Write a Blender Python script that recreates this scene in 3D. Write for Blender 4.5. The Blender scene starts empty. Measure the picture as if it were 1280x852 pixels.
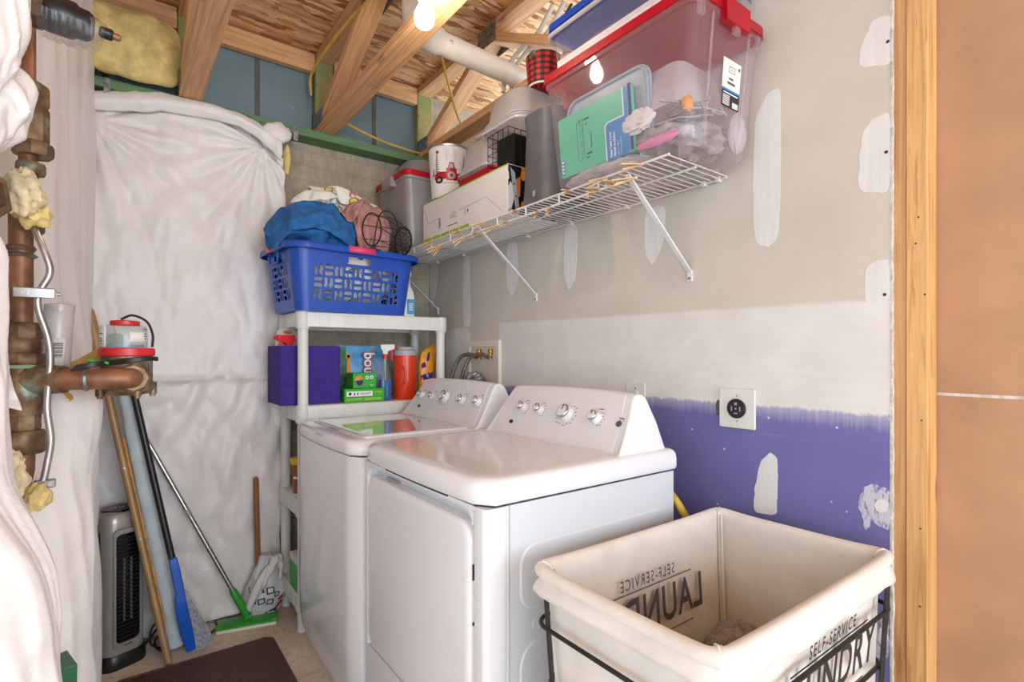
import bpy, bmesh, math, random
from mathutils import Vector, Matrix, noise
random.seed(7)
SC = bpy.context.scene
COL = SC.collection
R = math.radians

# ------------------------------------------------------------------ camera, world, lights, exposure
cam_data = bpy.data.cameras.new('camera')
cam_data.sensor_width = 36.0
cam_data.lens = 655.0 / 1280.0 * 36.0
cam_data.shift_y = 18.0 / 1280.0
cam_data.clip_start = 0.02
camera = bpy.data.objects.new('camera', cam_data)
camera.location = (0, 0, 1.2)
camera.rotation_euler = (R(90), 0, R(-36.8))
COL.objects.link(camera)
SC.camera = camera

world = bpy.data.worlds.new('basement_ambient')
SC.world = world
world.use_nodes = True
world.node_tree.nodes['Background'].inputs[0].default_value = (0.85, 0.99, 1.13, 1)
world.node_tree.nodes['Background'].inputs[1].default_value = 1.22

def area_light(name, loc, target, sx, sy, power, color=(1, 1, 1)):
    l = bpy.data.lights.new(name, 'AREA')
    l.shape = 'RECTANGLE'; l.size = sx; l.size_y = sy; l.energy = power; l.color = color
    o = bpy.data.objects.new(name, l)
    o.location = loc
    d = Vector(target) - Vector(loc)
    o.rotation_euler = d.to_track_quat('-Z', 'Y').to_euler()
    COL.objects.link(o)
    return o
# added fills out of view: left one brightens the right wall, rear one the blankets
area_light('left_fill', (-3.0, -1.7, 1.75), (1.2, 1.5, 1.1), 2.4, 1.6, 7, (0.90, 0.98, 1.07))
area_light('rear_fill', (0.9, -3.0, 1.5), (0.5, 2.4, 0.8), 2.0, 1.6, 28, (0.90, 0.98, 1.07))

SC.cycles.transparent_max_bounces = 40
SC.view_settings.view_transform = 'Standard'
SC.view_settings.look = 'None'
SC.view_settings.gamma = 1.0
SC.view_settings.use_curve_mapping = False
SC.view_settings.exposure = 1.08

# ------------------------------------------------------------------ materials
def lin(c):
    c = c / 255.0
    return c / 12.92 if c <= 0.04045 else ((c + 0.055) / 1.055) ** 2.4
def rgb(c):
    return (lin(c[0]), lin(c[1]), lin(c[2]), 1.0)

class NT:
    """small node builder"""
    def __init__(self, name):
        self.m = bpy.data.materials.new(name); self.m.use_nodes = True
        self.t = self.m.node_tree; self.n = self.t.nodes; self.l = self.t.links
        self.bsdf = self.n['Principled BSDF']; self.out = self.n['Material Output']
        self._co = None
    def co(self):
        if self._co is None:
            self._co = self.n.new('ShaderNodeTexCoord')
        return self._co.outputs['Object']
    def mapping(self, scale=(1, 1, 1), rot=(0, 0, 0), loc=(0, 0, 0), src=None):
        mp = self.n.new('ShaderNodeMapping')
        mp.inputs['Scale'].default_value = scale; mp.inputs['Rotation'].default_value = rot
        mp.inputs['Location'].default_value = loc
        self.l.new(src or self.co(), mp.inputs[0]); return mp.outputs[0]
    def noise(self, scale, vec=None, detail=3, rough=0.55, dist=0.0):
        t = self.n.new('ShaderNodeTexNoise'); t.inputs['Scale'].default_value = scale
        t.inputs['Detail'].default_value = detail; t.inputs['Roughness'].default_value = rough
        t.inputs['Distortion'].default_value = dist
        self.l.new(vec or self.co(), t.inputs['Vector']); return t.outputs['Fac']
    def ramp(self, fac, stops, interp='LINEAR'):
        r = self.n.new('ShaderNodeValToRGB'); cr = r.color_ramp; cr.interpolation = interp
        while len(cr.elements) < len(stops): cr.elements.new(0.5)
        for e, (p, c) in zip(cr.elements, stops):
            e.position = p; e.color = rgb(c) if len(c) == 3 else c
        self.l.new(fac, r.inputs[0]); return r.outputs[0]
    def mix(self, fac, a, b, mode='MIX'):
        x = self.n.new('ShaderNodeMix'); x.data_type = 'RGBA'; x.blend_type = mode
        def put(sock, v):
            if isinstance(v, (tuple, list)): sock.default_value = rgb(v) if len(v) == 3 else v
            elif isinstance(v, (int, float)): sock.default_value = v
            else: self.l.new(v, sock)
        put(x.inputs[0], fac); put(x.inputs[6], a); put(x.inputs[7], b)
        return x.outputs[2]
    def math(self, op, a, b=0.0, clamp=False):
        x = self.n.new('ShaderNodeMath'); x.operation = op; x.use_clamp = clamp
        for i, v in enumerate((a, b)):
            if isinstance(v, (int, float)): x.inputs[i].default_value = v
            else: self.l.new(v, x.inputs[i])
        return x.outputs[0]
    def sep(self, vec=None):
        s = self.n.new('ShaderNodeSeparateXYZ'); self.l.new(vec or self.co(), s.inputs[0]); return s.outputs
    def step(self, v, edge, soft):
        """0 below edge, 1 above, over width soft"""
        m = self.n.new('ShaderNodeMapRange'); m.inputs[1].default_value = edge - soft; m.inputs[2].default_value = edge + soft
        self.l.new(v, m.inputs[0]); return m.outputs[0]
    def color(self, sock): self.l.new(sock, self.bsdf.inputs['Base Color'])
    def bump(self, h, strength=0.3, dist=0.002):
        b = self.n.new('ShaderNodeBump'); b.inputs['Strength'].default_value = strength; b.inputs['Distance'].default_value = dist
        self.l.new(h, b.inputs['Height']); self.l.new(b.outputs[0], self.bsdf.inputs['Normal'])
    def set(self, rough=0.5, metal=0.0, spec=0.5, coat=0.0):
        self.bsdf.inputs['Roughness'].default_value = rough; self.bsdf.inputs['Metallic'].default_value = metal
        self.bsdf.inputs['Specular IOR Level'].default_value = spec; self.bsdf.inputs['Coat Weight'].default_value = coat
        return self.m

def plain(name, c, rough=0.5, metal=0.0, spec=0.5, var=0.08, vscale=9.0, bump=0.0, bscale=200.0, coat=0.0):
    t = NT(name)
    f = t.noise(vscale, detail=4)
    dk = tuple(max(0, v * (1 - var)) for v in c); lt = tuple(min(255, v * (1 + var * 0.6)) for v in c)
    t.color(t.ramp(f, [(0.3, dk), (0.7, lt)]))
    if bump: t.bump(t.noise(bscale, detail=3), bump, 0.002)
    return t.set(rough, metal, spec, coat)

def wood(name, base, dark, axis=0, scale=1.0, green=None):
    t = NT(name)
    st = [34.0, 34.0, 34.0]; st[axis] = 1.3
    st = [s * scale for s in st]
    v = t.mapping(tuple(st))
    w = t.noise(1.0, v, detail=5, rough=0.6, dist=1.2)
    st2 = [120.0 * scale] * 3; st2[axis] = 3.0
    fine = t.noise(1.0, t.mapping(tuple(st2)), detail=2)
    c = t.ramp(w, [(0.32, dark), (0.47, base), (0.56, tuple(min(255, x * 1.07) for x in base)), (0.63, tuple((a + b) / 2 for a, b in zip(base, dark))), (0.72, base)])
    c = t.mix(t.math('MULTIPLY', t.step(fine, 0.6, 0.12), 0.35), c, dark)
    kn = t.n.new('ShaderNodeTexVoronoi'); kn.inputs['Scale'].default_value = 1.0
    ks = [11.0, 11.0, 11.0]; ks[axis] = 2.6
    t.l.new(t.mapping(tuple(ks)), kn.inputs['Vector'])
    c = t.mix(t.math('MULTIPLY', t.math('SUBTRACT', 1.0, t.step(kn.outputs['Distance'], 0.10, 0.035)), 0.75), c, (92, 54, 26))
    if green:
        c = t.mix(t.math('MULTIPLY', t.step(t.noise(5.0), 0.45, 0.2), 0.8), c, green)
    t.color(c); t.bump(w, 0.12, 0.002)
    return t.set(0.62)

M = {}
M['stud'] = wood('framing_lumber', (208, 162, 116), (180, 130, 84), 0)
M['stud_v'] = wood('framing_lumber_vertical', (216, 168, 108), (178, 124, 70), 2)
M['stud_side'] = wood('framing_lumber_side', (200, 150, 100), (160, 106, 62), 2)
M['treated'] = wood('green_treated_lumber', (96, 132, 92), (62, 98, 66), 0)
M['treated_end'] = wood('greenish_lumber', (176, 150, 96), (120, 118, 70), 2, green=(120, 138, 84))

t = NT('oriented_strand_board')
v1 = t.n.new('ShaderNodeTexVoronoi'); v1.inputs['Scale'].default_value = 1.0; v1.inputs['Randomness'].default_value = 1.0
warp = t.noise(3.0, detail=2)
def osb_layer(rot, sx, sy, off):
    mp = t.mapping((sx, sy, 12), (0, 0, rot), (off, off * 0.7, 0))
    ad = t.n.new('ShaderNodeMix'); ad.data_type = 'VECTOR'; ad.inputs[0].default_value = 0.08
    vv = t.n.new('ShaderNodeTexNoise'); vv.inputs['Scale'].default_value = 9.0; t.l.new(t.co(), vv.inputs['Vector'])
    av = t.n.new('ShaderNodeVectorMath'); av.operation = 'MULTIPLY_ADD'
    av.inputs[1].default_value = (1.6, 1.6, 1.6); t.l.new(vv.outputs['Color'], av.inputs[0]); t.l.new(mp, av.inputs[2])
    vo = t.n.new('ShaderNodeTexVoronoi'); vo.inputs['Scale'].default_value = 1.0
    t.l.new(av.outputs[0], vo.inputs['Vector'])
    return vo
a = osb_layer(0.35, 9, 44, 0.0); b = osb_layer(-0.6, 8, 40, 3.3); c_ = osb_layer(1.3, 8, 42, 7.1)
sa = t.sep(a.outputs['Color']); sb_ = t.sep(b.outputs['Color']); sc_ = t.sep(c_.outputs['Color'])
pal = [(0.0, (138, 84, 46)), (0.25, (202, 140, 88)), (0.5, (230, 178, 122)), (0.75, (244, 206, 156)), (1.0, (168, 108, 62))]
ca = t.ramp(sa[0], pal); cb = t.ramp(sb_[0], pal); cc = t.ramp(sc_[0], pal)
col = t.mix(t.step(sb_[1], 0.5, 0.03), ca, cb)
col = t.mix(t.step(sc_[1], 0.66, 0.03), col, cc)
fine = t.noise(1.0, t.mapping((22, 160, 30), (0, 0, 0.2)), detail=3)
col = t.mix(t.math('MULTIPLY', t.step(fine, 0.62, 0.05), 0.35), col, (74, 42, 22))
t.color(col); t.bump(t.math('ADD', sa[2], t.math('MULTIPLY', sb_[2], 1.0)), 0.55, 0.004)
M['osb'] = t.set(0.7)

# concrete wall with a faint brick form pattern and ribs
t = NT('formed_concrete')
br = t.n.new('ShaderNodeTexBrick')
br.inputs['Scale'].default_value = 1.0
br.inputs['Brick Width'].default_value = 0.30; br.inputs['Row Height'].default_value = 0.075; br.inputs['Mortar Size'].default_value = 0.006
br.inputs['Mortar Smooth'].default_value = 0.6
t.l.new(t.mapping((1, 1, 1), (R(90), 0, 0)), br.inputs['Vector'])
rib = t.noise(1.0, t.mapping((110, 1, 9)), detail=2)
n = t.noise(7.0, detail=6)
c = t.ramp(n, [(0.3, (150, 138, 120)), (0.7, (190, 178, 158))])
c = t.mix(t.math('MULTIPLY', br.outputs['Fac'], 0.12), c, (140, 130, 114))
c = t.mix(t.math('MULTIPLY', t.step(rib, 0.55, 0.08), 0.22), c, (126, 118, 106))
t.color(c); t.bump(t.math('ADD', t.math('MULTIPLY', br.outputs['Fac'], -0.6), t.math('MULTIPLY', rib, 0.8)), 0.6, 0.006)
M['concrete_wall'] = t.set(0.9)

t = NT('concrete_floor')
n = t.noise(3.0, detail=7, rough=0.65); n2 = t.noise(38.0, detail=4)
c = t.ramp(n, [(0.3, (204, 184, 164)), (0.55, (230, 214, 196)), (0.75, (216, 196, 176))])
c = t.mix(t.math('MULTIPLY', t.step(n2, 0.6, 0.12), 0.35), c, (140, 118, 100))
t.color(c); t.bump(n2, 0.2, 0.002)
M['floor'] = t.set(0.75)

# drywall: tan paper face, lilac paint below, a coat of white primer over the seam
t = NT('patched_drywall')
x, y, z = t.sep()
n = t.noise(4.0, detail=5); nf = t.noise(55.0, detail=4); brush = t.noise(1.0, t.mapping((1, 5, 60)), detail=4)
brushv = t.noise(1.0, t.mapping((1, 130, 7)), detail=3)
base = t.ramp(n, [(0.3, (203, 194, 180)), (0.7, (215, 206, 193))])
white = t.ramp(t.noise(9.0, detail=4), [(0.3, (222, 219, 213)), (0.7, (233, 230, 225))])
purple = t.ramp(n, [(0.3, (108, 104, 162)), (0.7, (117, 113, 171))])
def wob(s, k): return t.math('MULTIPLY', t.math('SUBTRACT', s, 0.5), k)
zz = t.math('ADD', z, wob(t.noise(30.0, t.mapping((1, 1, 1)), detail=5), 0.022))
zz = t.math('ADD', zz, wob(brushv, 0.02))
is_purple = t.math('SUBTRACT', 1.0, t.step(zz, 1.056, 0.004))
topw = t.math('ADD', z, t.math('MULTIPLY', y, -0.014))
topw = t.math('ADD', topw, wob(t.noise(6.0, detail=3), 0.014))
yw = t.math('ADD', y, wob(brush, 0.02))
band = t.math('MULTIPLY', t.math('SUBTRACT', 1.0, t.step(topw, 1.327, 0.006)), t.math('SUBTRACT', 1.0, t.step(yw, 2.068, 0.006)))
streak = t.math('MULTIPLY', band, t.math('ADD', 0.72, t.math('MULTIPLY', t.step(brush, 0.5, 0.3), 0.28)))
c = t.mix(streak, base, white)
c = t.mix(is_purple, c, purple)
# dry-brushed white bleeding into the lilac just below the line
bleed = t.math('MULTIPLY', t.math('SUBTRACT', 1.0, t.step(zz, 1.062, 0.004)), t.step(t.math('ADD', z, wob(brushv, 0.05)), 1.036, 0.02))
c = t.mix(t.math('MULTIPLY', bleed, 0.42), c, (226, 222, 226))
sp = t.n.new('ShaderNodeTexVoronoi'); sp.inputs['Scale'].default_value = 21.0; t.l.new(t.co(), sp.inputs['Vector'])
chip = t.math('MULTIPLY', t.math('SUBTRACT', 1.0, t.step(sp.outputs['Distance'], 0.07, 0.02)), t.step(t.sep(sp.outputs['Color'])[0], 0.86, 0.02))
c = t.mix(t.math('MULTIPLY', chip, is_purple), c, (214, 210, 216))
scuff = t.step(t.noise(1.0, t.mapping((1, 3, 42), (0.5, 0, 0)), detail=5), 0.70, 0.05)
c = t.mix(t.math('MULTIPLY', t.math('MULTIPLY', scuff, is_purple), 0.35), c, (176, 170, 200))
t.color(c); t.bump(nf, 0.12, 0.001)
M['drywall'] = t.set(0.75)

t = NT('joint_compound')
n = t.noise(1.0, t.mapping((1, 70, 9)), detail=4); n2 = t.noise(24.0, detail=4)
t.color(t.ramp(n, [(0.3, (221, 218, 212)), (0.7, (232, 230, 226))])); t.bump(n2, 0.15, 0.001)
M['mud'] = t.set(0.7)
t = NT('rough_patch_on_paint')
n = t.noise(150.0, t.mapping((1, 1, .45)), detail=4)
t.color(t.mix(t.step(n, 0.43, 0.08), (124, 119, 170), (200, 198, 210))); t.bump(n, 0.2, 0.001)
M['mud_purple'] = t.set(0.75)
M['paper_brown'] = plain('drywall_back_paper', (186, 144, 110), 0.85, var=0.08, vscale=5, bump=0.05, bscale=160)
M['gypsum'] = plain('gypsum_edge', (206, 200, 190), 0.9, var=0.16, vscale=60, bump=0.6, bscale=120)

t = NT('white_vinyl_facing')
n = t.noise(1.0, t.mapping((26, 26, 60)), detail=5, rough=0.6, dist=0.6); n2 = t.noise(4.0, detail=4)
t.color(t.ramp(n2, [(0.3, (228, 222, 219)), (0.7, (239, 234, 231))])); t.bump(n, 0.5, 0.005)
M['vinyl'] = t.set(0.38, spec=0.5)
M['fiberglass_pale'] = plain('pale_fiberglass', (226, 208, 166), 0.95, var=0.22, vscale=22, bump=1.0, bscale=90)
M['fiberglass'] = plain('yellow_fiberglass', (226, 202, 134), 0.95, var=0.16, vscale=16, bump=0.9, bscale=70)
M['kraft'] = plain('brown_kraft_scrap', (198, 150, 88), 0.8, var=0.2, vscale=20, bump=0.3)
t = NT('blue_foam_board')
sp = t.noise(160.0, detail=2)
t.color(t.mix(t.step(sp, 0.74, 0.02), t.ramp(t.noise(3.0, detail=4), [(0.3, (102, 124, 132)), (0.7, (116, 138, 146))]), (190, 200, 205)))
M['foam'] = t.set(0.7)
M['foam_seam'] = plain('dark_foam_seam', (96, 92, 88), 0.8)

def clear_plastic(name, tint, body, fac, rough=0.15, tfac=None):
    """thin moulded plastic: mostly see-through, some milky scatter, glossy skin"""
    t = NT(name)
    tr = t.n.new('ShaderNodeBsdfTransparent'); tr.inputs[0].default_value = rgb(tint)
    mx = t.n.new('ShaderNodeMixShader')
    cl = t.noise(5.0, detail=3)
    f = t.math('ADD', fac - 0.04, t.math('MULTIPLY', cl, 0.08))
    t.l.new(f, mx.inputs[0]); t.l.new(tr.outputs[0], mx.inputs[1]); t.l.new(t.bsdf.outputs[0], mx.inputs[2])
    t.bsdf.inputs['Base Color'].default_value = rgb(body)
    t.set(0.35)
    gl = t.n.new('ShaderNodeBsdfGlossy'); gl.inputs['Roughness'].default_value = rough
    fr = t.n.new('ShaderNodeFresnel'); bf = t.n.new('ShaderNodeNewGeometry')
    t.l.new(t.math('ADD', 1.42, t.math('MULTIPLY', bf.outputs['Backfacing'], 1 / 1.42 - 1.42)), fr.inputs['IOR'])
    m2 = t.n.new('ShaderNodeMixShader'); t.l.new(fr.outputs[0], m2.inputs[0])
    t.l.new(mx.outputs[0], m2.inputs[1]); t.l.new(gl.outputs[0], m2.inputs[2])
    t.l.new(m2.outputs[0], t.out.inputs['Surface'])
    return t.m
M['clear'] = clear_plastic('clear_tote_plastic', (252, 248, 250), (236, 230, 234), 0.11, 0.05)
M['frost'] = clear_plastic('frosted_food_plastic', (236, 233, 233), (236, 232, 232), 0.45, 0.25)
M['smoke'] = clear_plastic('grey_tinted_plastic', (232, 228, 228), (206, 202, 202), 0.40, 0.2)
M['bottle_clear'] = clear_plastic('clear_bottle_plastic', (235, 240, 242), (220, 225, 228), 0.07, 0.08)
M['bag_film'] = clear_plastic('white_bag_film', (230, 230, 230), (232, 230, 228), 0.72, 0.25)
M['dome'] = clear_plastic('clear_register_dome', (235, 240, 240), (220, 224, 222), 0.25, 0.08)

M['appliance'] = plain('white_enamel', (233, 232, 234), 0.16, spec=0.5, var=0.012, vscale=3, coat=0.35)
M['appliance_dimmed'] = plain('white_enamel_dimmed', (214, 217, 221), 0.3, spec=0.5, var=0.012, vscale=3)  # same white enamel, darkened in the colour to offset strong light on the side
M['console'] = plain('white_console_plastic', (232, 231, 233), 0.3, var=0.01, vscale=3)
M['lid_grey'] = plain('glossy_pale_grey_lid', (212, 210, 212), 0.07, var=0.012, coat=0.8)
M['gap'] = plain('dark_gap', (52, 54, 58), 0.7)
M['chrome'] = plain('chrome', (200, 200, 202), 0.12, 1.0, var=0.05)
M['galv'] = plain('galvanised_steel', (150, 150, 148), 0.42, 0.9, var=0.3, vscale=45, bump=0.7, bscale=90)
M['print_grey'] = plain('grey_print', (84, 84, 88), 0.6)
M['print_dark'] = plain('dark_print', (42, 40, 40), 0.7)
M['print_blue'] = plain('blue_print', (60, 150, 205), 0.6)
M['badge'] = plain('dark_badge', (84, 70, 66), 0.3, 0.6)
M['white_plastic'] = plain('white_shelf_plastic', (226, 224, 218), 0.38, var=0.03)
M['white_wire'] = plain('white_coated_wire', (228, 226, 222), 0.35, var=0.03)
M['basket_blue'] = plain('blue_basket_plastic', (26, 78, 176), 0.34, var=0.05)
M['pink'] = plain('pink_grip_plastic', (232, 72, 118), 0.4)
M['red'] = plain('red_lid_plastic', (206, 22, 44), 0.3, var=0.05)
M['red_trig'] = plain('red_trigger_plastic', (214, 34, 40), 0.35)
M['blue_lid'] = plain('royal_blue_lid_plastic', (34, 82, 196), 0.32, var=0.05)
M['purple'] = plain('purple_fabric', (62, 40, 134), 0.9, var=0.10, vscale=40, bump=0.35, bscale=420)
M['canvas'] = plain('cream_canvas', (226, 220, 211), 0.9, var=0.04, vscale=12, bump=0.25, bscale=600)
M['iron'] = plain('dark_iron_rod', (62, 58, 56), 0.45, 0.7, var=0.15, vscale=40)
M['black'] = plain('black_plastic', (24, 24, 26), 0.35, var=0.1)
M['black_gloss'] = plain('black_gloss', (14, 14, 16), 0.12, var=0.1)
M['silver'] = plain('silver_plastic', (168, 164, 158), 0.32, 0.45, var=0.05)
M['alu'] = plain('brushed_aluminium', (188, 184, 180), 0.3, 1.0, var=0.1, vscale=50)
M['copper'] = plain('aged_copper', (140, 96, 70), 0.5, 0.45, var=0.4, vscale=16)
t = NT('tarnished_brass')
n = t.noise(24.0, detail=5)
c = t.ramp(n, [(0.28, (74, 56, 42)), (0.5, (122, 96, 72)), (0.72, (160, 134, 104))])
c = t.mix(t.math('MULTIPLY', t.step(t.noise(15.0, t.mapping((1, 1, 1), (0, 0, 0), (3, 1, 2)), detail=4), 0.64, 0.05), 0.7), c, (150, 176, 160))
t.color(c); t.bump(n, 0.3, 0.002)
M['brass'] = t.set(0.48, 0.55)
M['brass_new'] = plain('yellow_brass', (190, 144, 64), 0.3, 0.8, var=0.15)
M['bulb_glass'] = NT('lit_bulb_glass').m
_b = M['bulb_glass'].node_tree.nodes['Principled BSDF']
_b.inputs['Base Color'].default_value = (1, 0.9, 0.75, 1)
_b.inputs['Emission Color'].default_value = (1.0, 0.89, 0.74, 1)
_b.inputs['Emission Strength'].default_value = 60
M['porcelain'] = plain('white_porcelain', (232, 230, 226), 0.25, var=0.02)
M['pvc'] = plain('white_pvc', (224, 214, 200), 0.35, var=0.07, vscale=10)
M['cable_yellow'] = plain('yellow_cable_jacket', (214, 176, 60), 0.5, var=0.08)
M['pex'] = plain('grey_pex_tube', (190, 186, 176), 0.45, var=0.06)
M['blue_towel'] = plain('blue_terry_cloth', (38, 100, 164), 0.95, var=0.16, vscale=30, bump=0.9, bscale=300)
M['mauve'] = plain('mauve_knit_cloth', (176, 128, 122), 0.95, var=0.12, vscale=22, bump=0.5, bscale=300)
t = NT('white_cloth_with_stars')
vo = t.n.new('ShaderNodeTexVoronoi'); vo.inputs['Scale'].default_value = 15.0; t.l.new(t.co(), vo.inputs['Vector'])
s0 = t.sep(vo.outputs['Color'])
spot = t.math('SUBTRACT', 1.0, t.step(vo.outputs['Distance'], 0.40, 0.02))
ring = t.math('MULTIPLY', spot, t.step(vo.outputs['Distance'], 0.34, 0.02))
pc = t.ramp(s0[0], [(0.0, (232, 218, 96)), (0.45, (226, 210, 110)), (0.5, (196, 216, 218)), (0.72, (214, 150, 110)), (0.85, (232, 226, 214))], 'CONSTANT')
c = t.mix(t.math('MULTIPLY', spot, t.step(s0[1], 0.3, 0.01)), (230, 226, 216), pc)
c = t.mix(t.math('MULTIPLY', ring, t.step(s0[1], 0.3, 0.01)), c, (58, 62, 60))
t.color(c)
M['star_cloth'] = t.set(0.95)
M['white_cloth'] = plain('white_cotton', (226, 222, 220), 0.95, var=0.06, bump=0.4)
M['grey_towel'] = plain('taupe_terry_towel', (140, 126, 116), 1.0, var=0.2, vscale=90, bump=1.0, bscale=260)
M['black_wire'] = plain('black_wire', (36, 30, 28), 0.5, 0.4)
M['card_white'] = plain('white_carton', (222, 216, 212), 0.6, var=0.025, vscale=5)
M['lime'] = plain('lime_print', (150, 186, 36), 0.5)
M['charcoal'] = plain('charcoal_plastic', (92, 92, 96), 0.5, var=0.1, vscale=14)
M['wood_pin'] = wood('clothespin_wood', (214, 176, 128), (184, 138, 90), 0, 2.0)
M['blue_grey_lid'] = plain('pale_blue_grey_lid', (154, 168, 178), 0.4, var=0.05)
M['teal_green'] = plain('sea_green_print', (78, 192, 152), 0.4, var=0.03)
M['print_azure'] = plain('azure_print', (26, 132, 196), 0.4)
M['white_print'] = plain('white_print', (240, 240, 240), 0.6)
M['green'] = plain('bright_green_print', (44, 170, 36), 0.4, var=0.05)
M['green_dark'] = plain('dark_green_plastic', (20, 92, 52), 0.4)
M['mop_green'] = plain('mop_green_plastic', (46, 156, 50), 0.35, var=0.05)
M['broom_blue'] = plain('broom_blue_plastic', (24, 88, 190), 0.35, var=0.05)
M['orange_jug'] = plain('red_orange_jug_plastic', (230, 62, 20), 0.28, var=0.06)
M['bag_orange'] = plain('orange_foil_bag', (232, 152, 20), 0.3, var=0.12, vscale=20, bump=0.3, bscale=30)
M['window_blue'] = plain('blue_cleaner_liquid', (8, 92, 176), 0.2, var=0.05)
M['rubber_brown'] = NT('brown_rubber_mat').m
t = NT('brown_rubber_mat_chevron')
x, y, z = t.sep()
wv = t.math('SINE', t.math('MULTIPLY', x, 520.0)); wv2 = t.math('SINE', t.math('MULTIPLY', y, 420.0))
chk = t.math('MULTIPLY', wv, wv2)
t.color(t.ramp(chk, [(0.3, (78, 52, 42)), (0.75, (138, 104, 88))])); t.bump(chk, 0.5, 0.003)
M['rubber_brown'] = t.set(0.55)
M['tan_pole'] = plain('tan_painted_metal', (170, 134, 92), 0.45, 0.2, var=0.1)
M['pad_blue'] = plain('pale_blue_quilted_fabric', (196, 208, 212), 0.9, var=0.06, bump=0.4, bscale=90)
M['bristle'] = plain('grey_bristles', (168, 170, 174), 0.7, var=0.25, vscale=90)
M['handle_wood'] = wood('dark_handle_wood', (146, 98, 58), (100, 62, 34), 2)
M['navy'] = plain('navy_print', (30, 48, 92), 0.5)
M['brown_label'] = plain('brown_label', (150, 84, 30), 0.45, var=0.2, vscale=40)
M['yellow_lid'] = plain('yellow_lid_plastic', (226, 190, 28), 0.4)
M['tp'] = plain('white_tissue', (232, 228, 224), 1.0, var=0.03, bump=0.3)
M['ring_pale'] = plain('pale_washer_edge', (170, 170, 174), 0.4)
M['braid'] = plain('braided_steel_hose', (128, 122, 116), 0.4, 0.6, var=0.35, vscale=120, bump=0.5, bscale=260)
M['cream_box'] = plain('cream_box_plastic', (226, 218, 200), 0.45, var=0.03)
M['food_grey'] = plain('grey_utensils', (158, 152, 150), 0.5, var=0.3, vscale=14)
M['paper'] = plain('white_paper', (228, 224, 218), 0.8, var=0.03)
for key in ('red', 'blue_lid'):
    nt_ = M[key].node_tree; out_ = nt_.nodes['Material Output']; pb_ = nt_.nodes['Principled BSDF']
    tl_s = nt_.nodes.new('ShaderNodeBsdfTranslucent'); mx_s = nt_.nodes.new('ShaderNodeMixShader'); mx_s.inputs[0].default_value = .35
    nt_.links.new(pb_.inputs['Base Color'].links[0].from_socket, tl_s.inputs[0])
    nt_.links.new(pb_.outputs[0], mx_s.inputs[1]); nt_.links.new(tl_s.outputs[0], mx_s.inputs[2]); nt_.links.new(mx_s.outputs[0], out_.inputs['Surface'])
M['plaid'] = None
t = NT('red_black_plaid')
x, y, z = t.sep()
def stripes(s, per):
    return t.step(t.math('FRACT', t.math('MULTIPLY', s, 1.0 / per)), 0.5, 0.02)
ang = t.math('ARCTAN2', y, x)
sa_ = stripes(t.math('ADD', t.math('MULTIPLY', ang, 0.055), 2.0), 0.021); sz_ = stripes(t.math('ADD', z, 2.0), 0.021)
sm = t.math('MULTIPLY', t.math('ADD', sa_, sz_), 0.5)
t.color(t.ramp(sm, [(0.0, (214, 30, 26)), (0.3, (118, 18, 18)), (0.7, (20, 16, 18))], 'CONSTANT'))
M['plaid'] = t.set(0.6)

t = NT('busy_product_print')
vo = t.n.new('ShaderNodeTexVoronoi'); vo.inputs['Scale'].default_value = 26.0
t.l.new(t.mapping((1, 1.2, 0.55), (0.3, 0, 0)), vo.inputs['Vector'])
s0 = t.sep(vo.outputs['Color'])
c = t.ramp(s0[0], [(0.0, (22, 22, 26)), (0.55, (40, 40, 48)), (0.66, (206, 204, 206)), (0.8, (214, 122, 60)), (0.88, (150, 152, 158))], 'CONSTANT')
t.color(c)
M['busy_print'] = t.set(0.35)
M['green_bag'] = plain('green_bag_print', (52, 120, 62), 0.4, var=0.3, vscale=30)
t = NT('sky_blue_bag_print')
x, y, z = t.sep()
t.color(t.ramp(t.noise(7.0, detail=3), [(0.35, (60, 150, 214)), (0.5, (110, 178, 224)), (0.62, (186, 206, 220))]))
M['sky_bag'] = t.set(0.35)
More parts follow.
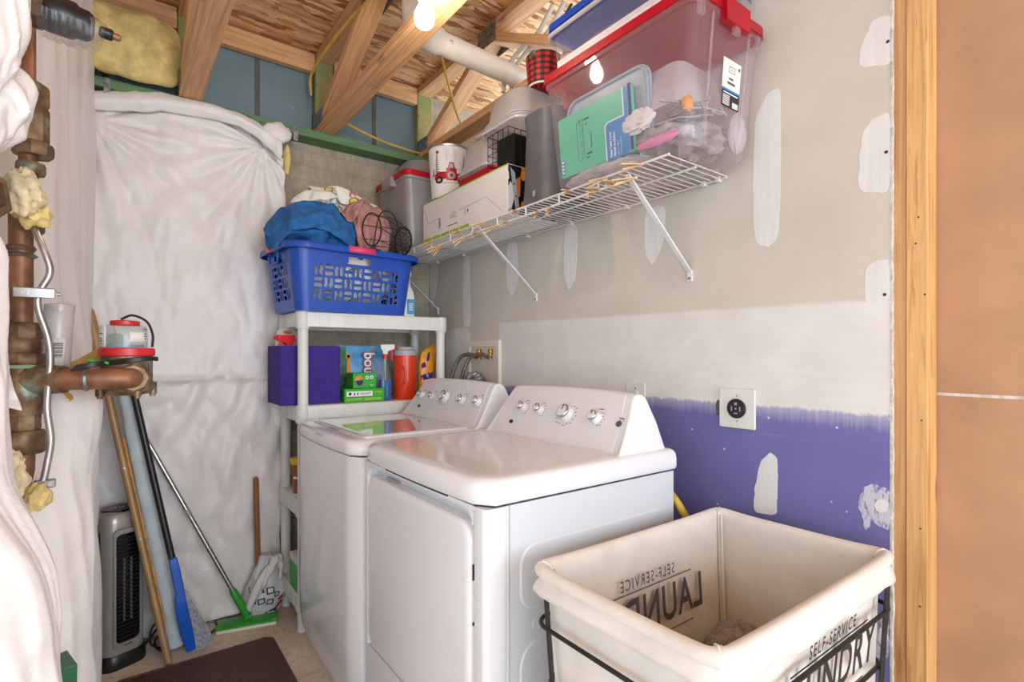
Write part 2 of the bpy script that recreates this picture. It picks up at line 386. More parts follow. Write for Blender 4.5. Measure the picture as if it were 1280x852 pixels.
# ------------------------------------------------------------------ geometry helpers
class MB:
    """collects shapes in one bmesh"""
    def __init__(self): self.b = bmesh.new()
    def face(self, pts):
        return self.b.faces.new([self.b.verts.new(p) for p in pts])
    def box(self, x0, x1, y0, y1, z0, z1):
        v = [self.b.verts.new(p) for p in ((x0, y0, z0), (x1, y0, z0), (x1, y1, z0), (x0, y1, z0), (x0, y0, z1), (x1, y0, z1), (x1, y1, z1), (x0, y1, z1))]
        for f in ((3, 2, 1, 0), (4, 5, 6, 7), (0, 1, 5, 4), (1, 2, 6, 5), (2, 3, 7, 6), (3, 0, 4, 7)):
            self.b.faces.new([v[i] for i in f])
        return self
    def obox(self, c, ax, ay, az):
        """box centred at c with half-axis vectors"""
        c, ax, ay, az = map(Vector, (c, ax, ay, az)); v = []
        for sz in (-1, 1):
            for sx, sy in ((-1, -1), (1, -1), (1, 1), (-1, 1)):
                v.append(self.b.verts.new(c + ax * sx + ay * sy + az * sz))
        for f in ((3, 2, 1, 0), (4, 5, 6, 7), (0, 1, 5, 4), (1, 2, 6, 5), (2, 3, 7, 6), (3, 0, 4, 7)):
            self.b.faces.new([v[i] for i in f])
        return self
    def bar(self, p0, p1, w, h, side=(0, 0, 1)):
        """rectangular bar from p0 to p1; w along (dir x side), h along the rest"""
        p0, p1 = Vector(p0), Vector(p1); d = (p1 - p0); a = d.normalized()
        s = a.cross(Vector(side)).normalized(); u = s.cross(a).normalized()
        return self.obox((p0 + p1) / 2, d / 2, s * (w / 2), u * (h / 2))
    def loft(self, rings, cap0=True, cap1=True, closed=True):
        R_ = [[self.b.verts.new(p) for p in r] for r in rings]; n = len(R_[0])
        for a, b in zip(R_, R_[1:]):
            for i in range(n if closed else n - 1):
                j = (i + 1) % n
                self.b.faces.new((a[i], a[j], b[j], b[i]))
        if cap0: self.b.faces.new(R_[0][::-1])
        if cap1: self.b.faces.new(R_[-1])
        return self
    def tube(self, pts, r, seg=8, closed=False, cap=True):
        pts = [Vector(p) for p in pts]; n = len(pts)
        rr = r if isinstance(r, (list, tuple)) else [r] * n
        rings = []; up = None
        for i, p in enumerate(pts):
            if closed: d = pts[(i + 1) % n] - pts[i - 1]
            else: d = pts[min(i + 1, n - 1)] - pts[max(i - 1, 0)]
            d = d.normalized()
            if up is None:
                up = d.orthogonal().normalized()
            up = (up - d * up.dot(d)).normalized(); s = d.cross(up)
            rings.append([p + (up * math.cos(2 * math.pi * k / seg) + s * math.sin(2 * math.pi * k / seg)) * rr[i] for k in range(seg)])
        if closed: rings.append(rings[0])
        if closed:
            R_ = [[self.b.verts.new(p) for p in q] for q in rings[:-1]]; R_.append(R_[0])
            for a, b in zip(R_, R_[1:]):
                for i in range(seg):
                    j = (i + 1) % seg; self.b.faces.new((a[i], a[j], b[j], b[i]))
            return self
        return self.loft(rings, cap, cap)
    def cyl(self, p0, p1, r0, r1=None, seg=20, cap=True):
        return self.tube([p0, p1], [r0, r0 if r1 is None else r1], seg, cap=cap)
    def lathe(self, prof, base=(0, 0, 0), axis=(0, 0, 1), seg=28, cap0=True, cap1=True):
        """prof = [(r, h)...] along axis from base"""
        a = Vector(axis).normalized(); u = a.orthogonal().normalized()
        if abs(a.z) > 0.99: u = Vector((1, 0, 0))
        s = a.cross(u); base = Vector(base)
        rings = [[base + a * h + (u * math.cos(2 * math.pi * k / seg) + s * math.sin(2 * math.pi * k / seg)) * max(r, 1e-5) for k in range(seg)] for r, h in prof]
        return self.loft(rings, cap0, cap1)
    def prism(self, pts, vec):
        vec = Vector(vec); return self.loft([[Vector(p) for p in pts], [Vector(p) + vec for p in pts]])
    def grid(self, fn, nu, nv, closed_u=False):
        V = [[self.b.verts.new(fn(i / nu, j / nv)) for i in range(nu if closed_u else nu + 1)] for j in range(nv + 1)]
        w = nu
        for j in range(nv):
            for i in range(w):
                k = (i + 1) % nu if closed_u else i + 1
                self.b.faces.new((V[j][i], V[j][k], V[j + 1][k], V[j + 1][i]))
        return V
    def blob(self, c, rad, nu=32, nv=20, disp=None, rot=None):
        c = Vector(c); rot = rot or Matrix.Identity(3)
        def fn(u, v):
            th = 2 * math.pi * u; ph = math.pi * min(max(v, 0.001), 0.999)
            n = Vector((math.sin(ph) * math.cos(th), math.sin(ph) * math.sin(th), -math.cos(ph)))
            p = Vector((n.x * rad[0], n.y * rad[1], n.z * rad[2]))
            if disp: p = p + n * disp(n, p)
            return c + rot @ p
        self.grid(fn, nu, nv, True)
        return self

ORG = {}
def build(name, mb, m, parent=None, smooth=40, bevel=0.0, bseg=2, loc=None, solid=0.0, solid_off=-1.0, sub=0, mats=None):
    """ONE mesh object; vertices given in world space (or in the root's own space for local things)"""
    bm = mb.b
    bmesh.ops.recalc_face_normals(bm, faces=bm.faces)
    org = ORG.get(parent.name, Vector((0, 0, 0))) if parent else Vector(loc or (0, 0, 0))
    if org.length: bmesh.ops.translate(bm, verts=bm.verts, vec=-org)
    me = bpy.data.meshes.new(name); bm.to_mesh(me); bm.free()
    me.materials.append(m)
    for e in (mats or []): me.materials.append(e)
    if smooth:
        me.shade_smooth(); me.set_sharp_from_angle(angle=R(smooth))
    o = bpy.data.objects.new(name, me); COL.objects.link(o)
    if parent: o.parent = parent
    elif loc: o.location = loc
    ORG[o.name] = org
    if solid:
        s = o.modifiers.new('thickness', 'SOLIDIFY'); s.thickness = solid; s.offset = solid_off
    if bevel:
        b = o.modifiers.new('bevel', 'BEVEL'); b.width = bevel; b.segments = bseg; b.limit_method = 'ANGLE'; b.angle_limit = R(35); b.harden_normals = bool(smooth)
    if sub:
        s = o.modifiers.new('subdivision', 'SUBSURF'); s.levels = sub; s.render_levels = sub
    return o
def info(o, label, cat, group=None):
    o['label'] = label; o['category'] = cat
    if group: o['group'] = group
    return o
def thing(name, label, cat, loc, rotz=0.0, group=None, local=False):
    """an Empty at the base of a thing; parts are its children"""
    o = bpy.data.objects.new(name, None); COL.objects.link(o)
    o.empty_display_size = 0.05
    o.location = loc; o.rotation_euler = (0, 0, rotz)
    ORG[o.name] = Vector((0, 0, 0)) if (local or rotz) else Vector(loc)
    return info(o, label, cat, group)
def struct(o, label=None):
    o['kind'] = 'structure'
    if label: o['label'] = label
    return o
def stuff(o): o['kind'] = 'stuff'; return o
def partlabel(o, label): o['label'] = label; return o
def rr(x0, x1, y0, y1, r, n=5):
    """rounded rectangle outline, counter-clockwise"""
    out = []
    for cx, cy, a0 in ((x1 - r, y1 - r, 0), (x0 + r, y1 - r, 90), (x0 + r, y0 + r, 180), (x1 - r, y0 + r, 270)):
        for k in range(n + 1):
            a = R(a0 + 90 * k / n); out.append((cx + r * math.cos(a), cy + r * math.sin(a)))
    return out
def ringz(pts, z): return [(p[0], p[1], z) for p in pts]
def spline(pts, n=8):
    """Catmull-Rom through points"""
    P = [Vector(p) for p in pts]; out = []
    P = [P[0] * 2 - P[1]] + P + [P[-1] * 2 - P[-2]]
    for i in range(1, len(P) - 2):
        for k in range(n):
            t = k / n; a, b, c, d = P[i - 1], P[i], P[i + 1], P[i + 2]
            out.append(0.5 * ((2 * b) + (c - a) * t + (2 * a - 5 * b + 4 * c - d) * t * t + (3 * b - a - 3 * c + d) * t ** 3))
    out.append(P[-2]); return out
def nz(x, y, z=0.0): return noise.noise(Vector((x, y, z)))
def ridge(x, y, z=0.0): return 1.0 - abs(noise.noise(Vector((x, y, z)))) * 2.0

def lettering(name, lines, m, origin, right, up, parent, lift=0.0006, mirror=False, shear=0.0, xs=1.0):
    """lines = [(text, size, x, y, align)] laid out on the plane at origin; ONE mesh part"""
    right, up = Vector(right).normalized(), Vector(up).normalized(); nrm = right.cross(up)
    bm = bmesh.new(); org = ORG.get(parent.name, Vector((0, 0, 0)))
    for it in lines:
        body, size, x, y, al = it[:5]
        cu = bpy.data.curves.new('letters', 'FONT'); cu.body = body; cu.size = size; cu.align_x = al; cu.align_y = 'CENTER'
        cu.resolution_u = 3; cu.shear = shear; cu.space_character = it[6] if len(it) > 6 else 1.0
        if len(it) > 5: cu.offset = it[5]
        o = bpy.data.objects.new('letters', cu)
        me = bpy.data.meshes.new_from_object(o)
        tmp = bmesh.new(); tmp.from_mesh(me)
        ids = {}
        for v in tmp.verts:
            px = v.co.x * xs * (-1 if mirror else 1) + x; py = v.co.y + y
            ids[v.index] = bm.verts.new(Vector(origin) + right * px + up * py + nrm * lift - org)
        for f in tmp.faces:
            try: bm.faces.new([ids[v.index] for v in (list(f.verts)[::-1] if mirror else f.verts)])
            except ValueError: pass
        tmp.free(); bpy.data.objects.remove(o); bpy.data.curves.remove(cu); bpy.data.meshes.remove(me)
    me = bpy.data.meshes.new(name); bm.to_mesh(me); bm.free(); me.materials.append(m)
    o = bpy.data.objects.new(name, me); COL.objects.link(o); o.parent = parent; ORG[o.name] = org
    return o
def flat(name, polys, m, origin, right, up, parent, lift=0.0006, thick=0.0004):
    """flat printed shapes: list of 2D polygons on a plane; ONE mesh part"""
    right, up = Vector(right).normalized(), Vector(up).normalized(); nrm = right.cross(up)
    mb = MB()
    for pl in polys:
        mb.prism([Vector(origin) + right * p[0] + up * p[1] + nrm * lift for p in pl], nrm * -thick)
    return build(name, mb, m, parent, smooth=0)
def rect2(x0, x1, y0, y1): return [(x0, y0), (x1, y0), (x1, y1), (x0, y1)]
def disc2(cx, cy, r, n=14, ry=None): return [(cx + r * math.cos(2 * math.pi * k / n), cy + (ry or r) * math.sin(2 * math.pi * k / n)) for k in range(n)]
def copy_tree(o, parent=None):
    c = o.copy(); COL.objects.link(c)
    if parent: c.parent = parent
    ORG[c.name] = ORG[o.name]
    for ch in list(o.children): copy_tree(ch, c)
    return c
def sheet(name, levels, m, parent=None, nu=60, nv=90, fold=0.012, seed=0.0, thick=0.004, fine=0.004, extra=None, loc=None, freq=9.0):
    """a hanging sheet: levels = [(z, [(x, y)...])...] top to bottom, the same number of plan points each"""
    rows = [spline([(p[0], p[1], z) for p in pts], 6) for z, pts in levels]
    K = len(rows[0])
    cols = [spline([rows[j][i] for j in range(len(rows))], 6) for i in range(K)]
    L = len(cols[0])
    def base(u, v):
        fi = u * (K - 1); i = min(int(fi), K - 2); ti = fi - i
        fj = v * (L - 1); j = min(int(fj), L - 2); tj = fj - j
        a = cols[i][j].lerp(cols[i][j + 1], tj); b = cols[i + 1][j].lerp(cols[i + 1][j + 1], tj)
        return a.lerp(b, ti)
    def fn(u, v):
        p = base(u, v); e = 0.004
        du = base(min(u + e, 1), v) - base(max(u - e, 0), v); dv = base(u, min(v + e, 1)) - base(u, max(v - e, 0))
        n = du.cross(dv)
        n = n.normalized() if n.length > 1e-9 else Vector((0, -1, 0))
        s = (p - base(0, v)).length
        d = fold * nz(s * freq + seed + 0.5 * nz(s * 3, p.z * 1.5, seed), p.z * 1.6, seed)
        d += fine * (ridge(s * 16 + p.z * 3, p.z * 6 - s * 3, seed + 4) - 0.6)
        d += fine * 1.1 * (ridge(s * 26 + 1.5 * nz(s * 5, p.z * 4, seed), p.z * 3.4 + s * 5, seed + 9) - 0.6) * (0.5 + nz(s * 3, p.z * 2, seed + 2))
        d += fold * .9 * (ridge(s * freq * .8 + .6 * nz(s * 4, p.z * 2, seed + 6), p.z * 1.1 + s * 2, seed + 7) - .6)
        if extra: d += extra(u, v, p)
        return p + n * d
    mb = MB(); mb.grid(fn, nu, nv)
    return build(name, mb, m, parent, smooth=60, solid=thick, solid_off=0, loc=loc)

# ------------------------------------------------------------------ the setting
o = struct(build('floor', MB().box(-4.2, 2.3, -3.2, 3.0, -0.06, 0.0), M['floor'], smooth=0), 'bare beige concrete floor, stained')
o = struct(build('ceiling', MB().box(-4.2, 2.3, -3.2, 3.0, 2.735, 2.765), M['osb'], smooth=0), 'underside of the strand board subfloor')
o = struct(build('wall_back', MB().box(-0.5, 1.9, 2.79, 2.98, 0, 2.735), M['concrete_wall'], smooth=0), 'grey-tan formed concrete back wall')
mb = MB().box(-.60, -.445, .95, 2.79, 0, 2.735)
struct(build('wall_left', mb, M['concrete_wall'], smooth=0), 'concrete left wall behind the insulation')
wr = struct(build('wall_right', MB().box(1.47, 1.482, 0.458, 2.79, 0, 2.338), M['drywall'], smooth=0), 'patched drywall, tan above and lilac below a white primer band')
# crumbly cut edge of the drywall sheet
mb = MB(); n = 160
pts = []
for k in range(n + 1):
    zc = 2.338 * k / n
    pts.append((0.4565 - 0.0025 * abs(nz(zc * 40, 1.3)) - 0.003 * max(0, nz(zc * 9, 4.0)), zc))
mb.loft([[(1.4692, y, z) for y, z in pts] + [(1.4692, 0.4605, 2.338), (1.4692, 0.4605, 0)], [(1.4825, y, z) for y, z in pts] + [(1.4825, 0.4605, 2.338), (1.4825, 0.4605, 0)]])
partlabel(build('drywall_edge', mb, M['gypsum'], wr, smooth=0), 'crumbly white cut edge of the drywall')

# joint compound patches, each a thin coat standing proud of the paper: (y, z) outlines on the wall plane
def patch(pts, m, jag=0.004, thick=0.0012, lab=None):
    P = [Vector((p[0], p[1], 0)) for p in pts]; P = [P[i].lerp(P[(i + 1) % len(P)], k / 7) for i in range(len(P)) for k in range(7)]
    P = [(P[i - 2] + P[i - 1] * 2 + P[i] * 3 + P[(i + 1) % len(P)] * 2 + P[(i + 2) % len(P)]) / 9 for i in range(len(P))]
    out = []
    for p in P:
        out.append((1.4699 - thick * 0.5, p.x + jag * nz(p.x * 60, p.y * 60), p.y + jag * 1.6 * nz(p.x * 60, p.y * 60, 5)))
    mb = MB(); mb.prism(out, (thick * 0.5 + 0.0006, 0, 0))
    return build('joint_compound_patch', mb, m, wr, smooth=0)
def onwall(u, v):
    """photograph pixel to a (y, z) point on the right wall plane x = 1.47"""
    a = (u - 640) / 655.0; b = (444 - v) / 655.0
    cx, sx = math.cos(R(36.8)), math.sin(R(36.8))
    rx, ry = sx + a * cx, cx - a * sx
    k = 1.47 / rx
    return (ry * k, 1.2 + b * k)
for pts, m, jag in (
    ([(944, 148), (958, 118), (976, 108), (976, 200), (974, 292), (962, 310), (943, 303), (941, 220)], M['mud'], .003),
    ([(1076, 58), (1092, 24), (1113, 18), (1117, 50), (1113, 82), (1072, 84)], M['mud'], .003),
    ([(1076, 170), (1092, 148), (1114, 140), (1114, 240), (1074, 240), (1074, 205)], M['mud'], .004),
    ([(1082, 335), (1096, 325), (1113, 324), (1113, 376), (1081, 380)], M['mud'], .003),
    ([(706, 286), (713, 279), (722, 282), (720, 345), (711, 364), (705, 345)], M['mud'], .002),
    ([(634, 304), (646, 300), (648, 348), (641, 371), (633, 357)], M['mud'], .002),
    ([(579, 320), (587, 318), (588, 408), (579, 409)], M['mud'], .001),
    ([(538, 330), (547, 327), (547, 352), (541, 388), (538, 380)], M['mud'], .001),
    ([(558, 411), (588, 409), (588, 478), (558, 476)], M['mud'], .002),
    ([(806, 262), (832, 255), (830, 300), (816, 332), (806, 318)], M['mud'], .002),
    ([(944, 606), (950, 578), (962, 564), (972, 572), (972, 612), (971, 645), (942, 640)], M['mud'], .003),
    ([(1076, 617), (1088, 604), (1113, 612), (1113, 666), (1092, 650), (1082, 662), (1075, 640)], M['mud_purple'], .008),
    ([(1086, 790), (1098, 765), (1112, 782), (1112, 822), (1096, 820), (1086, 812)], M['mud_purple'], .006)):
    patch([onwall(*p) for p in pts], m, jag)
for cu, cv, ru, rv in ((1102, 632, 9, 9), (1104, 794, 6, 13)):
    patch([onwall(cu + ru * math.cos(k), cv + rv * math.sin(k)) for k in [i * 0.785 for i in range(8)]], M['mud'], .001, 0.0030)
mb = MB()
for u, v in ((1108, 190), (1106, 368), (1110, 52)):
    y, z = onwall(u, v); mb.cyl((1.4685, y, z), (1.475, y, z), 0.004, seg=8)
partlabel(build('screw_hole', mb, M['gap'], wr), 'dark screw dimples at the drywall edge')

# open stud framing at the end of the wall, with the back of the next room's drywall behind
st = thing('stud_wall', 'open wooden stud framing at the cut end of the drywall, right side', 'studs', (1.51, 0.42, 0))
build('stud', MB().box(1.4835, 1.547, 0.433, 0.471, 0.0, 2.338), M['stud_side'], st, smooth=0, bevel=.002)
s2 = build('stud', MB().box(1.4805, 1.546, 0.390, 0.4325, 0.0, 2.338), M['stud_v'], st, smooth=0, bevel=.003)
mb = MB()
for zz, dy in ((1.52, 0.408), (1.46, 0.413), (1.05, 0.402), (0.80, 0.404), (1.34, .396), (.62, .405)):
    mb.cyl((1.4800, dy, zz), (1.484, dy, zz), 0.0022, seg=8)
partlabel(build('nail_hole', mb, M['gap'], s2), 'dark nail holes in the stud face')
wo = thing('wall_outer', '', '', (0, 0, 0)); del wo['label']; del wo['category']
struct(wo, 'brown paper back of the next room\'s drywall')
build('drywall_board', MB().box(1.547, 1.56, -0.9, 0.472, 1.1115, 2.338), M['paper_brown'], wo, smooth=0, bevel=.003)
build('drywall_board', MB().box(1.547, 1.56, -0.9, 0.472, 0.0, 1.1065), M['paper_brown'], wo, smooth=0, bevel=.003)
partlabel(build('joint_strip', MB().box(1.5478, 1.559, -0.9, 0.472, 1.1055, 1.1125), M['gypsum'], wo, smooth=0), 'white gypsum joint between the brown boards')

# sill plate, rim insulation and ribbon boards on top of the concrete wall
t1 = struct(build('trim_1', MB().box(-0.3, 1.46, 2.685, 2.79, 2.285, 2.324), M['treated'], smooth=0, bevel=.002), 'green treated sill plate on the concrete wall')
mb = None
for xx in (-0.042, 0.688):
    mb = MB(); mb.box(xx - .011, xx + .011, 2.6825, 2.685, 2.25, 2.326).box(xx - .011, xx + .011, 2.6825, 2.75, 2.324, 2.3262)
    build('anchor_strap', mb, M['galv'], t1, smooth=0)
t2 = thing('trim_2', '', '', (0, 0, 0)); del t2['label']; del t2['category']
struct(t2, 'blue-grey foam rim insulation between the truss ends')
for x0, xm, x1 in ((-0.3, -0.05, 0.20), (0.297, 0.532, 0.788), (0.887, 1.12, 1.357)):
    build('foam_panel', MB().box(x0, xm - .011, 2.765, 2.79, 2.324, 2.735), M['foam'], t2, smooth=0, bevel=.001)
    build('foam_panel', MB().box(xm + .011, x1, 2.765, 2.79, 2.324, 2.735), M['foam'], t2, smooth=0, bevel=.001)
    build('seam_strip', MB().box(xm - .011, xm + .011, 2.762, 2.79, 2.324, 2.735), M['foam_seam'], t2, smooth=0)
    build('ribbon_board', MB().box(x0, x1, 2.715, 2.752, 2.630, 2.722), M['stud'], t2, smooth=0, bevel=.002)

# ------------------------------------------------------------------ floor trusses overhead
def board(name, p0, p1, w, h, m, parent, wdir=(1, 0, 0), bevel=.002):
    """a plank whose grain runs along its own x axis"""
    p0, p1 = Vector(p0), Vector(p1); d = p1 - p0; X = d.normalized(); Y = Vector(wdir); Y = (Y - X * Y.dot(X)).normalized(); Z = X.cross(Y)
    L = d.length
    mb = MB().box(0, L, -w / 2, w / 2, -h / 2, h / 2)
    org = ORG[parent.name]
    me = bpy.data.meshes.new(name); bmesh.ops.recalc_face_normals(mb.b, faces=mb.b.faces); mb.b.to_mesh(me); mb.b.free(); me.materials.append(m)
    o = bpy.data.objects.new(name, me); COL.objects.link(o); o.parent = parent
    mw = Matrix((X, Y, Z)).transposed().to_4x4(); mw.translation = p0 - org
    o.matrix_local = mw; ORG[o.name] = p0
    b = o.modifiers.new('bevel', 'BEVEL'); b.width = bevel; b.segments = 1
    return o
def truss(xc, label):
    t = thing('floor_truss', label, 'truss', (xc, 2.7, 2.324))
    zb, zt = 2.343, 2.712
    board('bottom_chord', (xc, 2.785, zb), (xc, -1.6, zb), 0.089, 0.038, M['stud'], t)
    board('top_chord', (xc, 2.785, zt), (xc, -1.6, zt), 0.089, 0.038, M['stud'], t)
    board('end_post', (xc, 2.742, zb + .019), (xc, 2.742, zt - .019), 0.089, 0.038, M['treated_end'], t)
    joints = [(2.68, zb + .03), (2.02, zt - .03), (1.42, zb + .03), (0.80, zt - .03), (0.2, zb + .03), (-0.45, zt - .03), (-1.05, zb + .03)]
    for (ya, za), (yb, zbb) in zip(joints, joints[1:]):
        board('web', (xc, ya, za), (xc, yb, zbb), 0.087, 0.038, M['stud'], t)
    for (ya, za), s in zip(joints, (0, 1, 0, 1, 0, 1, 0)):
        for sx in (-1, 1):
            x = xc + sx * 0.0455
            mb = MB().box(min(x, x + sx * .0015), max(x, x + sx * .0015), ya - .075, ya + .075, za - (.052 if s else .022), za + (.04 if s else .045))
            for a in range(7):
                for b in range(3):
                    yy = ya - .063 + a * .021; z2 = za - .026 + b * .024 + (-.012 if s else .012)
                    mb.box(x, x + sx * .003, yy - .003, yy + .003, z2 - .007, z2 + .007)
            build('connector_plate', mb, M['galv'], t, smooth=0)
    return t
truss(0.248, 'pine floor truss at the left, beside the yellow insulation batt')
t2o = truss(0.838, 'pine floor truss in the middle, right above the lit bulb')
truss(1.408, 'pine floor truss at the right, along the top of the drywall')
lettering('stamp', [('SPF 2', 0.028, 0, 0, 'CENTER')], M['kraft'], (0.838, 2.10, 2.3236), (1, 0, 0), (0, -1, 0), t2o, lift=0.0005)

# white drain pipe through the trusses
pv = thing('drain_pipe', 'white plastic drain pipe running crosswise between the trusses', 'pipe', (0.9, 1.815, 2.43))
build('pipe', MB().cyl((0.96, 1.815, 2.428), (1.46, 1.83, 2.418), 0.0435, seg=28), M['pvc'], pv)
build('elbow', MB().tube(spline([(1.00, 1.815, 2.428), (0.95, 1.815, 2.43), (0.915, 1.815, 2.445), (0.90, 1.815, 2.49), (0.90, 1.815, 2.6)], 5), 0.051, 24), M['pvc'], pv)
lettering('pipe_print', [('3"', 0.022, 0, 0, 'CENTER')], M['print_dark'], (1.03, 1.774, 2.418), (0, 0, -1), (1, 0, 0), pv, lift=0.004)
build('rubber_coupling', MB().lathe([(.047, 0), (.05, .01), (.05, .06), (.047, .07)], (1.455, 1.83, 2.418), (1, 0, 0)), M['black'], pv)

# grey tubes dropping behind the drain pipe
for k, (pts, lab, m) in enumerate((
    ([(1.405, 1.60, 2.62), (1.395, 1.68, 2.545), (1.385, 1.75, 2.525), (1.375, 1.815, 2.50), (1.366, 1.872, 2.455), (1.362, 1.885, 2.366)], 'grey flexible water tube over the drain pipe, the left one of two', M['pex']),
    ([(1.44, 1.57, 2.63), (1.43, 1.66, 2.55), (1.42, 1.73, 2.53), (1.408, 1.80, 2.505), (1.398, 1.860, 2.455), (1.394, 1.872, 2.366)], 'grey flexible water tube over the drain pipe, the right one of two', M['pex']),
    ([(1.462, 1.55, 2.62), (1.455, 1.66, 2.54), (1.445, 1.71, 2.50), (1.435, 1.76, 2.47)], 'thin black cable hanging beside the grey tubes', M['black']))):
    info(build(('water_tube', 'water_tube', 'cable')[k], MB().tube(spline(pts, 7), 0.010 if k < 2 else 0.006, 10), m, loc=pts[0]), lab, ('tube', 'tube', 'cable')[k])

# yellow cable looping through the trusses
pts = [(1.40, 2.30, 2.375), (1.30, 2.2, 2.40), (1.13, 2.02, 2.49), (0.98, 1.86, 2.60), (0.905, 1.70, 2.69), (0.90, 1.5, 2.725)]
info(build('yellow_cable', MB().tube(spline(pts, 8), 0.0058, 8), M['cable_yellow'], loc=pts[0]), 'yellow electrical cable running diagonally right of the middle truss', 'cable')
pts = [(0.765, 2.70, 2.50), (0.755, 2.66, 2.585), (0.77, 2.45, 2.625), (0.79, 2.2, 2.64), (0.785, 1.95, 2.60), (0.76, 1.75, 2.62), (0.775, 1.55, 2.735)]
info(build('yellow_cable', MB().tube(spline(pts, 8), 0.0058, 8), M['cable_yellow'], loc=pts[0]), 'yellow electrical cable draped along the left of the middle truss', 'cable')
pts = [(0.885, 2.62, 2.385), (1.0, 2.66, 2.37), (1.15, 2.68, 2.352), (1.30, 2.69, 2.345), (1.362, 2.69, 2.345)]
info(build('yellow_cable', MB().tube(spline(pts, 8), 0.0058, 8), M['cable_yellow'], loc=pts[0]), 'yellow electrical cable lying along the sill by the foam panels', 'cable')

# lit bulb in a porcelain holder
bxx, byy, bzz = .744, 1.442, 2.197
lb = thing('light_bulb', 'lit round glass bulb in a white holder under the middle truss', 'bulb', (bxx, byy, 2.324))
build('holder', MB().lathe([(.018, -.006), (.021, -.002), (.030, .010), (.046, .022), (.048, .034)], (bxx, byy, 2.290), seg=28), M['porcelain'], lb)
build('fixture_box', MB().lathe([(.0385, 0), (.0385, .035)], (bxx, byy, 2.3300), seg=8), M['galv'], lb, smooth=0)
build('bulb_cap', MB().lathe([(.013, 0), (.0145, .004), (.0145, .02), (.013, .024)], (bxx, byy, bzz + .080)), M['alu'], lb)
prof = [(.0, 0), (.010, .0013), (.019, .006), (.026, .014), (.030, .025), (.0305, .034), (.028, .046), (.022, .060), (.017, .070), (.0145, .080), (.0135, .086)]
build('glass', MB().lathe(prof, (bxx, byy, bzz)), M['bulb_glass'], lb)
# ------------------------------------------------------------------ washer and dryer
def rounded_plan(x0, x1, y0, y1, bow, r=0.03, n=16):
    """plan outline with a gently bowed front (low x)"""
    out = []
    for k in range(n + 1):
        s = k / n; y = y1 + (y0 - y1) * s
        e = min(y - y0, y1 - y)
        x = x0 - bow * (1 - (2 * s - 1) ** 2)
        if e < r: x += r - math.sqrt(max(0, r * r - (r - e) ** 2))
        out.append((x, y))
    return out + [(x1, y0), (x1, y1)]

def machine(name, label, y0, y1, x0, x1):
    t = thing(name, label, name.split('_')[-1], ((x0 + x1) / 2, (y0 + y1) / 2, 0))
    yc = (y0 + y1) / 2
    return t, yc

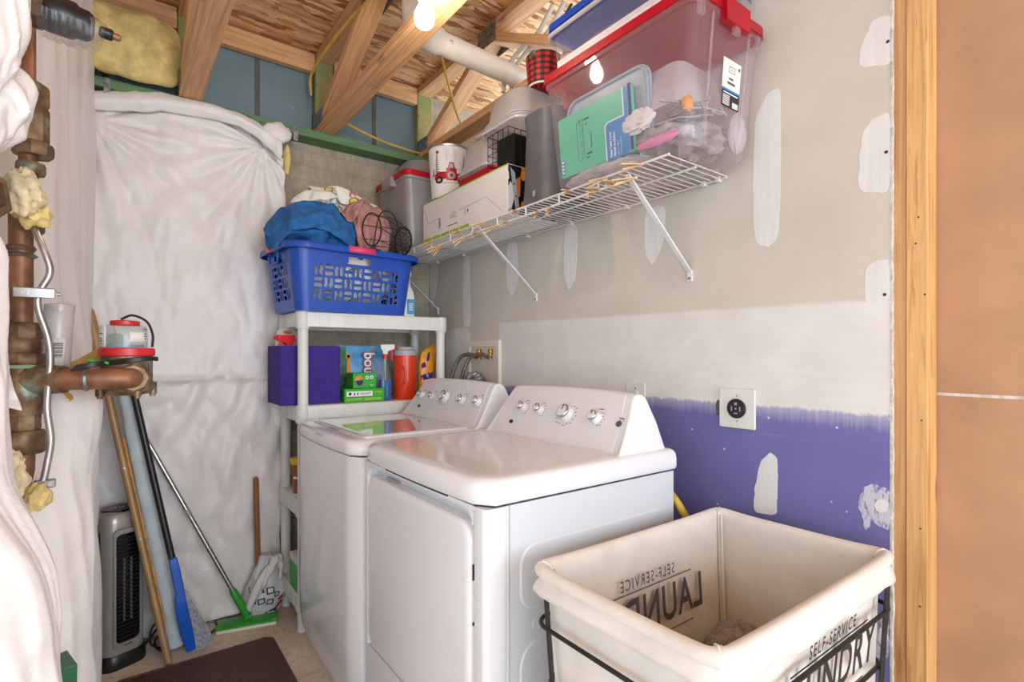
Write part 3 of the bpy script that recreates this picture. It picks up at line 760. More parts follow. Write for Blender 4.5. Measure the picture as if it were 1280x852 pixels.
def console(t, y0, y1, zb, knobs, btn=None, disp=False, yshoulder=0.05):
    """sloping control console: cross-section in x-z, tapering to rounded shoulders at both ends"""
    h = .165
    P = [(1.050, zb - .004), (1.078, zb + h * .06), (1.095, zb + h * .22), (1.135, zb + h * .60), (1.165, zb + h * .90),
         (1.176, zb + h * .975), (1.192, zb + h), (1.212, zb + h * .985), (1.225, zb + h * .90), (1.25, zb + h * .5), (1.281, zb - .004)]
    def sect(f):
        """f from 0 to 1 along the console; the ends lean inwards and the top arches a little"""
        out = []
        for px, pz in P:
            k = max(0, (pz - zb) / h); ins = .004 + .038 * k ** 1.3
            flare = -.010 * (1 - k) ** 2 * (1 if f in (0, 1) else 0)
            y = (y0 + ins) * (1 - f) + (y1 - ins) * f
            out.append((px + flare, y, pz + .008 * k * (1 - (2 * f - 1) ** 2)))
        return out
    c = build('console', MB().loft([sect(f) for f in (0, .03, .06, .15, .3, .5, .7, .85, .94, .97, 1)]), M['console'], t, smooth=40, bevel=.008, bseg=3)
    # raised front panel between the end caps
    def fp_(f, o):
        s_ = [q for q in sect(f)[1:6]]; return [(x - .9 * o, y, z + .45 * o) for x, y, z in s_]
    fs = [.055 + .89 * k / 12 for k in range(13)]
    build('front_panel', MB().loft([fp_(f, -.002) + fp_(f, .0012)[::-1] for f in fs]), M['console'], c, smooth=40)
    # the plane of the console face
    a = Vector((1.095, 0, zb + .167 * .22)); b = Vector((1.165, 0, zb + .167 * .90)); up = (b - a).normalized(); right = Vector((0, -1, 0)); nrm = right.cross(up)
    def onface(y, z):
        k = (z - a.z) / (b.z - a.z); p = a + (b - a) * k + nrm * .002; p.y = y; return p
    for (y, z, r) in knobs:
        p = onface(y, z)
        kn = build('knob', MB().lathe([(r * 1.16, -.004), (r * 1.16, .002), (r * 1.12, .004), (r, .007), (r * .96, .021), (r * .9, .0245), (0.0, .026)], p, nrm, cap1=False), M['console'], t)
        build('knob_ring', MB().lathe([(r * 1.02, .0175), (r * 1.03, .019), (r * 1.03, .0225), (r * .97, .0245), (r * .85, .0262), (r * .84, .0245)], p, nrm, cap0=False, cap1=False), M['chrome'], kn)
        mb = MB(); q = p + up * r * .5 + nrm * .0262; mb.obox(q, right * .0014, up * r * .36, nrm * .0007)
        build('pointer', mb, M['gap'], kn, smooth=0)
    # printed legends
    ticks = []; o = onface(0, zb + .167 * .55); o.y = 0
    def tl(y, z): return (-(y), (z - o.z) / up.z)
    for i, (y, z, r) in enumerate(knobs):
        cx, cy = tl(y, z)
        nt = 7 if r < .022 else 15
        for k in range(nt):
            an = R(62 - 124 * k / (nt - 1)) if nt == 7 else R(100 - 290 * k / (nt - 1))
            rad = r * 1.5 + (.004 if k % 2 else 0)
            w = .009 if nt == 15 else .006
            tx, ty = cx + math.cos(an) * rad, cy + math.sin(an) * rad
            s = 1 if math.cos(an) >= 0 else -1
            ticks.append(rect2(min(tx, tx + s * w), max(tx, tx + s * w), ty - .0009, ty + .0009))
        ticks.append(rect2(cx - .002, cx + .018, cy + r * 1.6 + .004, cy + r * 1.6 + .0062))
    flat('legend', ticks, M['print_grey'], o, right, up, t)
    big = knobs[2]; cx, cy = tl(big[0], big[1])
    flat('blue_mark', [rect2(cx - .006, cx + .012, cy + big[2] * 1.6 + .006, cy + big[2] * 1.6 + .009)], M['print_blue'], o, right, up, t, lift=.0009)
    if disp:
        P = []
        cx, cy = tl(yc_disp, zb + .167 * .90)
        for dx in (-.055, .045): P += [rect2(cx + dx, cx + dx + .008, cy - .003, cy + .0105)]
        for k in range(6): P += [rect2(cx - .034 + k * .012, cx - .027 + k * .012, cy + .003, cy + .0045), rect2(cx - .031 + k * .012, cx - .0295 + k * .012, cy, cy + .003)]
        P += [rect2(cx + .06, cx + .078, cy + .004, cy + .0055), rect2(cx + .06, cx + .085, cy - .002, cy - .0005), rect2(cx + .036, cx + .056, cy - .010, cy - .008)]
        flat('display_print', P, M['print_grey'], o, right, up, t, lift=.0007)
    if btn:
        cx, cy = tl(*btn)
        flat('start_button', [disc2(cx, cy, .0095, 20)], M['print_grey'], o, right, up, t, lift=.0012, thick=.002)
        flat('legend', [rect2(cx - .006, cx + .012, cy + .017, cy + .019), rect2(cx - .004, cx + .015, cy + .013, cy + .0142)], M['print_grey'], o, right, up, t)
    cx, cy = tl(y1 - .12, zb + .167 * .27)
    flat('badge', [disc2(cx, cy, .0095, 20, .007)], M['badge'], o, right, up, t, lift=.002, thick=.0025)
    return c

# dryer
t, _ = machine('clothes_dryer', 'white front-loading dryer beside the canvas laundry cart, door facing left', 0.93, 1.612, 0.623, 1.281)
y0, y1, x0, x1 = 0.93, 1.612, 0.623, 1.281
build('body', MB().loft([ringz(rounded_plan(x0 + .030, x1, y0 + .002, y1 - .002, 0.0, .02), z) for z in (.02, .868)]), M['appliance_dimmed'], t, bevel=.002)
build('gap_line', MB().loft([ringz(rounded_plan(x0 + .008, x1 - .005, y0 + .005, y1 - .005, 0.01, .02), z) for z in (.864, .876)]), M['gap'], t)
fr = MB()
# front frame with the door opening: vertical strips and a bottom panel
fp = lambda ya, yb, z0, z1: fr.loft([ringz([(x0 - .0 + .002, yb), (x0 + .066, yb), (x0 + .066, ya), (x0 + .002, ya)], z) for z in (z0, z1)])
fr.loft([ringz(rr(x0 + .001, x0 + .0655, y0, y0 + .052, .014, 5), z) for z in (.02, .868)])
fr.loft([ringz(rr(x0 + .001, x0 + .0655, y1 - .022, y1, .009, 5), z) for z in (.02, .868)])
fr.box(x0 + .001, x0 + .05, y0 + .04, y1 - .015, .02, .295)
fr.box(x0 + .001, x0 + .05, y0 + .04, y1 - .015, .858, .868)
build('front_frame', fr, M['appliance'], t, bevel=.0)
# top corner fillets of the opening
mb = MB()
for yc, s in ((y0 + .052, 1), (y1 - .022, -1)):
    pts = [(x0 + .001, yc, .858)] + [(x0 + .001, yc + s * (.035 - .035 * math.sin(R(a))), .858 - .035 + .035 * math.cos(R(a))) for a in range(0, 91, 15)][::1]
    mb.prism(pts, (.045, 0, 0))
build('corner_fillet', mb, M['appliance'], t)
# door: slightly bowed slab with rounded corners, its top edge set below the opening as a grip
def doorring(dx, ins):
    P = rr(y0 + .056 + ins, y1 - .026 - ins, .302 + ins, .828 - ins, .045 - ins * .5, 7)
    return [(x0 + dx + .006 * (2 * abs(p[0] - (y0 + y1) / 2) / .64) ** 2, p[0], p[1]) for p in P]
dr = build('door', MB().loft([doorring(.030, 0), doorring(.002, 0), doorring(-.004, .002), doorring(-.0075, .008), doorring(-.009, .02)]), M['appliance'], t, smooth=50)
build('grip_recess', MB().box(x0 + .032, x0 + .05, y0 + .045, y1 - .018, .80, .862), M['appliance_dimmed'], t)
mb = MB().box(x0 + .004, x0 + .012, y0 + .0525, y0 + .0555, .700, .735).box(x0 + .004, x0 + .012, y0 + .0525, y0 + .0555, .60, .606)
build('hinge_slot', mb, M['gap'], t, smooth=0)
mb = MB().box(x0 + .018, x0 + .034, y1 - .20, y1 - .12, .829, .834); build('latch', mb, M['ring_pale'], t, smooth=0)
# top panel with rolled edge
def topring(ins, z): return ringz(rounded_plan(x0 - .004 + ins, x1 + .004 - ins * .2, y0 - .004 + ins, y1 + .004 - ins, .012, .03), z)
build('top_panel', MB().loft([topring(.004, .8735), topring(0, .881), topring(0.0, .905), topring(.003, .918), topring(.010, .926), topring(.022, .930), topring(.05, .930)]), M['appliance'], t, smooth=50)
# embossed side panels and the seam of the front frame
mb = MB()
def emb(x_0, x_1, z0, z1, r):
    P0 = rr(x_0, x_1, z0, z1, r, 6); P1 = rr(x_0 + .008, x_1 - .008, z0 + .008, z1 - .008, r - .006, 6)
    mb.loft([[(p[0], y0 + .004, p[1]) for p in P0], [(p[0], y0 - .0005, p[1]) for p in P1]], cap0=False)
emb(.715, 1.25, .615, .775, .05); emb(.715, 1.25, .06, .555, .06)
build('side_panel', mb, M['appliance_dimmed'], t, smooth=20)
mb = MB().tube([(.770 + .013 * math.cos(R(a)), y0 + .0015, .583 + .013 * math.sin(R(a))) for a in range(0, 360, 20)], .0012, 6, closed=True)
build('knockout_ring', mb, M['appliance_dimmed'], t)
build('seam', MB().box(.6885, .6905, y0 + .0005, y0 + .003, .02, .868), M['ring_pale'], t, smooth=0)
console(t, y0 + .015, y1 - .02, .924, [(1.44, 1.017, .0145), (1.349, 1.016, .0145), (1.219, 1.015, .023), (1.091, 1.014, .0165)], btn=(.999, 1.008))

# washer
yc_disp = 1.93
t, _ = machine('clothes_washer', 'white top-loading washer with a grey lid, beside the white plastic shelves', 1.63, 2.31, 0.598, 1.281)
y0, y1, x0, x1 = 1.63, 2.31, 0.598, 1.281
build('body', MB().loft([ringz(rounded_plan(x0 + i, x1, y0, y1, .014, .022), z) for i, z in ((.05, .0), (.03, .03), (.012, .085), (.003, .16), (0, .26), (0, .868), (.002, .872))]), M['appliance'], t, smooth=50)
build('gap_line', MB().loft([ringz(rounded_plan(x0 + .008, x1 - .005, y0 + .005, y1 - .005, 0.012, .02), z) for z in (.868, .879)]), M['gap'], t)
def topring(ins, z): return ringz(rounded_plan(x0 - .006 + ins, x1 + .002 - ins * .2, y0 - .002 + ins, y1 + .002 - ins, .016, .03), z)
build('top_panel', MB().loft([topring(.006, .8765), topring(0.003, .884), topring(0.003, .900), topring(.006, .912), topring(.014, .921), topring(.026, .925), topring(.06, .925)]), M['appliance'], t, smooth=50)
def lidring(i, z): return ringz(rr(x0 + .045 + i, 1.055 - i, y0 + .045 + i, y1 - .055 - i, .022, 5), z)
build('lid', MB().loft([lidring(0, .923), lidring(0, .9305), lidring(.003, .9335), lidring(.010, .934), lidring(.013, .9325), lidring(.03, .932)]), M['lid_grey'], t, smooth=40)
mb = MB().loft([[(x0 + .008 + .034 * math.cos(R(a)), 1.955 + .062 * math.sin(R(a)), .9135 + .009 * (math.cos(R(a)) + 1) / 2) for a in range(0, 360, 15)], [(x0 + .016 + .024 * math.cos(R(a)), 1.955 + .05 * math.sin(R(a)), .914 + .009 * (math.cos(R(a)) + 1) / 2) for a in range(0, 360, 15)]])
build('finger_pocket', mb, M['appliance_dimmed'], t)
mb = MB().box(x0 + .036, x0 + .046, 1.90, 2.01, .9245, .929); build('pocket_shade', mb, M['ring_pale'], t, smooth=0, bevel=.002)  # grey strip that stands for the shadow in the pocket gap
console(t, y0 + .012, y1 - .012, .924, [(2.203, 1.014, .0145), (2.10, 1.014, .0145), (1.99, 1.018, .023), (1.845, 1.014, .0165), (1.73, 1.016, .0165)], disp=True)

# supply box in the wall behind the washer, hoses and vent duct
wb = thing('washer_outlet_box', 'cream recessed wall box with brass valves behind the washer', 'outlet box', (1.47, 2.19, 1.05))
ya, yb, za, zb = 2.05, 2.335, 1.03, 1.274; f = .022
def fr_(x, i, j): return [(x, ya + i, za + i), (x, yb - i, za + i), (x, yb - i, zb - j), (x, ya + i, zb - j)]
build('frame', MB().loft([fr_(1.4695, 0, 0), fr_(1.4555, 0, 0), fr_(1.454, .002, .002), fr_(1.454, f, f * 1.4), fr_(1.4695, f + .001, f * 1.4 + .001)], False, False), M['cream_box'], wb, smooth=20)
build('back_panel', MB().box(1.462, 1.4695, ya + f, yb - f, za + f, zb - f), M['cream_box'], wb, smooth=0)
for k, y in enumerate((2.215, 2.115)):
    v = build('valve', MB().lathe([(.010, 0), (.012, .004), (.012, .018), (.008, .022), (.008, .04), (.012, .042), (.012, .05)], (1.45, y, 1.232), (0, 0, -1)), M['brass_new'], wb)
    build('handle', MB().obox((1.437, y, 1.192), (.006, 0, 0), (0, .019, 0), (0, 0, .006)), M['red_trig'] if k == 0 else M['braid'], v, bevel=.002)
for k, y in enumerate((2.225, 2.125)):
    pts = spline([(1.44, y, 1.19), (1.425, y + .03, 1.205), (1.40, y + .09, 1.19), (1.37, y + .12, 1.10), (1.355, y + .12, .98), (1.34, y + .09, .86)], 7)
    info(build('braided_hose', MB().tube(pts, .0095, 10), M['braid'], loc=pts[0]), ('left', 'right')[k] + ' braided steel hose arching out of the wall box', 'hose')
mb = MB(); C0 = Vector((1.375, 2.14, 1.00))
pts = []; rad = []
for k in range(61):
    a = R(180 * k / 60); pts.append(C0 + Vector((0, .06 * math.cos(a), .09 * math.sin(a)))); rad.append(.030 + (.005 if k % 3 else -.002))
mb.tube(pts, rad, 18)
info(build('corrugated_drain_hose', mb, M['galv'], loc=tuple(C0)), 'grey corrugated hose looping in front of the wall box', 'hose')
pts = spline([(1.38, 1.10, .86), (1.33, 1.03, .83), (1.302, .955, .79), (1.305, .925, .755), (1.325, .92, .70), (1.345, .96, .5), (1.35, 1.0, .3), (1.36, 1.05, .012)], 7)
info(build('gas_hose', MB().tube(pts, .011, 10), M['cable_yellow'], loc=pts[0]), 'yellow flexible hose behind the right corner of the dryer', 'hose')

# wall plates
wp = thing('switch_plate', 'small blank white wall plate behind the top of the dryer console', 'wall plate', (1.47, 1.226, 1.03))
build('plate', MB().box(1.463, 1.4693, 1.184, 1.269, 1.005, 1.104), M['white_plastic'], wp, bevel=.003)
mb = MB().cyl((1.462, 1.226, 1.083), (1.464, 1.226, 1.083), .003, seg=10); build('screw', mb, M['gap'], wp)
build('button', MB().cyl((1.459, 1.226, 1.066), (1.464, 1.226, 1.066), .011, seg=16), M['white_plastic'], wp)
rp = thing('dryer_outlet', 'white square wall plate with a black round socket on the lilac wall', 'outlet', (1.47, .845, .98))
build('plate', MB().box(1.461, 1.4693, .787, .901, .984, 1.102), M['white_plastic'], rp, bevel=.004)
so = build('socket', MB().lathe([(.029, 0), (.029, .006), (.027, .008), (.0, .008)], (1.4625, .843, 1.043), (-1, 0, 0), cap1=False), M['black'], rp)
mb = MB()
for dy, dz, hy, hz in ((-.013, 0, .0016, .007), (.013, 0, .0016, .007), (0, -.014, .006, .0015), (0, .014, .004, .004)):
    mb.box(1.4542, 1.4548, .843 + dy - hy, .843 + dy + hy, 1.043 + dz - hz, 1.043 + dz + hz)
mb.cyl((1.4542, .843, 1.043), (1.4549, .843, 1.043), .003, seg=8)
build('slot', mb, M['ring_pale'], so, smooth=0)
mb = MB()
for dz in (-.037, .037): mb.cyl((1.4602, .843, 1.043 + dz), (1.4615, .843, 1.043 + dz), .003, seg=8)
build('screw', mb, M['ring_pale'], rp)
mb = MB(); mb.loft([[(1.4675, .9085 + .006 * math.cos(R(a)) + .002 * math.sin(3 * R(a)), 1.04 + .02 * math.sin(R(a))) for a in range(0, 360, 20)], [(1.4697, .9085 + .008 * math.cos(R(a)), 1.04 + .024 * math.sin(R(a))) for a in range(0, 360, 20)]])
partlabel(build('ragged_cutout', mb, M['print_grey'], rp, smooth=0), 'ragged dark drywall cut beside the plate')

# ------------------------------------------------------------------ laundry cart
ct = thing('laundry_cart', 'canvas laundry hamper in a dark iron frame at the lower right, with black lettering', 'laundry cart', (1.02, .63, 0))
cx0, cx1, cy0, cy1, cz = .690, 1.352, .424, .836, .772
def cring(off, z, wav=0.0, sag=0.0, ph=0.0):
    P = rr(cx0 - off, cx1 + off, cy0 - off, cy1 + off, .032, 6)
    # denser sampling along the sides
    Q = []
    for i in range(len(P)):
        a, b = P[i], P[(i + 1) % len(P)]
        L = math.hypot(b[0] - a[0], b[1] - a[1]); n = max(1, int(L / .013))
        for k in range(n): Q.append((a[0] + (b[0] - a[0]) * k / n, a[1] + (b[1] - a[1]) * k / n))
    return Q
BASE = cring(0, 0); NP = len(BASE)
cxm, cym = (cx0 + cx1) / 2, (cy0 + cy1) / 2
def lring(off, z, wav=0.0, sag=0.0, ph=0.0, crease=0.0):
    out = []
    for i, (x, y) in enumerate(BASE):
        # distances measured from the middle of each side: corners are held, sides sag
        dx = (x - cxm) / (cx1 - cx0) * 2; dy = (y - cym) / (cy1 - cy0) * 2
        corner = min(abs(dx), abs(dy)); s = 1 - corner ** 4
        nx, ny = (math.copysign(1, dx) if abs(dx) > .93 else 0), (math.copysign(1, dy) if abs(dy) > .93 else 0)
        o = off + crease * (ridge(x * 9 + y * 7, z * 4, ph) - .5) * s
        zz = z + wav * nz(x * 7, y * 7, ph) - sag * s
        out.append((x + nx * o, y + ny * o, zz))
    return out
lv = [lring(.015, cz - .058, .012, 0, 1, .006), lring(.013, cz - .046, .008, 0, 1, .007), lring(.008, cz - .034, .004, 0, 2, .006), lring(.004, cz - .026, .002, .003, 2, .003), lring(.011, cz - .019, 0, .004), lring(.013, cz - .010, 0, .004, 2), lring(.009, cz - .001, 0, .005), lring(.001, cz + .003, 0, .006),
      lring(-.008, cz - .001, 0, .006), lring(-.013, cz - .010, 0, .005), lring(-.014, cz - .03, 0, .004, 0, .002), lring(-.017, cz - .08, 0, 0, 3, .004), lring(-.022, cz - .14, 0, 0, 3, .009), lring(-.03, cz - .22, 0, 0, 3, .014),
      lring(-.037, cz - .32, 0, 0, 3, .016), lring(-.045, cz - .42, 0, 0, 3, .014), lring(-.052, cz - .5, 0, 0, 3, .008), lring(-.06, cz - .55, 0, 0, 3, .0)]
lin_ = build('canvas_liner', MB().loft(lv, cap0=False, cap1=True), M['canvas'], ct, smooth=70, solid=.0022, solid_off=0)
# corner seams inside, and the stitched tab at the corners
mb = MB()
for sx, sy in ((1, 1), (1, -1), (-1, 1), (-1, -1)):
    X = (cx1 if sx > 0 else cx0) - sx * .0094; Y = (cy1 if sy > 0 else cy0) - sy * .0094
    mb.tube([(X - sx * (.016 + k * .012), Y - sy * (.016 + k * .012), cz - .012 - k * .13) for k in range(5)], .003, 6)
build('seam', mb, M['canvas'], lin_)
mb = MB()
for sx, sy in ((1, 1), (1, -1), (-1, 1), (-1, -1)):
    X = (cx1 if sx > 0 else cx0) - sx * .0094; Y = (cy1 if sy > 0 else cy0) - sy * .0094
    mb.tube([(X + sx * o_, Y + sy * o_, cz + z_) for o_, z_ in ((.0075, -.026), (.010, -.014), (.007, -.002), (0, .0028), (-.008, -.001), (-.012, -.012))], .003, 6)
build('seam', mb, M['canvas'], lin_)
# iron frame: corner uprights, intermediate uprights, three hoops, four casters
def hoop(z, off):
    P = rr(cx0 - off, cx1 + off, cy0 - off, cy1 + off, .04, 6)
    return MB().tube([(p[0], p[1], z) for p in P], .0045, 8, closed=True)
for z, off in ((.653, .006), (.53, -.008), (.30, -.03), (.14, -.045)):
    build('hoop', hoop(z, off), M['iron'], ct)
def up(x, y):
    fx, fy = (x - cxm), (y - cym); k = .12
    build('upright', MB().tube([(x, y, cz - .050), (x - fx * k, y - fy * k, .09)], .0052, 8), M['iron'], ct)
for x, y in ((cx0 - .006, cy1 - .035), (cx0 - .006, cy0 + .035), (cx1 + .006, cy1 - .035), (cx1 + .006, cy0 + .035), (cx0 + .06, cy0 - .008), (cx1 - .035, cy0 - .008), (cx0 + .06, cy1 + .008), (cx1 - .035, cy1 + .008)): up(x, y)
for x, y in ((cx0 + .09, cy0 + .08), (cx1 - .09, cy0 + .08), (cx0 + .09, cy1 - .08), (cx1 - .09, cy1 - .08)):
    cs = build('caster', MB().lathe([(.03, -.012), (.034, -.008), (.034, .008), (.03, .012)], (x, y, .034), (0, 1, 0)), M['black'], ct)
    build('fork', MB().box(x - .012, x + .012, y - .018, y + .018, .06, .135), M['iron'], cs, bevel=.004)
# lettering on the near side, and its mirror image showing through on the far inside
nrmY = (1, 0, 0)
k = Vector((0, .035, 1)).normalized()
# near face
def nearpt(x, z): return (x, cy0 + .012 + (cz - z) * .085 - .010, z)
yn = cy0 + .0085
lettering('black_lettering', [('SELF-SERVICE', .036, 0, .0, 'CENTER', .0005, 1.3), ('LAUNDRY', .118, 0, -.080, 'CENTER', .0025, 1.08), ('WASH & FOLD', .036, 0, -.172, 'CENTER', .0005, 1.2)], M['print_dark'], nearpt(1.065, .678), (1, 0, 0), (0, -.085, 1), lin_, lift=.012, xs=.74)
flat('black_rule', [rect2(-.165, .165, -.021, -.0175), rect2(-.165, .165, -.142, -.1385)], M['print_dark'], nearpt(1.065, .678), (1, 0, 0), (0, -.085, 1), lin_, lift=.012)
pi = (1.005, cy1 - .0245, .672)
lettering('show_through_lettering', [('SELF-SERVICE', .036, 0, 0, 'CENTER', .0002, 1.3), ('LAUNDRY', .118, 0, -.080, 'CENTER', .0022, 1.08), ('WASH & FOLD', .036, 0, -.172, 'CENTER', .0003, 1.2)], M['print_grey'], pi, (1, 0, 0), (0, .07, 1), lin_, lift=.010, mirror=True, xs=.74)
flat('show_through_rule', [rect2(-.165, .165, -.021, -.0185), rect2(-.165, .165, -.142, -.1395)], M['print_grey'], pi, (1, 0, 0), (0, .07, 1), lin_, lift=.010)
# towel lying in the hamper
def td(n, p): return .010 * ridge(n.x * 3, n.y * 3, 2.2) + .006 * nz(n.x * 9, n.y * 9, n.z * 9)
mb = MB(); mb.blob((1.10, .63, .44), (.15, .10, .10), 48, 26, td)
mb.blob((1.135, .655, .525), (.075, .06, .05), 40, 22, lambda n, p: .012 * ridge(n.x * 4 + 3, n.y * 3, 1.1))
info(build('towel', mb, M['grey_towel'], loc=(1.10, .63, .34), sub=1), 'taupe terry towel crumpled inside the canvas laundry hamper', 'towel')
mb = MB(); mb.blob((1.0, .63, .32), (.26, .13, .105), 40, 20, lambda n, p: .018 * ridge(n.x * 3, n.y * 3 + 4, 1.4))
info(build('laundry_pile', mb, M['white_cloth'], loc=(1.0, .63, .22), sub=1), 'white laundry at the bottom of the canvas hamper under the towel', 'clothes')
# ------------------------------------------------------------------ insulation blankets
def pinfold(u, v, p):
    """folds radiating from the fastener near the top right corner"""
    d = Vector((p.x - .545, p.z - 2.195)); r = d.length
    if r < 1e-3: return -.012
    a = math.atan2(d.y, d.x)
    e = math.exp(-r * 1.7) * min(1, r * 9)
    f = .013 * math.sin(a * 17 + 1.5 * nz(a * 2, r * 3)) * e - .012 * math.exp(-(r / .035) ** 2)
    # slack diagonal drapes below the upper left corner
    d2 = Vector((p.x + .095, p.z - 2.15)); r2 = d2.length; a2 = math.atan2(d2.y, d2.x)
    f += .010 * math.sin(a2 * 15 + 2 * nz(a2 * 3, r2 * 2, 3)) * math.exp(-r2 * 1.5) * min(1, r2 * 8)
    # cross seam pinched at mid height, with pleats under it
    zs = 1.095 + .012 * nz(p.x * 7, 1.0)
    f -= .022 * math.exp(-((p.z - zs) / .010) ** 2)
    if p.z < zs: f += .013 * math.sin(p.x * 40 + (zs - p.z) * 18 + 2.6 * nz(p.x * 7, p.z * 3)) * math.exp(-(zs - p.z) * 2.2)
    if p.z < 1.0: f += .026 * (ridge(p.x * 6 + p.z * 5, p.z * 1.4 - p.x * 2, 8.0) - .55)
    f += .005 * (ridge(p.x * 13 - p.z * 4, p.z * 7 + p.x * 3, 2.0) - .55)
    return f
bb = thing('insulation_blanket', 'wide white vinyl insulation blanket hanging on the back wall', 'insulation', (.28, 2.72, 0))
def xr(a): return [(-.16 + (a + .16) * k / 6, 2.725 - .025 * math.sin(math.pi * k / 6)) for k in range(7)]
lev = [(2.272, xr(.62)), (2.20, xr(.635)), (2.0, xr(.648)), (1.7, xr(.655)), (1.4, xr(.65)), (1.1, xr(.64)), (.8, xr(.64)), (.4, xr(.63)), (.12, xr(.63)), (.012, [(x, y - .02) for x, y in xr(.62)])]
b1 = sheet('facing', lev, M['vinyl'], bb, 110, 170, fold=.008, seed=2.0, fine=.0025, extra=pinfold, thick=.006, freq=5)
# rolled top edge
def fl(u, v, p): return .004 * math.sin(u * 30)
tl_ = [(2.262, 2.70, -.10), (2.300, 2.69, .05), (2.322, 2.685, .137), (2.322, 2.68, .35), (2.312, 2.675, .44), (2.285, 2.67, .52), (2.250, 2.665, .585), (2.225, 2.66, .615)]
def rollfn(u, v):
    f = u * (len(tl_) - 1); i = min(int(f), len(tl_) - 2); k = f - i
    z, y, x = [tl_[i][q] * (1 - k) + tl_[i + 1][q] * k for q in range(3)]
    h = .075 + .012 * math.sin(u * 9) + (.02 if u > .8 else 0) * (u - .8) * 5
    y -= .022 * math.sin(v * math.pi) + .004 * nz(u * 14, v * 2)
    return Vector((x, y + .004 * nz(u * 20, v * 3), z - h * v + .006 * nz(u * 11, 2.0)))
mb = MB(); mb.grid(rollfn, 80, 12); build('rolled_edge', mb, M['vinyl'], bb, smooth=60, solid=.004, solid_off=0)
def cor(u, v):
    a = u * 2 * math.pi
    return Vector((.590 + .060 * math.cos(a) * (1 - .4 * v), 2.665 - .022 * math.sin(v * math.pi) - .006 * nz(u * 3, v * 3), 2.245 + .045 * math.sin(a) * (1 - .35 * v) + .006 * nz(math.cos(a) * 2, math.sin(a) * 2, 3)))
mb = MB().blob((.600, 2.672, 2.262), (.062, .028, .046), 30, 18, lambda n, p: .007 * nz(n.x * 3, n.z * 3, 5) + .004 * ridge(n.x * 4, n.z * 5, 7))
build('folded_corner', mb, M['vinyl'], bb, smooth=70)
build('fastener', MB().lathe([(.016, 0), (.016, .003), (.012, .004), (.005, .004), (.005, .007), (0, .007)], (.548, 2.668, 2.195), (0, -1, 0), cap1=False), M['ring_pale'], bb)
mb = MB().blob((.652, 2.705, 2.155), (.016, .03, .075), 20, 16, lambda n, p: .006 * nz(n.x * 4, n.z * 5))
partlabel(build('insulation_core', mb, M['fiberglass'], bb, smooth=70), 'yellow fiberglass showing at the blanket edge')

lbk = thing('insulation_blanket', 'tall white vinyl insulation blanket on the left wall, behind the copper riser', 'insulation', (-.2, 2.0, 0))
def lw(dx0=0, bul=0, front=0):
    return [(-.090 + dx0, 2.735), (-.098 + dx0, 2.55), (-.118 + bul * .5, 2.30), (-.150 + bul, 2.0), (-.215 + bul, 1.75), (-.262 + front, 1.5), (-.36 + front, 1.25), (-.41, 1.0)]
lev = [(2.70, lw()), (2.4, lw()), (2.1, lw(0, .003)), (1.7, lw(0, .010)), (1.4, lw(.002, .022)), (1.2, lw(.004, .05, .0)), (1.0, lw(.004, .075, .03)), (.7, lw(.004, .085, .055)), (.3, lw(.002, .088, .06)), (.012, lw(0, .085, .06))]
def lf(u, v, p):
    s = p.y
    return .012 * math.sin(s * 34 + 2.5 * nz(s * 3, p.z * 1.2)) * (.5 + .5 * nz(s * 2, p.z * .8, 3))
sheet('facing', lev, M['vinyl'], lbk, 130, 150, fold=.012, seed=5.0, fine=.003, extra=lf, thick=.006, freq=7)

def flap(label, levels, seed, fold=.008, loc=None, nu=90, nv=90, freq=18, fine=.004, crease=.010):
    t = thing('insulation_blanket', label, 'insulation', loc)
    def creases(u, v, p):
        return crease * (ridge(u * 3.4 + v * .8 + seed, v * 1.3, seed) - .5) + crease * .4 * (ridge(u * 9 + v * 2.5, v * 3.5, seed + 3) - .5)
    sheet('facing', levels, M['vinyl'], t, nu, nv, fold=fold, seed=seed, fine=fine, thick=.006, freq=freq, extra=creases)
    return t
def edge(x, y, back=.35, bulge=.03):
    """plan line from a visible edge at (x, y) towards the left and the camera side, away from the pipes"""
    return [(x - .012, y + .03), (x, y), (x - .012, y - .020), (x - .05, y - .045), (x - .10, y - .075), (x - .16, y - .06), (x - .22, y - .08)]
flap('white blanket flap hanging at the upper left corner, left of the brass valve', [(2.35, edge(-.150, 1.30)), (2.0, edge(-.147, 1.29)), (1.86, edge(-.146, 1.285)), (1.76, edge(-.150, 1.28)), (1.70, edge(-.160, 1.27)), (1.655, edge(-.175, 1.26))], 11.0, loc=(-.3, 1.25, 1.7), fold=.010, fine=.005, crease=.020)
flap('white blanket bulge beside the brass union at the left edge', [(1.73, edge(-.185, 1.36)), (1.715, edge(-.155, 1.33)), (1.69, edge(-.137, 1.32)), (1.66, edge(-.136, 1.315)), (1.63, edge(-.143, 1.31)), (1.60, edge(-.157, 1.31)), (1.575, edge(-.180, 1.32))], 13.0, loc=(-.3, 1.28, 1.5), fold=.008, fine=.006, crease=.018)
def e2(x, y, b=0): return [(x - .025, y + .05), (x - .004, y + .025), (x, y), (x - .012 - b, y - .03), (x - .045, y - .07), (x - .085, y - .09), (x - .12, y - .13), (x - .18, y - .17)]
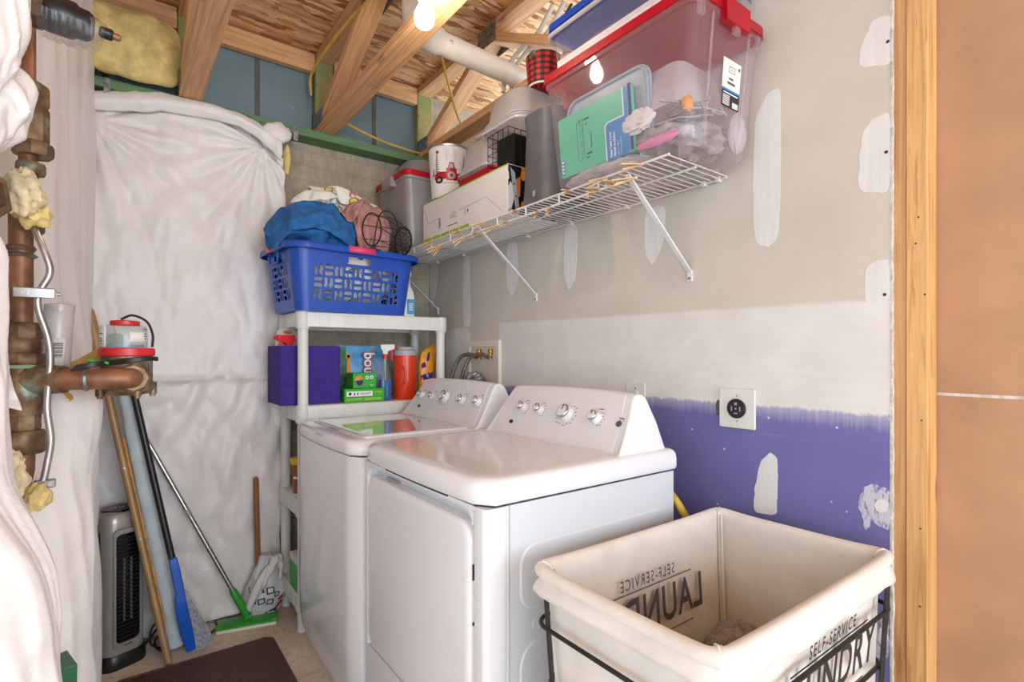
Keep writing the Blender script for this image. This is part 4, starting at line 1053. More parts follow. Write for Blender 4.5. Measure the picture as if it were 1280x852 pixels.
flap('white blanket sheet at the left edge, from the brass nut down to the floor', [(1.43, e2(-.178, 1.24)), (1.38, e2(-.158, 1.22)), (1.30, e2(-.158, 1.20)), (1.20, e2(-.160, 1.18)), (1.12, e2(-.155, 1.17)), (1.04, e2(-.148, 1.16)), (.98, e2(-.138, 1.16)), (.90, e2(-.112, 1.17)), (.82, e2(-.090, 1.18)), (.70, e2(-.082, 1.18)), (.5, e2(-.080, 1.18)), (.3, e2(-.080, 1.18)), (.1, e2(-.082, 1.18)), (.012, e2(-.085, 1.18))], 17.0, loc=(-.2, 1.1, 0), nu=120, nv=160, freq=16, fold=.014, fine=.005)
# torn flap in front of the meter pipe
mb = MB()
def torn(u, v):
    ang = R(200 - 118 * u)
    r = .022 + .105 * v * (1 + (.10 * nz(u * 22, 1.0) if v > .8 else 0))
    return Vector((-.215 + .010 * v + r * math.cos(ang) * 1.0 + .05, 1.30 - .05 * v + .012 * nz(u * 5, v * 3), 1.165 - .045 * v - r * math.sin(ang) * -.35 - .06 * u * v))
mb.grid(torn, 40, 14)
tf = thing('torn_blanket_flap', 'torn ragged white vinyl flap curling below the brass tee', 'insulation', (-.2, 1.3, 1.1))
build('facing', mb, M['vinyl'], tf, smooth=70, solid=.003, solid_off=0)
# lower left blanket: long opened fold curving under the meter
def e3(x, y): return [(x - .10, y + .03), (x - .055, y + .02), (x - .012, y + .005), (x, y - .03), (x - .03, y - .09), (x - .09, y - .13), (x - .15, y - .15)]
flap('white blanket fold swelling out below the water meter, beside the heater', [(1.13, e3(-.075, 1.78)), (1.09, e3(-.052, 1.75)), (1.04, e3(-.050, 1.73)), (.98, e3(-.055, 1.71)), (.90, e3(-.062, 1.69)), (.80, e3(-.062, 1.68)), (.6, e3(-.056, 1.68)), (.4, e3(-.054, 1.68)), (.2, e3(-.052, 1.68)), (.012, e3(-.052, 1.68))], 23.0, loc=(-.1, 1.7, 0), nu=110, nv=150, freq=16, fold=.012, fine=.004)

def tuft(label, c, rad, m='fiberglass', seed=1.0):
    mb = MB().blob(c, rad, 40, 26, lambda n, p: min(rad) * (.5 * nz(n.x * 2 + seed, n.y * 2, n.z * 2) + .3 * ridge(n.x * 2.4, n.y * 2.4 + seed, n.z * 2.4) + .12 * nz(n.x * 6, n.y * 6 + seed, n.z * 6)))
    return info(build('insulation_tuft', mb, M[m], smooth=70, loc=(c[0], c[1], c[2] - rad[2])), label, 'insulation')
bt = thing('insulation_batt', 'yellow fiberglass batt tucked between the truss and the left wall', 'insulation', (.04, 2.68, 2.33))
def bd(u, v):
    a = 2 * math.pi * u
    cx, cz_ = math.cos(a), math.sin(a)
    k = (abs(cx) ** 5 + abs(cz_) ** 5) ** (-1 / 5)
    f = math.sin(math.pi * min(max(v, .0), 1)) ** .35
    x = .045 + .165 * cx * k * f; z = 2.475 + .142 * cz_ * k * f; y = 2.74 - .15 * v
    d = .016 * nz(x * 9, z * 9, 2) + .010 * ridge(x * 7, z * 9, 3)
    return Vector((x, y - d * 1.6 + .03 * (z - 2.475), z + .010 * nz(x * 14, z * 10, 6)))
mb = MB(); mb.grid(bd, 60, 24, True); build('batt', mb, M['fiberglass'], bt, smooth=80)
tuft('yellow fiberglass tuft around the riser above the copper section', (-.150, 1.50, 1.500), (.026, .03, .022), 'fiberglass', seed=3)
tuft('pale torn insulation lump beside the brass hex nut', (-.160, 1.46, 1.535), (.026, .03, .042), 'fiberglass_pale', seed=5)
tuft('yellow fiberglass tuft at the lower end of the riser', (-.140, 1.50, .900), (.018, .02, .026), seed=9)
tuft('ragged fiberglass lump under the brass coupling', (-.178, 1.46, .955), (.022, .02, .05), 'fiberglass_pale', seed=12)

# ------------------------------------------------------------------ water pipes and meter at the left
wp = thing('water_riser', 'copper and brass water riser standing at the left wall', 'pipe', (-.176, 1.568, 0))
rx, ry = -.174, 1.566
build('copper_pipe', MB().cyl((rx, ry, .86), (rx, ry, 1.02), .024), M['copper'], wp)
build('copper_pipe', MB().cyl((rx, ry, 1.27), (rx, ry, 1.52), .021), M['copper'], wp)
build('copper_pipe', MB().cyl((rx + .012, ry, 1.50), (rx + .012, ry, 1.66), .017), M['copper'], wp)
build('copper_pipe', MB().cyl((rx + .008, ry, 1.80), (rx + .008, ry, 2.3), .017), M['copper'], wp)
def hexnut(z0, z1, r, seg=6, dx=0): return MB().lathe([(r * .92, 0), (r, .006), (r, z1 - z0 - .006), (r * .92, z1 - z0)], (rx + dx, ry, z0), seg=seg)
for z0, z1, r, s, dx in ((.985, 1.035, .042, 20, 0), (1.035, 1.075, .034, 8, 0), (1.18, 1.205, .040, 8, 0), (1.205, 1.235, .036, 20, 0), (1.235, 1.272, .038, 8, 0), (1.43, 1.44, .026, 18, 0), (1.47, 1.51, .03, 8, .01), (1.64, 1.67, .036, 8, .02), (1.67, 1.75, .034, 8, .014), (1.75, 1.80, .040, 6, .008), (1.60, 1.625, .026, 18, .016)):
    build('brass_fitting', hexnut(z0, z1, r, s, dx), M['brass'], wp, smooth=30)
mb = MB().tube(spline([(rx, ry, 1.07), (rx, ry, 1.12), (rx, ry, 1.185)], 4), [.036, .037, .040, .042, .044, .043, .041, .038, .034], 20)
mb.cyl((rx, ry, 1.147), (rx + .075, 1.515, 1.147), .036, .030, 20)
build('brass_tee', mb, M['brass'], wp)
build('solder_ring', MB().lathe([(.0245, 0), (.029, .004), (.0245, .008)], (rx, ry, 1.415)), M['galv'], wp)
partlabel(build('green_gasket', MB().lathe([(.043, 0), (.043, .007)], (rx, ry, 1.172)), plain('verdigris_gasket', (128, 160, 136), .8), wp), 'pale green verdigris ring')
# horizontal branch and meter
build('branch_pipe', MB().tube(spline([(rx + .06, 1.517, 1.147), (-.04, 1.502, 1.147), (.004, 1.500, 1.147), (.018, 1.508, 1.147), (.024, 1.530, 1.147)], 5), .0235, 24), M['copper'], wp)
build('solder_ring', MB().lathe([(.0245, 0), (.0275, .003), (.0275, .008), (.0245, .011)], (-.066, 1.508, 1.147), (1, -.08, 0)), M['galv'], wp)
mt = thing('water_meter', 'bronze water meter with a red ring and clear register at the pipe end', 'water meter', (.014, 1.578, 1.10))
mx, my = .014, 1.578
def oct_(r, z): return [(mx + r * math.cos(R(a)), my + r * math.sin(R(a)), z) for a in range(0, 360, 9)]
build('body', MB().lathe([(.030, .0), (.046, .004), (.054, .012), (.054, .028), (.0515, .036), (.0515, .098)], (mx, my, 1.104), seg=32), M['brass'], mt)
mb = MB()
for a in (20, 110, 200, 290):
    mb.lathe([(.009, 0), (.009, .030)], (mx + .055 * math.cos(R(a)), my + .055 * math.sin(R(a)), 1.104), seg=10)
    mb.lathe([(.006, -.006), (.006, 0)], (mx + .055 * math.cos(R(a)), my + .055 * math.sin(R(a)), 1.104), seg=6)
build('flange_bolt', mb, M['brass'], mt)
build('inlet_nut', MB().lathe([(.030, 0), (.036, .006), (.036, .026), (.031, .032)], (mx + .011, my - .066, 1.147), (-.1, 1, 0), seg=8), M['brass'], mt, smooth=20)
build('red_ring', MB().lathe([(.053, 0), (.0565, .002), (.0565, .018), (.053, .020)], (mx, my, 1.198), seg=36), M['red_trig'], mt)
build('register_dome', MB().lathe([(.047, 0), (.047, .042), (.044, .052), (.030, .056)], (mx - .006, my, 1.218), seg=32), M['dome'], mt)
build('register_face', MB().lathe([(.040, 0), (.040, .006)], (mx - .006, my, 1.220)), M['print_azure'], mt)
build('circuit_board', MB().box(mx - .036, mx - .008, my - .028, my - .020, 1.226, 1.25), M['green_dark'], mt)
build('paper_label', MB().loft([[(mx - .006 + .0478 * math.cos(R(a)), my + .0478 * math.sin(R(a)), z) for a in range(-78, -12, 6)] for z in (1.232, 1.256)], False, False, False), M['paper'], mt, solid=.0006)
build('paper_label', MB().loft([[(mx - .006 + .0478 * math.cos(R(a)), my + .0478 * math.sin(R(a)), z) for a in range(188, 228, 6)] for z in (1.22, 1.27)], False, False, False), M['paper'], mt, solid=.0006)
mb = MB()
for k, (dz, w) in enumerate(((1.262, 20), (1.251, 14), (1.245, 18), (1.239, 10))):
    mb.loft([[(mx - .006 + .0486 * math.cos(R(a)), my + .0486 * math.sin(R(a)), z) for a in range(-30 - w // 2, -30 + w // 2 + 1, 4)] for z in (dz, dz + .002)], False, False, False)
    mb.loft([[(mx - .006 + .0486 * math.cos(R(a)), my + .0486 * math.sin(R(a)), z) for a in range(205 - w // 2, 205 + w // 2 + 1, 4)] for z in (dz - .012, dz - .010)], False, False, False)
build('label_print', mb, M['print_dark'], mt, smooth=0)
build('red_cap', MB().lathe([(.028, 0), (.030, .002), (.030, .010), (.026, .012)], (mx - .004, my, 1.272), seg=28), M['red_trig'], mt)
build('black_lead', MB().tube(spline([(mx - .012, my - .02, 1.286), (mx + .01, my - .025, 1.296), (mx + .038, my - .028, 1.282), (mx + .050, my - .026, 1.25), (mx + .049, my - .026, 1.22)], 6), .0028, 8), M['black'], mt)
mb = MB()
for q in range(3):
    mb.tube(spline([(-.085 + q * .004, 1.475, 1.168 + q * .004), (-.04, 1.472, 1.178 + q * .003), (mx - .01, my - .060, 1.182 + q * .004), (mx + .04, my - .045, 1.190 + q * .002), (mx + .060, my - .005, 1.188 + q * .003), (mx + .052, my + .03, 1.19)], 5), .003, 7)
build('signal_cable', mb, M['black'], mt)
mb = MB().tube(spline([(-.068, 1.495, 1.172), (-.045, 1.485, 1.186), (-.020, 1.482, 1.182), (-.058, 1.488, 1.190)], 5), .0035, 7)
build('cable_tie', mb, M['mop_green'], mt)
mb = MB().tube(spline([(mx - .026, my - .03, 1.27), (mx - .02, my - .04, 1.24), (mx - .028, my - .036, 1.222)], 5), .001, 5)
build('red_wire', mb, M['red_trig'], mt)
# brass union and black wrapped valve at the top
vb = thing('wrapped_valve', 'brass union ending in a black valve wrapped in clear film, top left', 'valve', (-.1, 1.36, 1.82))
ax = Vector((1, -.06, -.13)).normalized(); p0 = Vector((-.22, 1.372, 1.886))
build('brass_body', MB().lathe([(.022, 0), (.026, .02), (.030, .055), (.030, .075)], p0, ax, seg=20), M['brass'], vb)
build('brass_nut', MB().lathe([(.034, 0), (.040, .006), (.040, .028), (.034, .036)], p0 + ax * .070, ax, seg=8), M['brass'], vb, smooth=20)
build('black_valve', MB().lathe([(.034, 0), (.036, .006), (.035, .042), (.030, .048), (.029, .064), (.023, .072)], p0 + ax * .106, ax, seg=28), M['black'], vb)
build('black_tip', MB().lathe([(.008, 0), (.0115, .004), (.0115, .02), (.009, .023)], p0 + ax * .188, ax, seg=14), M['black'], vb)
build('brass_stem', MB().lathe([(.007, 0), (.007, .010), (.005, .014)], p0 + ax * .210, ax, seg=10), M['copper'], vb)
mb = MB()
def film(u, v):
    a = R(195 + 150 * u); L = .10 + v * .092
    r = (.0425 - .012 * max(0, v - .55) / .45) + .003 * nz(u * 6, v * 6, 1) + .006 * math.sin(math.pi * u) + .002 * math.sin(v * 40 + u * 5)
    s = ax.cross(Vector((0, 0, 1))).normalized(); w = s.cross(ax)
    return p0 + ax * L + s * math.cos(a) * r + w * math.sin(a) * r
mb.grid(film, 26, 30); fm_ = clear_plastic('clear_film', (245, 245, 245), (235, 235, 235), .06, .15); build('plastic_film', mb, fm_, vb, smooth=70)
mb = MB()
mb.grid(lambda u, v: p0 + ax * (.168 + .030 * v) + (ax.orthogonal().normalized() * math.cos(6.283 * u) + ax.cross(ax.orthogonal().normalized()) * math.sin(6.283 * u)) * (.028 - .014 * v + .003 * nz(math.cos(6.28 * u) * 3, math.sin(6.28 * u) * 3, v * 3)), 26, 8, True)
build('plastic_film', mb, fm_, vb, smooth=70)
hn = thing('hex_union', 'open brass hex union at the left edge, end of a short pipe', 'pipe fitting', (-.21, 1.40, 1.53))
ax2 = Vector((.80, -.6, .05)).normalized(); p2 = Vector((-.222, 1.375, 1.50))
build('nut', MB().lathe([(.048, 0), (.055, .006), (.055, .028), (.048, .034), (.037, .034), (.034, .012)], p2, ax2, seg=6, cap1=False), M['brass'], hn, smooth=20)
build('bore', MB().lathe([(.0, .010), (.036, .010)], p2, ax2, seg=20, cap0=False, cap1=False), M['gap'], hn)
build('pipe', MB().cyl(p2 - ax2 * .12, p2 + ax2 * .004, .027), M['brass'], hn)
# bare ground conduit and its straps
gt = thing('grounding_tube', 'bent bare aluminium tube strapped to the riser', 'tube', (-.14, 1.50, .92))
pts = spline([(-.162, 1.535, 1.515), (-.148, 1.515, 1.475), (-.126, 1.505, 1.41), (-.122, 1.505, 1.375), (-.138, 1.505, 1.335), (-.140, 1.505, 1.30), (-.124, 1.505, 1.235), (-.121, 1.505, 1.18), (-.126, 1.505, 1.09), (-.120, 1.505, 1.02), (-.126, 1.505, .965), (-.133, 1.505, .925)], 7)
build('tube', MB().tube(pts, .0068, 12), M['alu'], gt)
cl_ = build('pipe_clamp', MB().box(-.178, -.112, 1.487, 1.497, 1.322, 1.342).box(-.178, -.112, 1.487, 1.53, 1.3415, 1.3435), M['alu'], gt, smooth=0, bevel=.001)
mb = MB().cyl((-.160, 1.482, 1.332), (-.160, 1.488, 1.332), .0065, seg=14); mb.cyl((-.109, 1.492, 1.332), (-.103, 1.492, 1.332), .004, seg=10)
build('screw', mb, M['alu'], cl_)
build('pipe_clamp', MB().box(-.148, -.112, 1.498, 1.515, .915, .932), M['galv'], gt, smooth=0, bevel=.002)
# clear tube with bar code resting on the branch pipe
tb = thing('clear_tube_container', 'slim clear plastic tube with a bar code leaning behind the meter pipe', 'container', (-.12, 1.63, 1.17))
ax3 = Vector((.055, 0, 1)).normalized(); p3 = Vector((-.122, 1.628, 1.165))
build('tube', MB().lathe([(.026, 0), (.028, .004), (.028, .145), (.026, .150), (.020, .152)], p3, ax3, seg=24), M['frost'], tb)
build('cap', MB().lathe([(.0285, 0), (.0285, .016), (.025, .018)], p3 + ax3 * .138, ax3, seg=24), M['frost'], tb)
s3 = ax3.cross(Vector((0, 1, 0))).normalized()
def onT(a, h): return p3 + ax3 * h + Vector((math.cos(R(a)), math.sin(R(a)), 0)) * .0288
build('label', MB().loft([[onT(a, h) for a in range(235, 310, 8)] for h in (.012, .075)], False, False, False), M['paper'], tb, solid=.0005)
mb = MB()
for k in range(13):
    h = .030 + k * .0028
    mb.loft([[onT(a, hh) + Vector((0, -.0008, 0)) for a in range(262, 298, 7)] for hh in (h, h + (.0017 if k % 3 else .0009))], False, False, False)
build('bar_code', mb, M['print_dark'], tb, smooth=0)
# brown kraft scrap behind the pipe
mb = MB().prism([(-.125, 1.66, 1.10), (-.045, 1.67, 1.155), (-.030, 1.675, 1.20), (-.028, 1.675, 1.23), (-.085, 1.66, 1.19), (-.13, 1.65, 1.165)], (.005, .02, 0))
info(build('kraft_scrap', mb, M['kraft'], loc=(-.08, 1.66, 1.10), bevel=.003), 'brown kraft paper scrap wedged behind the copper branch pipe', 'insulation')
mb = MB().blob((-.105, 1.66, 1.055), (.022, .02, .06), 22, 16, lambda n, p: .006 * nz(n.x * 4, n.z * 4))
info(build('kraft_scrap', mb, M['kraft'], loc=(-.105, 1.66, 1.0)), 'hanging brown kraft paper strip below the copper branch pipe', 'insulation')
# green carton corner poking out low on the left
gb = thing('green_carton', 'dark green carton corner peeking out between the blankets at lower left', 'box', (-.10, 1.50, 0))
build('carton', MB().obox((-.105, 1.53, .27), (.013, .003, 0), (-.012, .045, 0), (0.006, 0, .255)), M['green_dark'], gb, smooth=0, bevel=.002)
# ------------------------------------------------------------------ heater, leaning tools, mat
ht = thing('tower_heater', 'silver and black tower space heater standing in the corner', 'heater', (-.006, 2.582, 0), R(24))
hw, hd = .072, .070
def hring(f, z, dy=0, sx=1.0): return [(p[0] * sx, p[1] + dy, z) for p in rr(-hw * f, hw * f, -hd * f, hd * f, .045 * f, 7)]
build('base', MB().loft([hring(1.12, 0), hring(1.13, .012), hring(1.10, .045), hring(1.02, .055)]), M['black'], ht)
build('housing', MB().loft([hring(1.0, .05), hring(1.0, .12), hring(.985, .35), hring(.975, .53), hring(.96, .555), hring(.93, .575), hring(.86, .590, .004), hring(.70, .597, .008)]), M['silver'], ht, smooth=60)
build('side_vent', MB().loft([hring(1.012, .055), hring(1.004, .30), hring(.992, .525)], True, True), M['silver'], ht)
mb = MB()
for s in (-1, 1):
    mb.loft([[(s * (hw * f + .0035), y, z) for y in (-.028, .052)] + [(s * (hw * f - .01), y, z) for y in (.052, -.028)] for f, z in ((1.0, .06), (.99, .30), (.985, .50), (.965, .525))])
build('black_side_panel', mb, M['black'], ht, bevel=.003)
gf = build('grille_frame', MB().loft([[(p[0], -hd * 1.0 - .004 + .002 * (z_ := 0), p[1]) for p in rr(-.050, .050, .075, .535, .022, 6)], [(p[0], -hd * 1.0 - .009, p[1]) for p in rr(-.048, .048, .077, .533, .021, 6)], [(p[0], -hd * 1.0 - .009, p[1]) for p in rr(-.041, .041, .098, .515, .018, 6)], [(p[0], -hd - .003, p[1]) for p in rr(-.040, .040, .099, .514, .018, 6)]], True, False), M['silver'], ht)
build('grille', MB().box(-.041, .041, -hd - .0042, -hd - .002, .098, .515), M['black_gloss'], ht, smooth=0)
mb = MB()
for k in range(26):
    z = .115 + k * .0152
    mb.box(-.039, .039, -hd - .0072, -hd - .0042, z, z + .0045)
stuff(build('grille_slats', mb, M['black'], ht, smooth=0))
mb = MB()
for xx in (-.012, .012): mb.box(xx - .004, xx + .004, -hd - .0050, -hd - .0040, .18, .42)
build('heating_element', mb, M['print_grey'], ht, smooth=0)
build('control_panel', MB().loft([[(.056 * math.cos(R(a)), .0 + .052 * math.sin(R(a)), .592 + .010 * (1 + math.sin(R(a))) * .25) for a in range(0, 360, 12)], [(.052 * math.cos(R(a)), .0 + .048 * math.sin(R(a)), .600 + .012 * (1 + math.sin(R(a))) * .25) for a in range(0, 360, 12)]]), M['black_gloss'], ht)
mb = MB()
for k in range(5): mb.cyl((-.028 + k * .014, -.012, .6035), (-.028 + k * .014, -.012, .6055), .0035, seg=10)
build('control_button', mb, M['ring_pale'], ht)
build('name_badge', MB().box(-.014, .014, -hd - .0092, -hd - .0086, .084, .090), M['print_grey'], ht, smooth=0)
pts = spline([(.03, 2.615, .02), (.075, 2.62, .012), (.12, 2.60, .075), (.135, 2.585, .11), (.105, 2.59, .09), (.10, 2.58, .03), (.15, 2.56, .008), (.19, 2.58, .03), (.16, 2.60, .055), (.115, 2.59, .035), (.13, 2.55, .008), (.20, 2.545, .006), (.28, 2.56, .008), (.33, 2.60, .008), (.335, 2.62, .03), (.30, 2.625, .04)], 6)
info(build('power_cord', MB().tube(pts, .0042, 8), M['black'], loc=(.1, 2.58, 0)), 'black power cord coiled on the floor beside the heater', 'cord')

pl = thing('leaning_pole', 'tan tubular pole leaning in the corner, nearest the heater', 'pole', (.159, 2.44, 0))
a, b = Vector((.152, 2.43, .004)), Vector((-.099, 2.62, 1.385))
build('tube', MB().cyl(a, b, .0135, seg=16), M['tan_pole'], pl)
d = (b - a).normalized()
build('grip', MB().tube([a + d * L for L in (1.20, 1.23, 1.30, 1.36, 1.405)], [.014, .018, .0195, .0185, .017], 16), M['tan_pole'], pl)
build('end_hole', MB().cyl(b + d * .004, b + d * .006, .012, seg=14), M['gap'], pl)
mb = MB()
for L in (.50, .78): 
    p = a + d * L; mb.lathe([(.005, 0), (.004, .003)], p + Vector((0, -.0125, 0)), (0, -1, 0), seg=10)
build('rivet', mb, M['alu'], pl)
build('trim_cord', MB().tube([a + d * L + Vector((.017, -.006 + .003 * math.sin(L * 9), 0)) for L in (.15, .3, .45, .6, .75, .9)], .004, 8), M['kraft'], pl)

pd = thing('folded_pad', 'pale blue quilted pad leaning on its end between pole and broom', 'pad', (.19, 2.54, 0))
a, b = Vector((.187, 2.535, .012)), Vector((-.018, 2.62, 1.30)); d = (b - a).normalized(); s = Vector((1, 0, .16)).normalized(); s = (s - d * s.dot(d)).normalized(); w = d.cross(s)
def padfn(u, v):
    f = min(1, (min(v, 1 - v) / .018)) ** .5; hw_ = .034 * (1 - .22 * v); P = rr(-hw_, hw_, -.07, .07, hw_ * .9, 6)
    k = u * len(P); i = int(k) % len(P); j = (i + 1) % len(P); q = k - int(k)
    px, py = P[i][0] * (1 - q) + P[j][0] * q, P[i][1] * (1 - q) + P[j][1] * q
    puff = 1 + .07 * abs(math.sin(v * 34)) * .8 + .07 * nz(px * 20, v * 16)
    f = f if f > .02 else .02
    return a + d * (1.30 * v) + s * (px * f * puff) + w * (py * f)
mb = MB(); mb.grid(padfn, 48, 110, True); build('pad_cover', mb, M['pad_blue'], pd, smooth=70)
mb = MB().tube([a + d * (1.29 * v) + s * (.031 * (1 - .22 * v)) + w * .045 for v in [k / 30 for k in range(1, 30)]], .0035, 6)
build('piping', mb, M['pad_blue'], pd)

br = thing('broom', 'black-handled broom with a blue dustpan clipped over grey bristles', 'broom', (.235, 2.49, 0))
a, b = Vector((.167, 2.44, .385)), Vector((.023, 2.515, 1.162)); d = (b - a).normalized()
build('handle', MB().cyl(a, b, .0125, seg=16), M['black'], br)
foot = Vector((.236, 2.452, .018)); dd = (a - foot).normalized(); sd = Vector((1, 0, 0)); sd = (sd - dd * sd.dot(dd)).normalized(); nd = sd.cross(dd)
if nd.y > 0: nd = -nd
def dp(L, w0, w1, dep): return [foot + dd * L + sd * w0, foot + dd * L + sd * w0 + nd * dep, foot + dd * L + sd * w1 + nd * dep, foot + dd * L + sd * w1]
build('dustpan', MB().loft([dp(.005, -.024, .010, .018), dp(.10, -.030, .014, .030), dp(.20, -.027, .014, .034), dp(.235, -.022, .014, .032), dp(.26, -.016, .016, .028), dp(.36, -.014, .018, .026), dp(.40, -.012, .016, .02)]), M['broom_blue'], br, bevel=.006, smooth=40)
build('bristle_head', MB().loft([dp(.16, -.01, .036, -.012), dp(.235, -.005, .026, -.010), dp(.25, 0, .02, -.008)]), M['ring_pale'], br, bevel=.003)
mb = MB(); random.seed(3)
for k in range(170):
    t_ = random.random(); q = random.random()
    r0 = foot + dd * .20 + sd * (.006 + .026 * t_) - nd * (-.006 + .012 * q)
    r1 = foot + dd * (-.008 - .004 * q + .03 * abs(t_ - .4)) + sd * (-.002 + .070 * t_ + .01 * random.random()) - nd * (-.010 + .035 * q * random.random())
    r1.z = max(r1.z, .004)
    mb.tube([r0, (r0 + r1) / 2 + sd * .003, r1], 0.0012, 4, cap=False)
stuff(build('bristles', mb, M['bristle'], br, smooth=0))

mp = thing('flat_mop', 'flat floor mop with a silver pole and a bright green head', 'mop', (.45, 2.58, 0))
a, b = Vector((.404, 2.595, .15)), Vector((.090, 2.672, .845)); d = (b - a).normalized()
build('pole', MB().cyl(a, b, .0098, seg=16), M['alu'], mp)
build('pole_joint', MB().cyl(a + d * .40, a + d * .43, .0108, seg=16), M['ring_pale'], mp)
build('socket', MB().tube([a + d * .02, a, a - d * .04, Vector((.452, 2.585, .045))], [.012, .016, .0165, .015], 16), M['mop_green'], mp)
hd_ = Matrix.Rotation(R(-14), 3, 'Z')
def hp(x, y, z): 
    v = hd_ @ Vector((x, y, 0)); return (.457 + v.x, 2.585 + v.y, z)
build('head', MB().loft([[hp(p[0], p[1], z) for p in rr(-.125 + i, .125 - i, -.047 + i, .047 - i, .012, 4)] for i, z in ((0, .012), (0, .019), (.012, .024), (.03, .025))]), M['mop_green'], mp)
build('cleaning_pad', MB().loft([[hp(p[0], p[1], z) for p in rr(-.120, .120, -.054, .044, .010, 4)] for z in (.001, .012)]), M['paper'], mp)
mb = MB()
for sx in (-1, 1):
    for sy in (-1, 1): mb.lathe([(.013, 0), (.013, .002), (.010, .003)], hp(sx * .108, sy * .032, .0195), (0, 0, 1), seg=14)
build('pad_gripper', mb, M['lime'], mp)
build('swivel', MB().obox(hp(.0, 0, .034), (.016, 0, 0), (0, .012, 0), (0, 0, .010)), M['mop_green'], mp, bevel=.004)

fm = thing('floor_mat', 'brown ribbed rubber mat on the floor in front of the washer', 'mat', (.25, 1.95, 0))
mo = lambda i, z: [(p[0], p[1], z) for p in rr(-.035 + i, .522 - i, 1.45 + i, 2.405 - i, .035, 5)]
build('mat', MB().loft([mo(0, .001), mo(0, .006), mo(.012, .012)]), M['rubber_brown'], fm)
build('raised_border', MB().loft([mo(.010, .0115), mo(.011, .0135), mo(.022, .0135), mo(.023, .0115)], False, False), M['rubber_brown'], fm)

bgt = thing('shopping_bag', 'knotted white plastic shopping bag with a navy pattern on the floor', 'bag', (.525, 2.64, 0))
def bagd(n, p):
    return .012 * ridge(n.x * 3 + n.z * 2, n.y * 3 - n.z, 1.7) - .006 + .006 * nz(n.x * 7, n.y * 7, n.z * 7)
mb = MB()
def bagfn(u, v):
    th = 2 * math.pi * u; z = .004 + .27 * v
    r = (.070 + .016 * math.sin(min(v * 2.6, 1) * math.pi * .5)) * (1 - max(0, v - .35) * 1.05)
    n = Vector((math.cos(th), math.sin(th), v * 2 - 1))
    r += (.007 * math.sin(th * 9 + 2 * nz(n.x * 2, n.y * 2, v * 2)) * v + .008 * nz(n.x * 3, n.y * 3, v * 5)) 
    if v < .04: r *= .75 + v * 6.25
    return Vector((.525 + r * 1.05 * math.cos(th) + .03 * v, 2.635 + r * .62 * math.sin(th), z))
mb.grid(bagfn, 64, 40, True); bo = build('bag', mb, M['bag_film'], bgt, smooth=70)
mb = MB()
hnd = spline([(.50, 2.595, .10), (.52, 2.575, .17), (.555, 2.575, .235), (.585, 2.60, .265), (.60, 2.60, .23), (.595, 2.59, .17)], 8)
mb.tube(hnd, [.006 + .012 * math.sin(math.pi * k / (len(hnd) - 1)) + .003 * math.sin(k) for k in range(len(hnd))], 10)
hnd = spline([(.455, 2.60, .04), (.47, 2.575, .10), (.505, 2.57, .18), (.545, 2.585, .24)], 8)
mb.tube(hnd, [.008 + .010 * math.sin(math.pi * k / (len(hnd) - 1)) for k in range(len(hnd))], 10)
build('knotted_handle', mb, M['white_cloth'], bgt, smooth=70)
def onbag(px, pz):
    """front of the bag at height pz; px from the centre"""
    v = (pz - .004) / .27; best = None
    for k in range(180, 361, 2):
        q = bagfn(k / 360, v)
        if best is None or abs(q.x - (.525 + px)) < abs(best.x - (.525 + px)): best = q
    return best + Vector((0, -.0035, 0))
mb = MB()
for i, (px, pz, s) in enumerate(((-.048, .065, .019), (-.018, .108, .020), (-.012, .060, .019), (.028, .098, .021), (.024, .050, .018), (.056, .075, .014), (-.046, .112, .013))):
    ring_ = []
    for q in range(4):
        a0, a1 = R(45 + 90 * q + 12 * math.sin(i)), R(135 + 90 * q + 12 * math.sin(i))
        o0, o1 = (s * 1.15 * math.cos(a0), s * math.sin(a0)), (s * 1.15 * math.cos(a1), s * math.sin(a1)); f = .62
        mb.face([onbag(px + o0[0], pz + .025 + o0[1]), onbag(px + o1[0], pz + .025 + o1[1]), onbag(px + o1[0] * f, pz + .025 + o1[1] * f), onbag(px + o0[0] * f, pz + .025 + o0[1] * f)])
for px, pz in ((.020, .022), (.038, .027)): 
    mb.face([onbag(px - .018, pz - .012), onbag(px + .018, pz - .008), onbag(px + .018, pz + .012), onbag(px - .018, pz + .008)])
build('navy_pattern', mb, M['navy'], bgt, smooth=0)
mb = MB(); mb.face([onbag(.050, .030), onbag(.082, .055), onbag(.078, .066), onbag(.048, .042)]); mb.face([onbag(.060, .068), onbag(.084, .076), onbag(.080, .088), onbag(.060, .078)])
build('red_pattern', mb, M['red'], bgt, smooth=0)
q = onbag(.028, .024); lettering('bag_letters', [('IGA', .018, 0, 0, 'CENTER', .0006)], M['white_print'], q + Vector((0, -.003, 0)), (1, 0, .08), (0, -.1, 1), bgt, lift=.002)
build('wooden_handle', MB().tube([(.518, 2.66, .05), (.507, 2.668, .62), (.507, 2.668, .63), (.507, 2.668, .634)], [.0125, .012, .010, .005], 14), M['handle_wood'], info(thing('plunger', '', '', (.515, 2.66, .0)), 'brown wooden handle standing up out of the white shopping bag', 'plunger'))

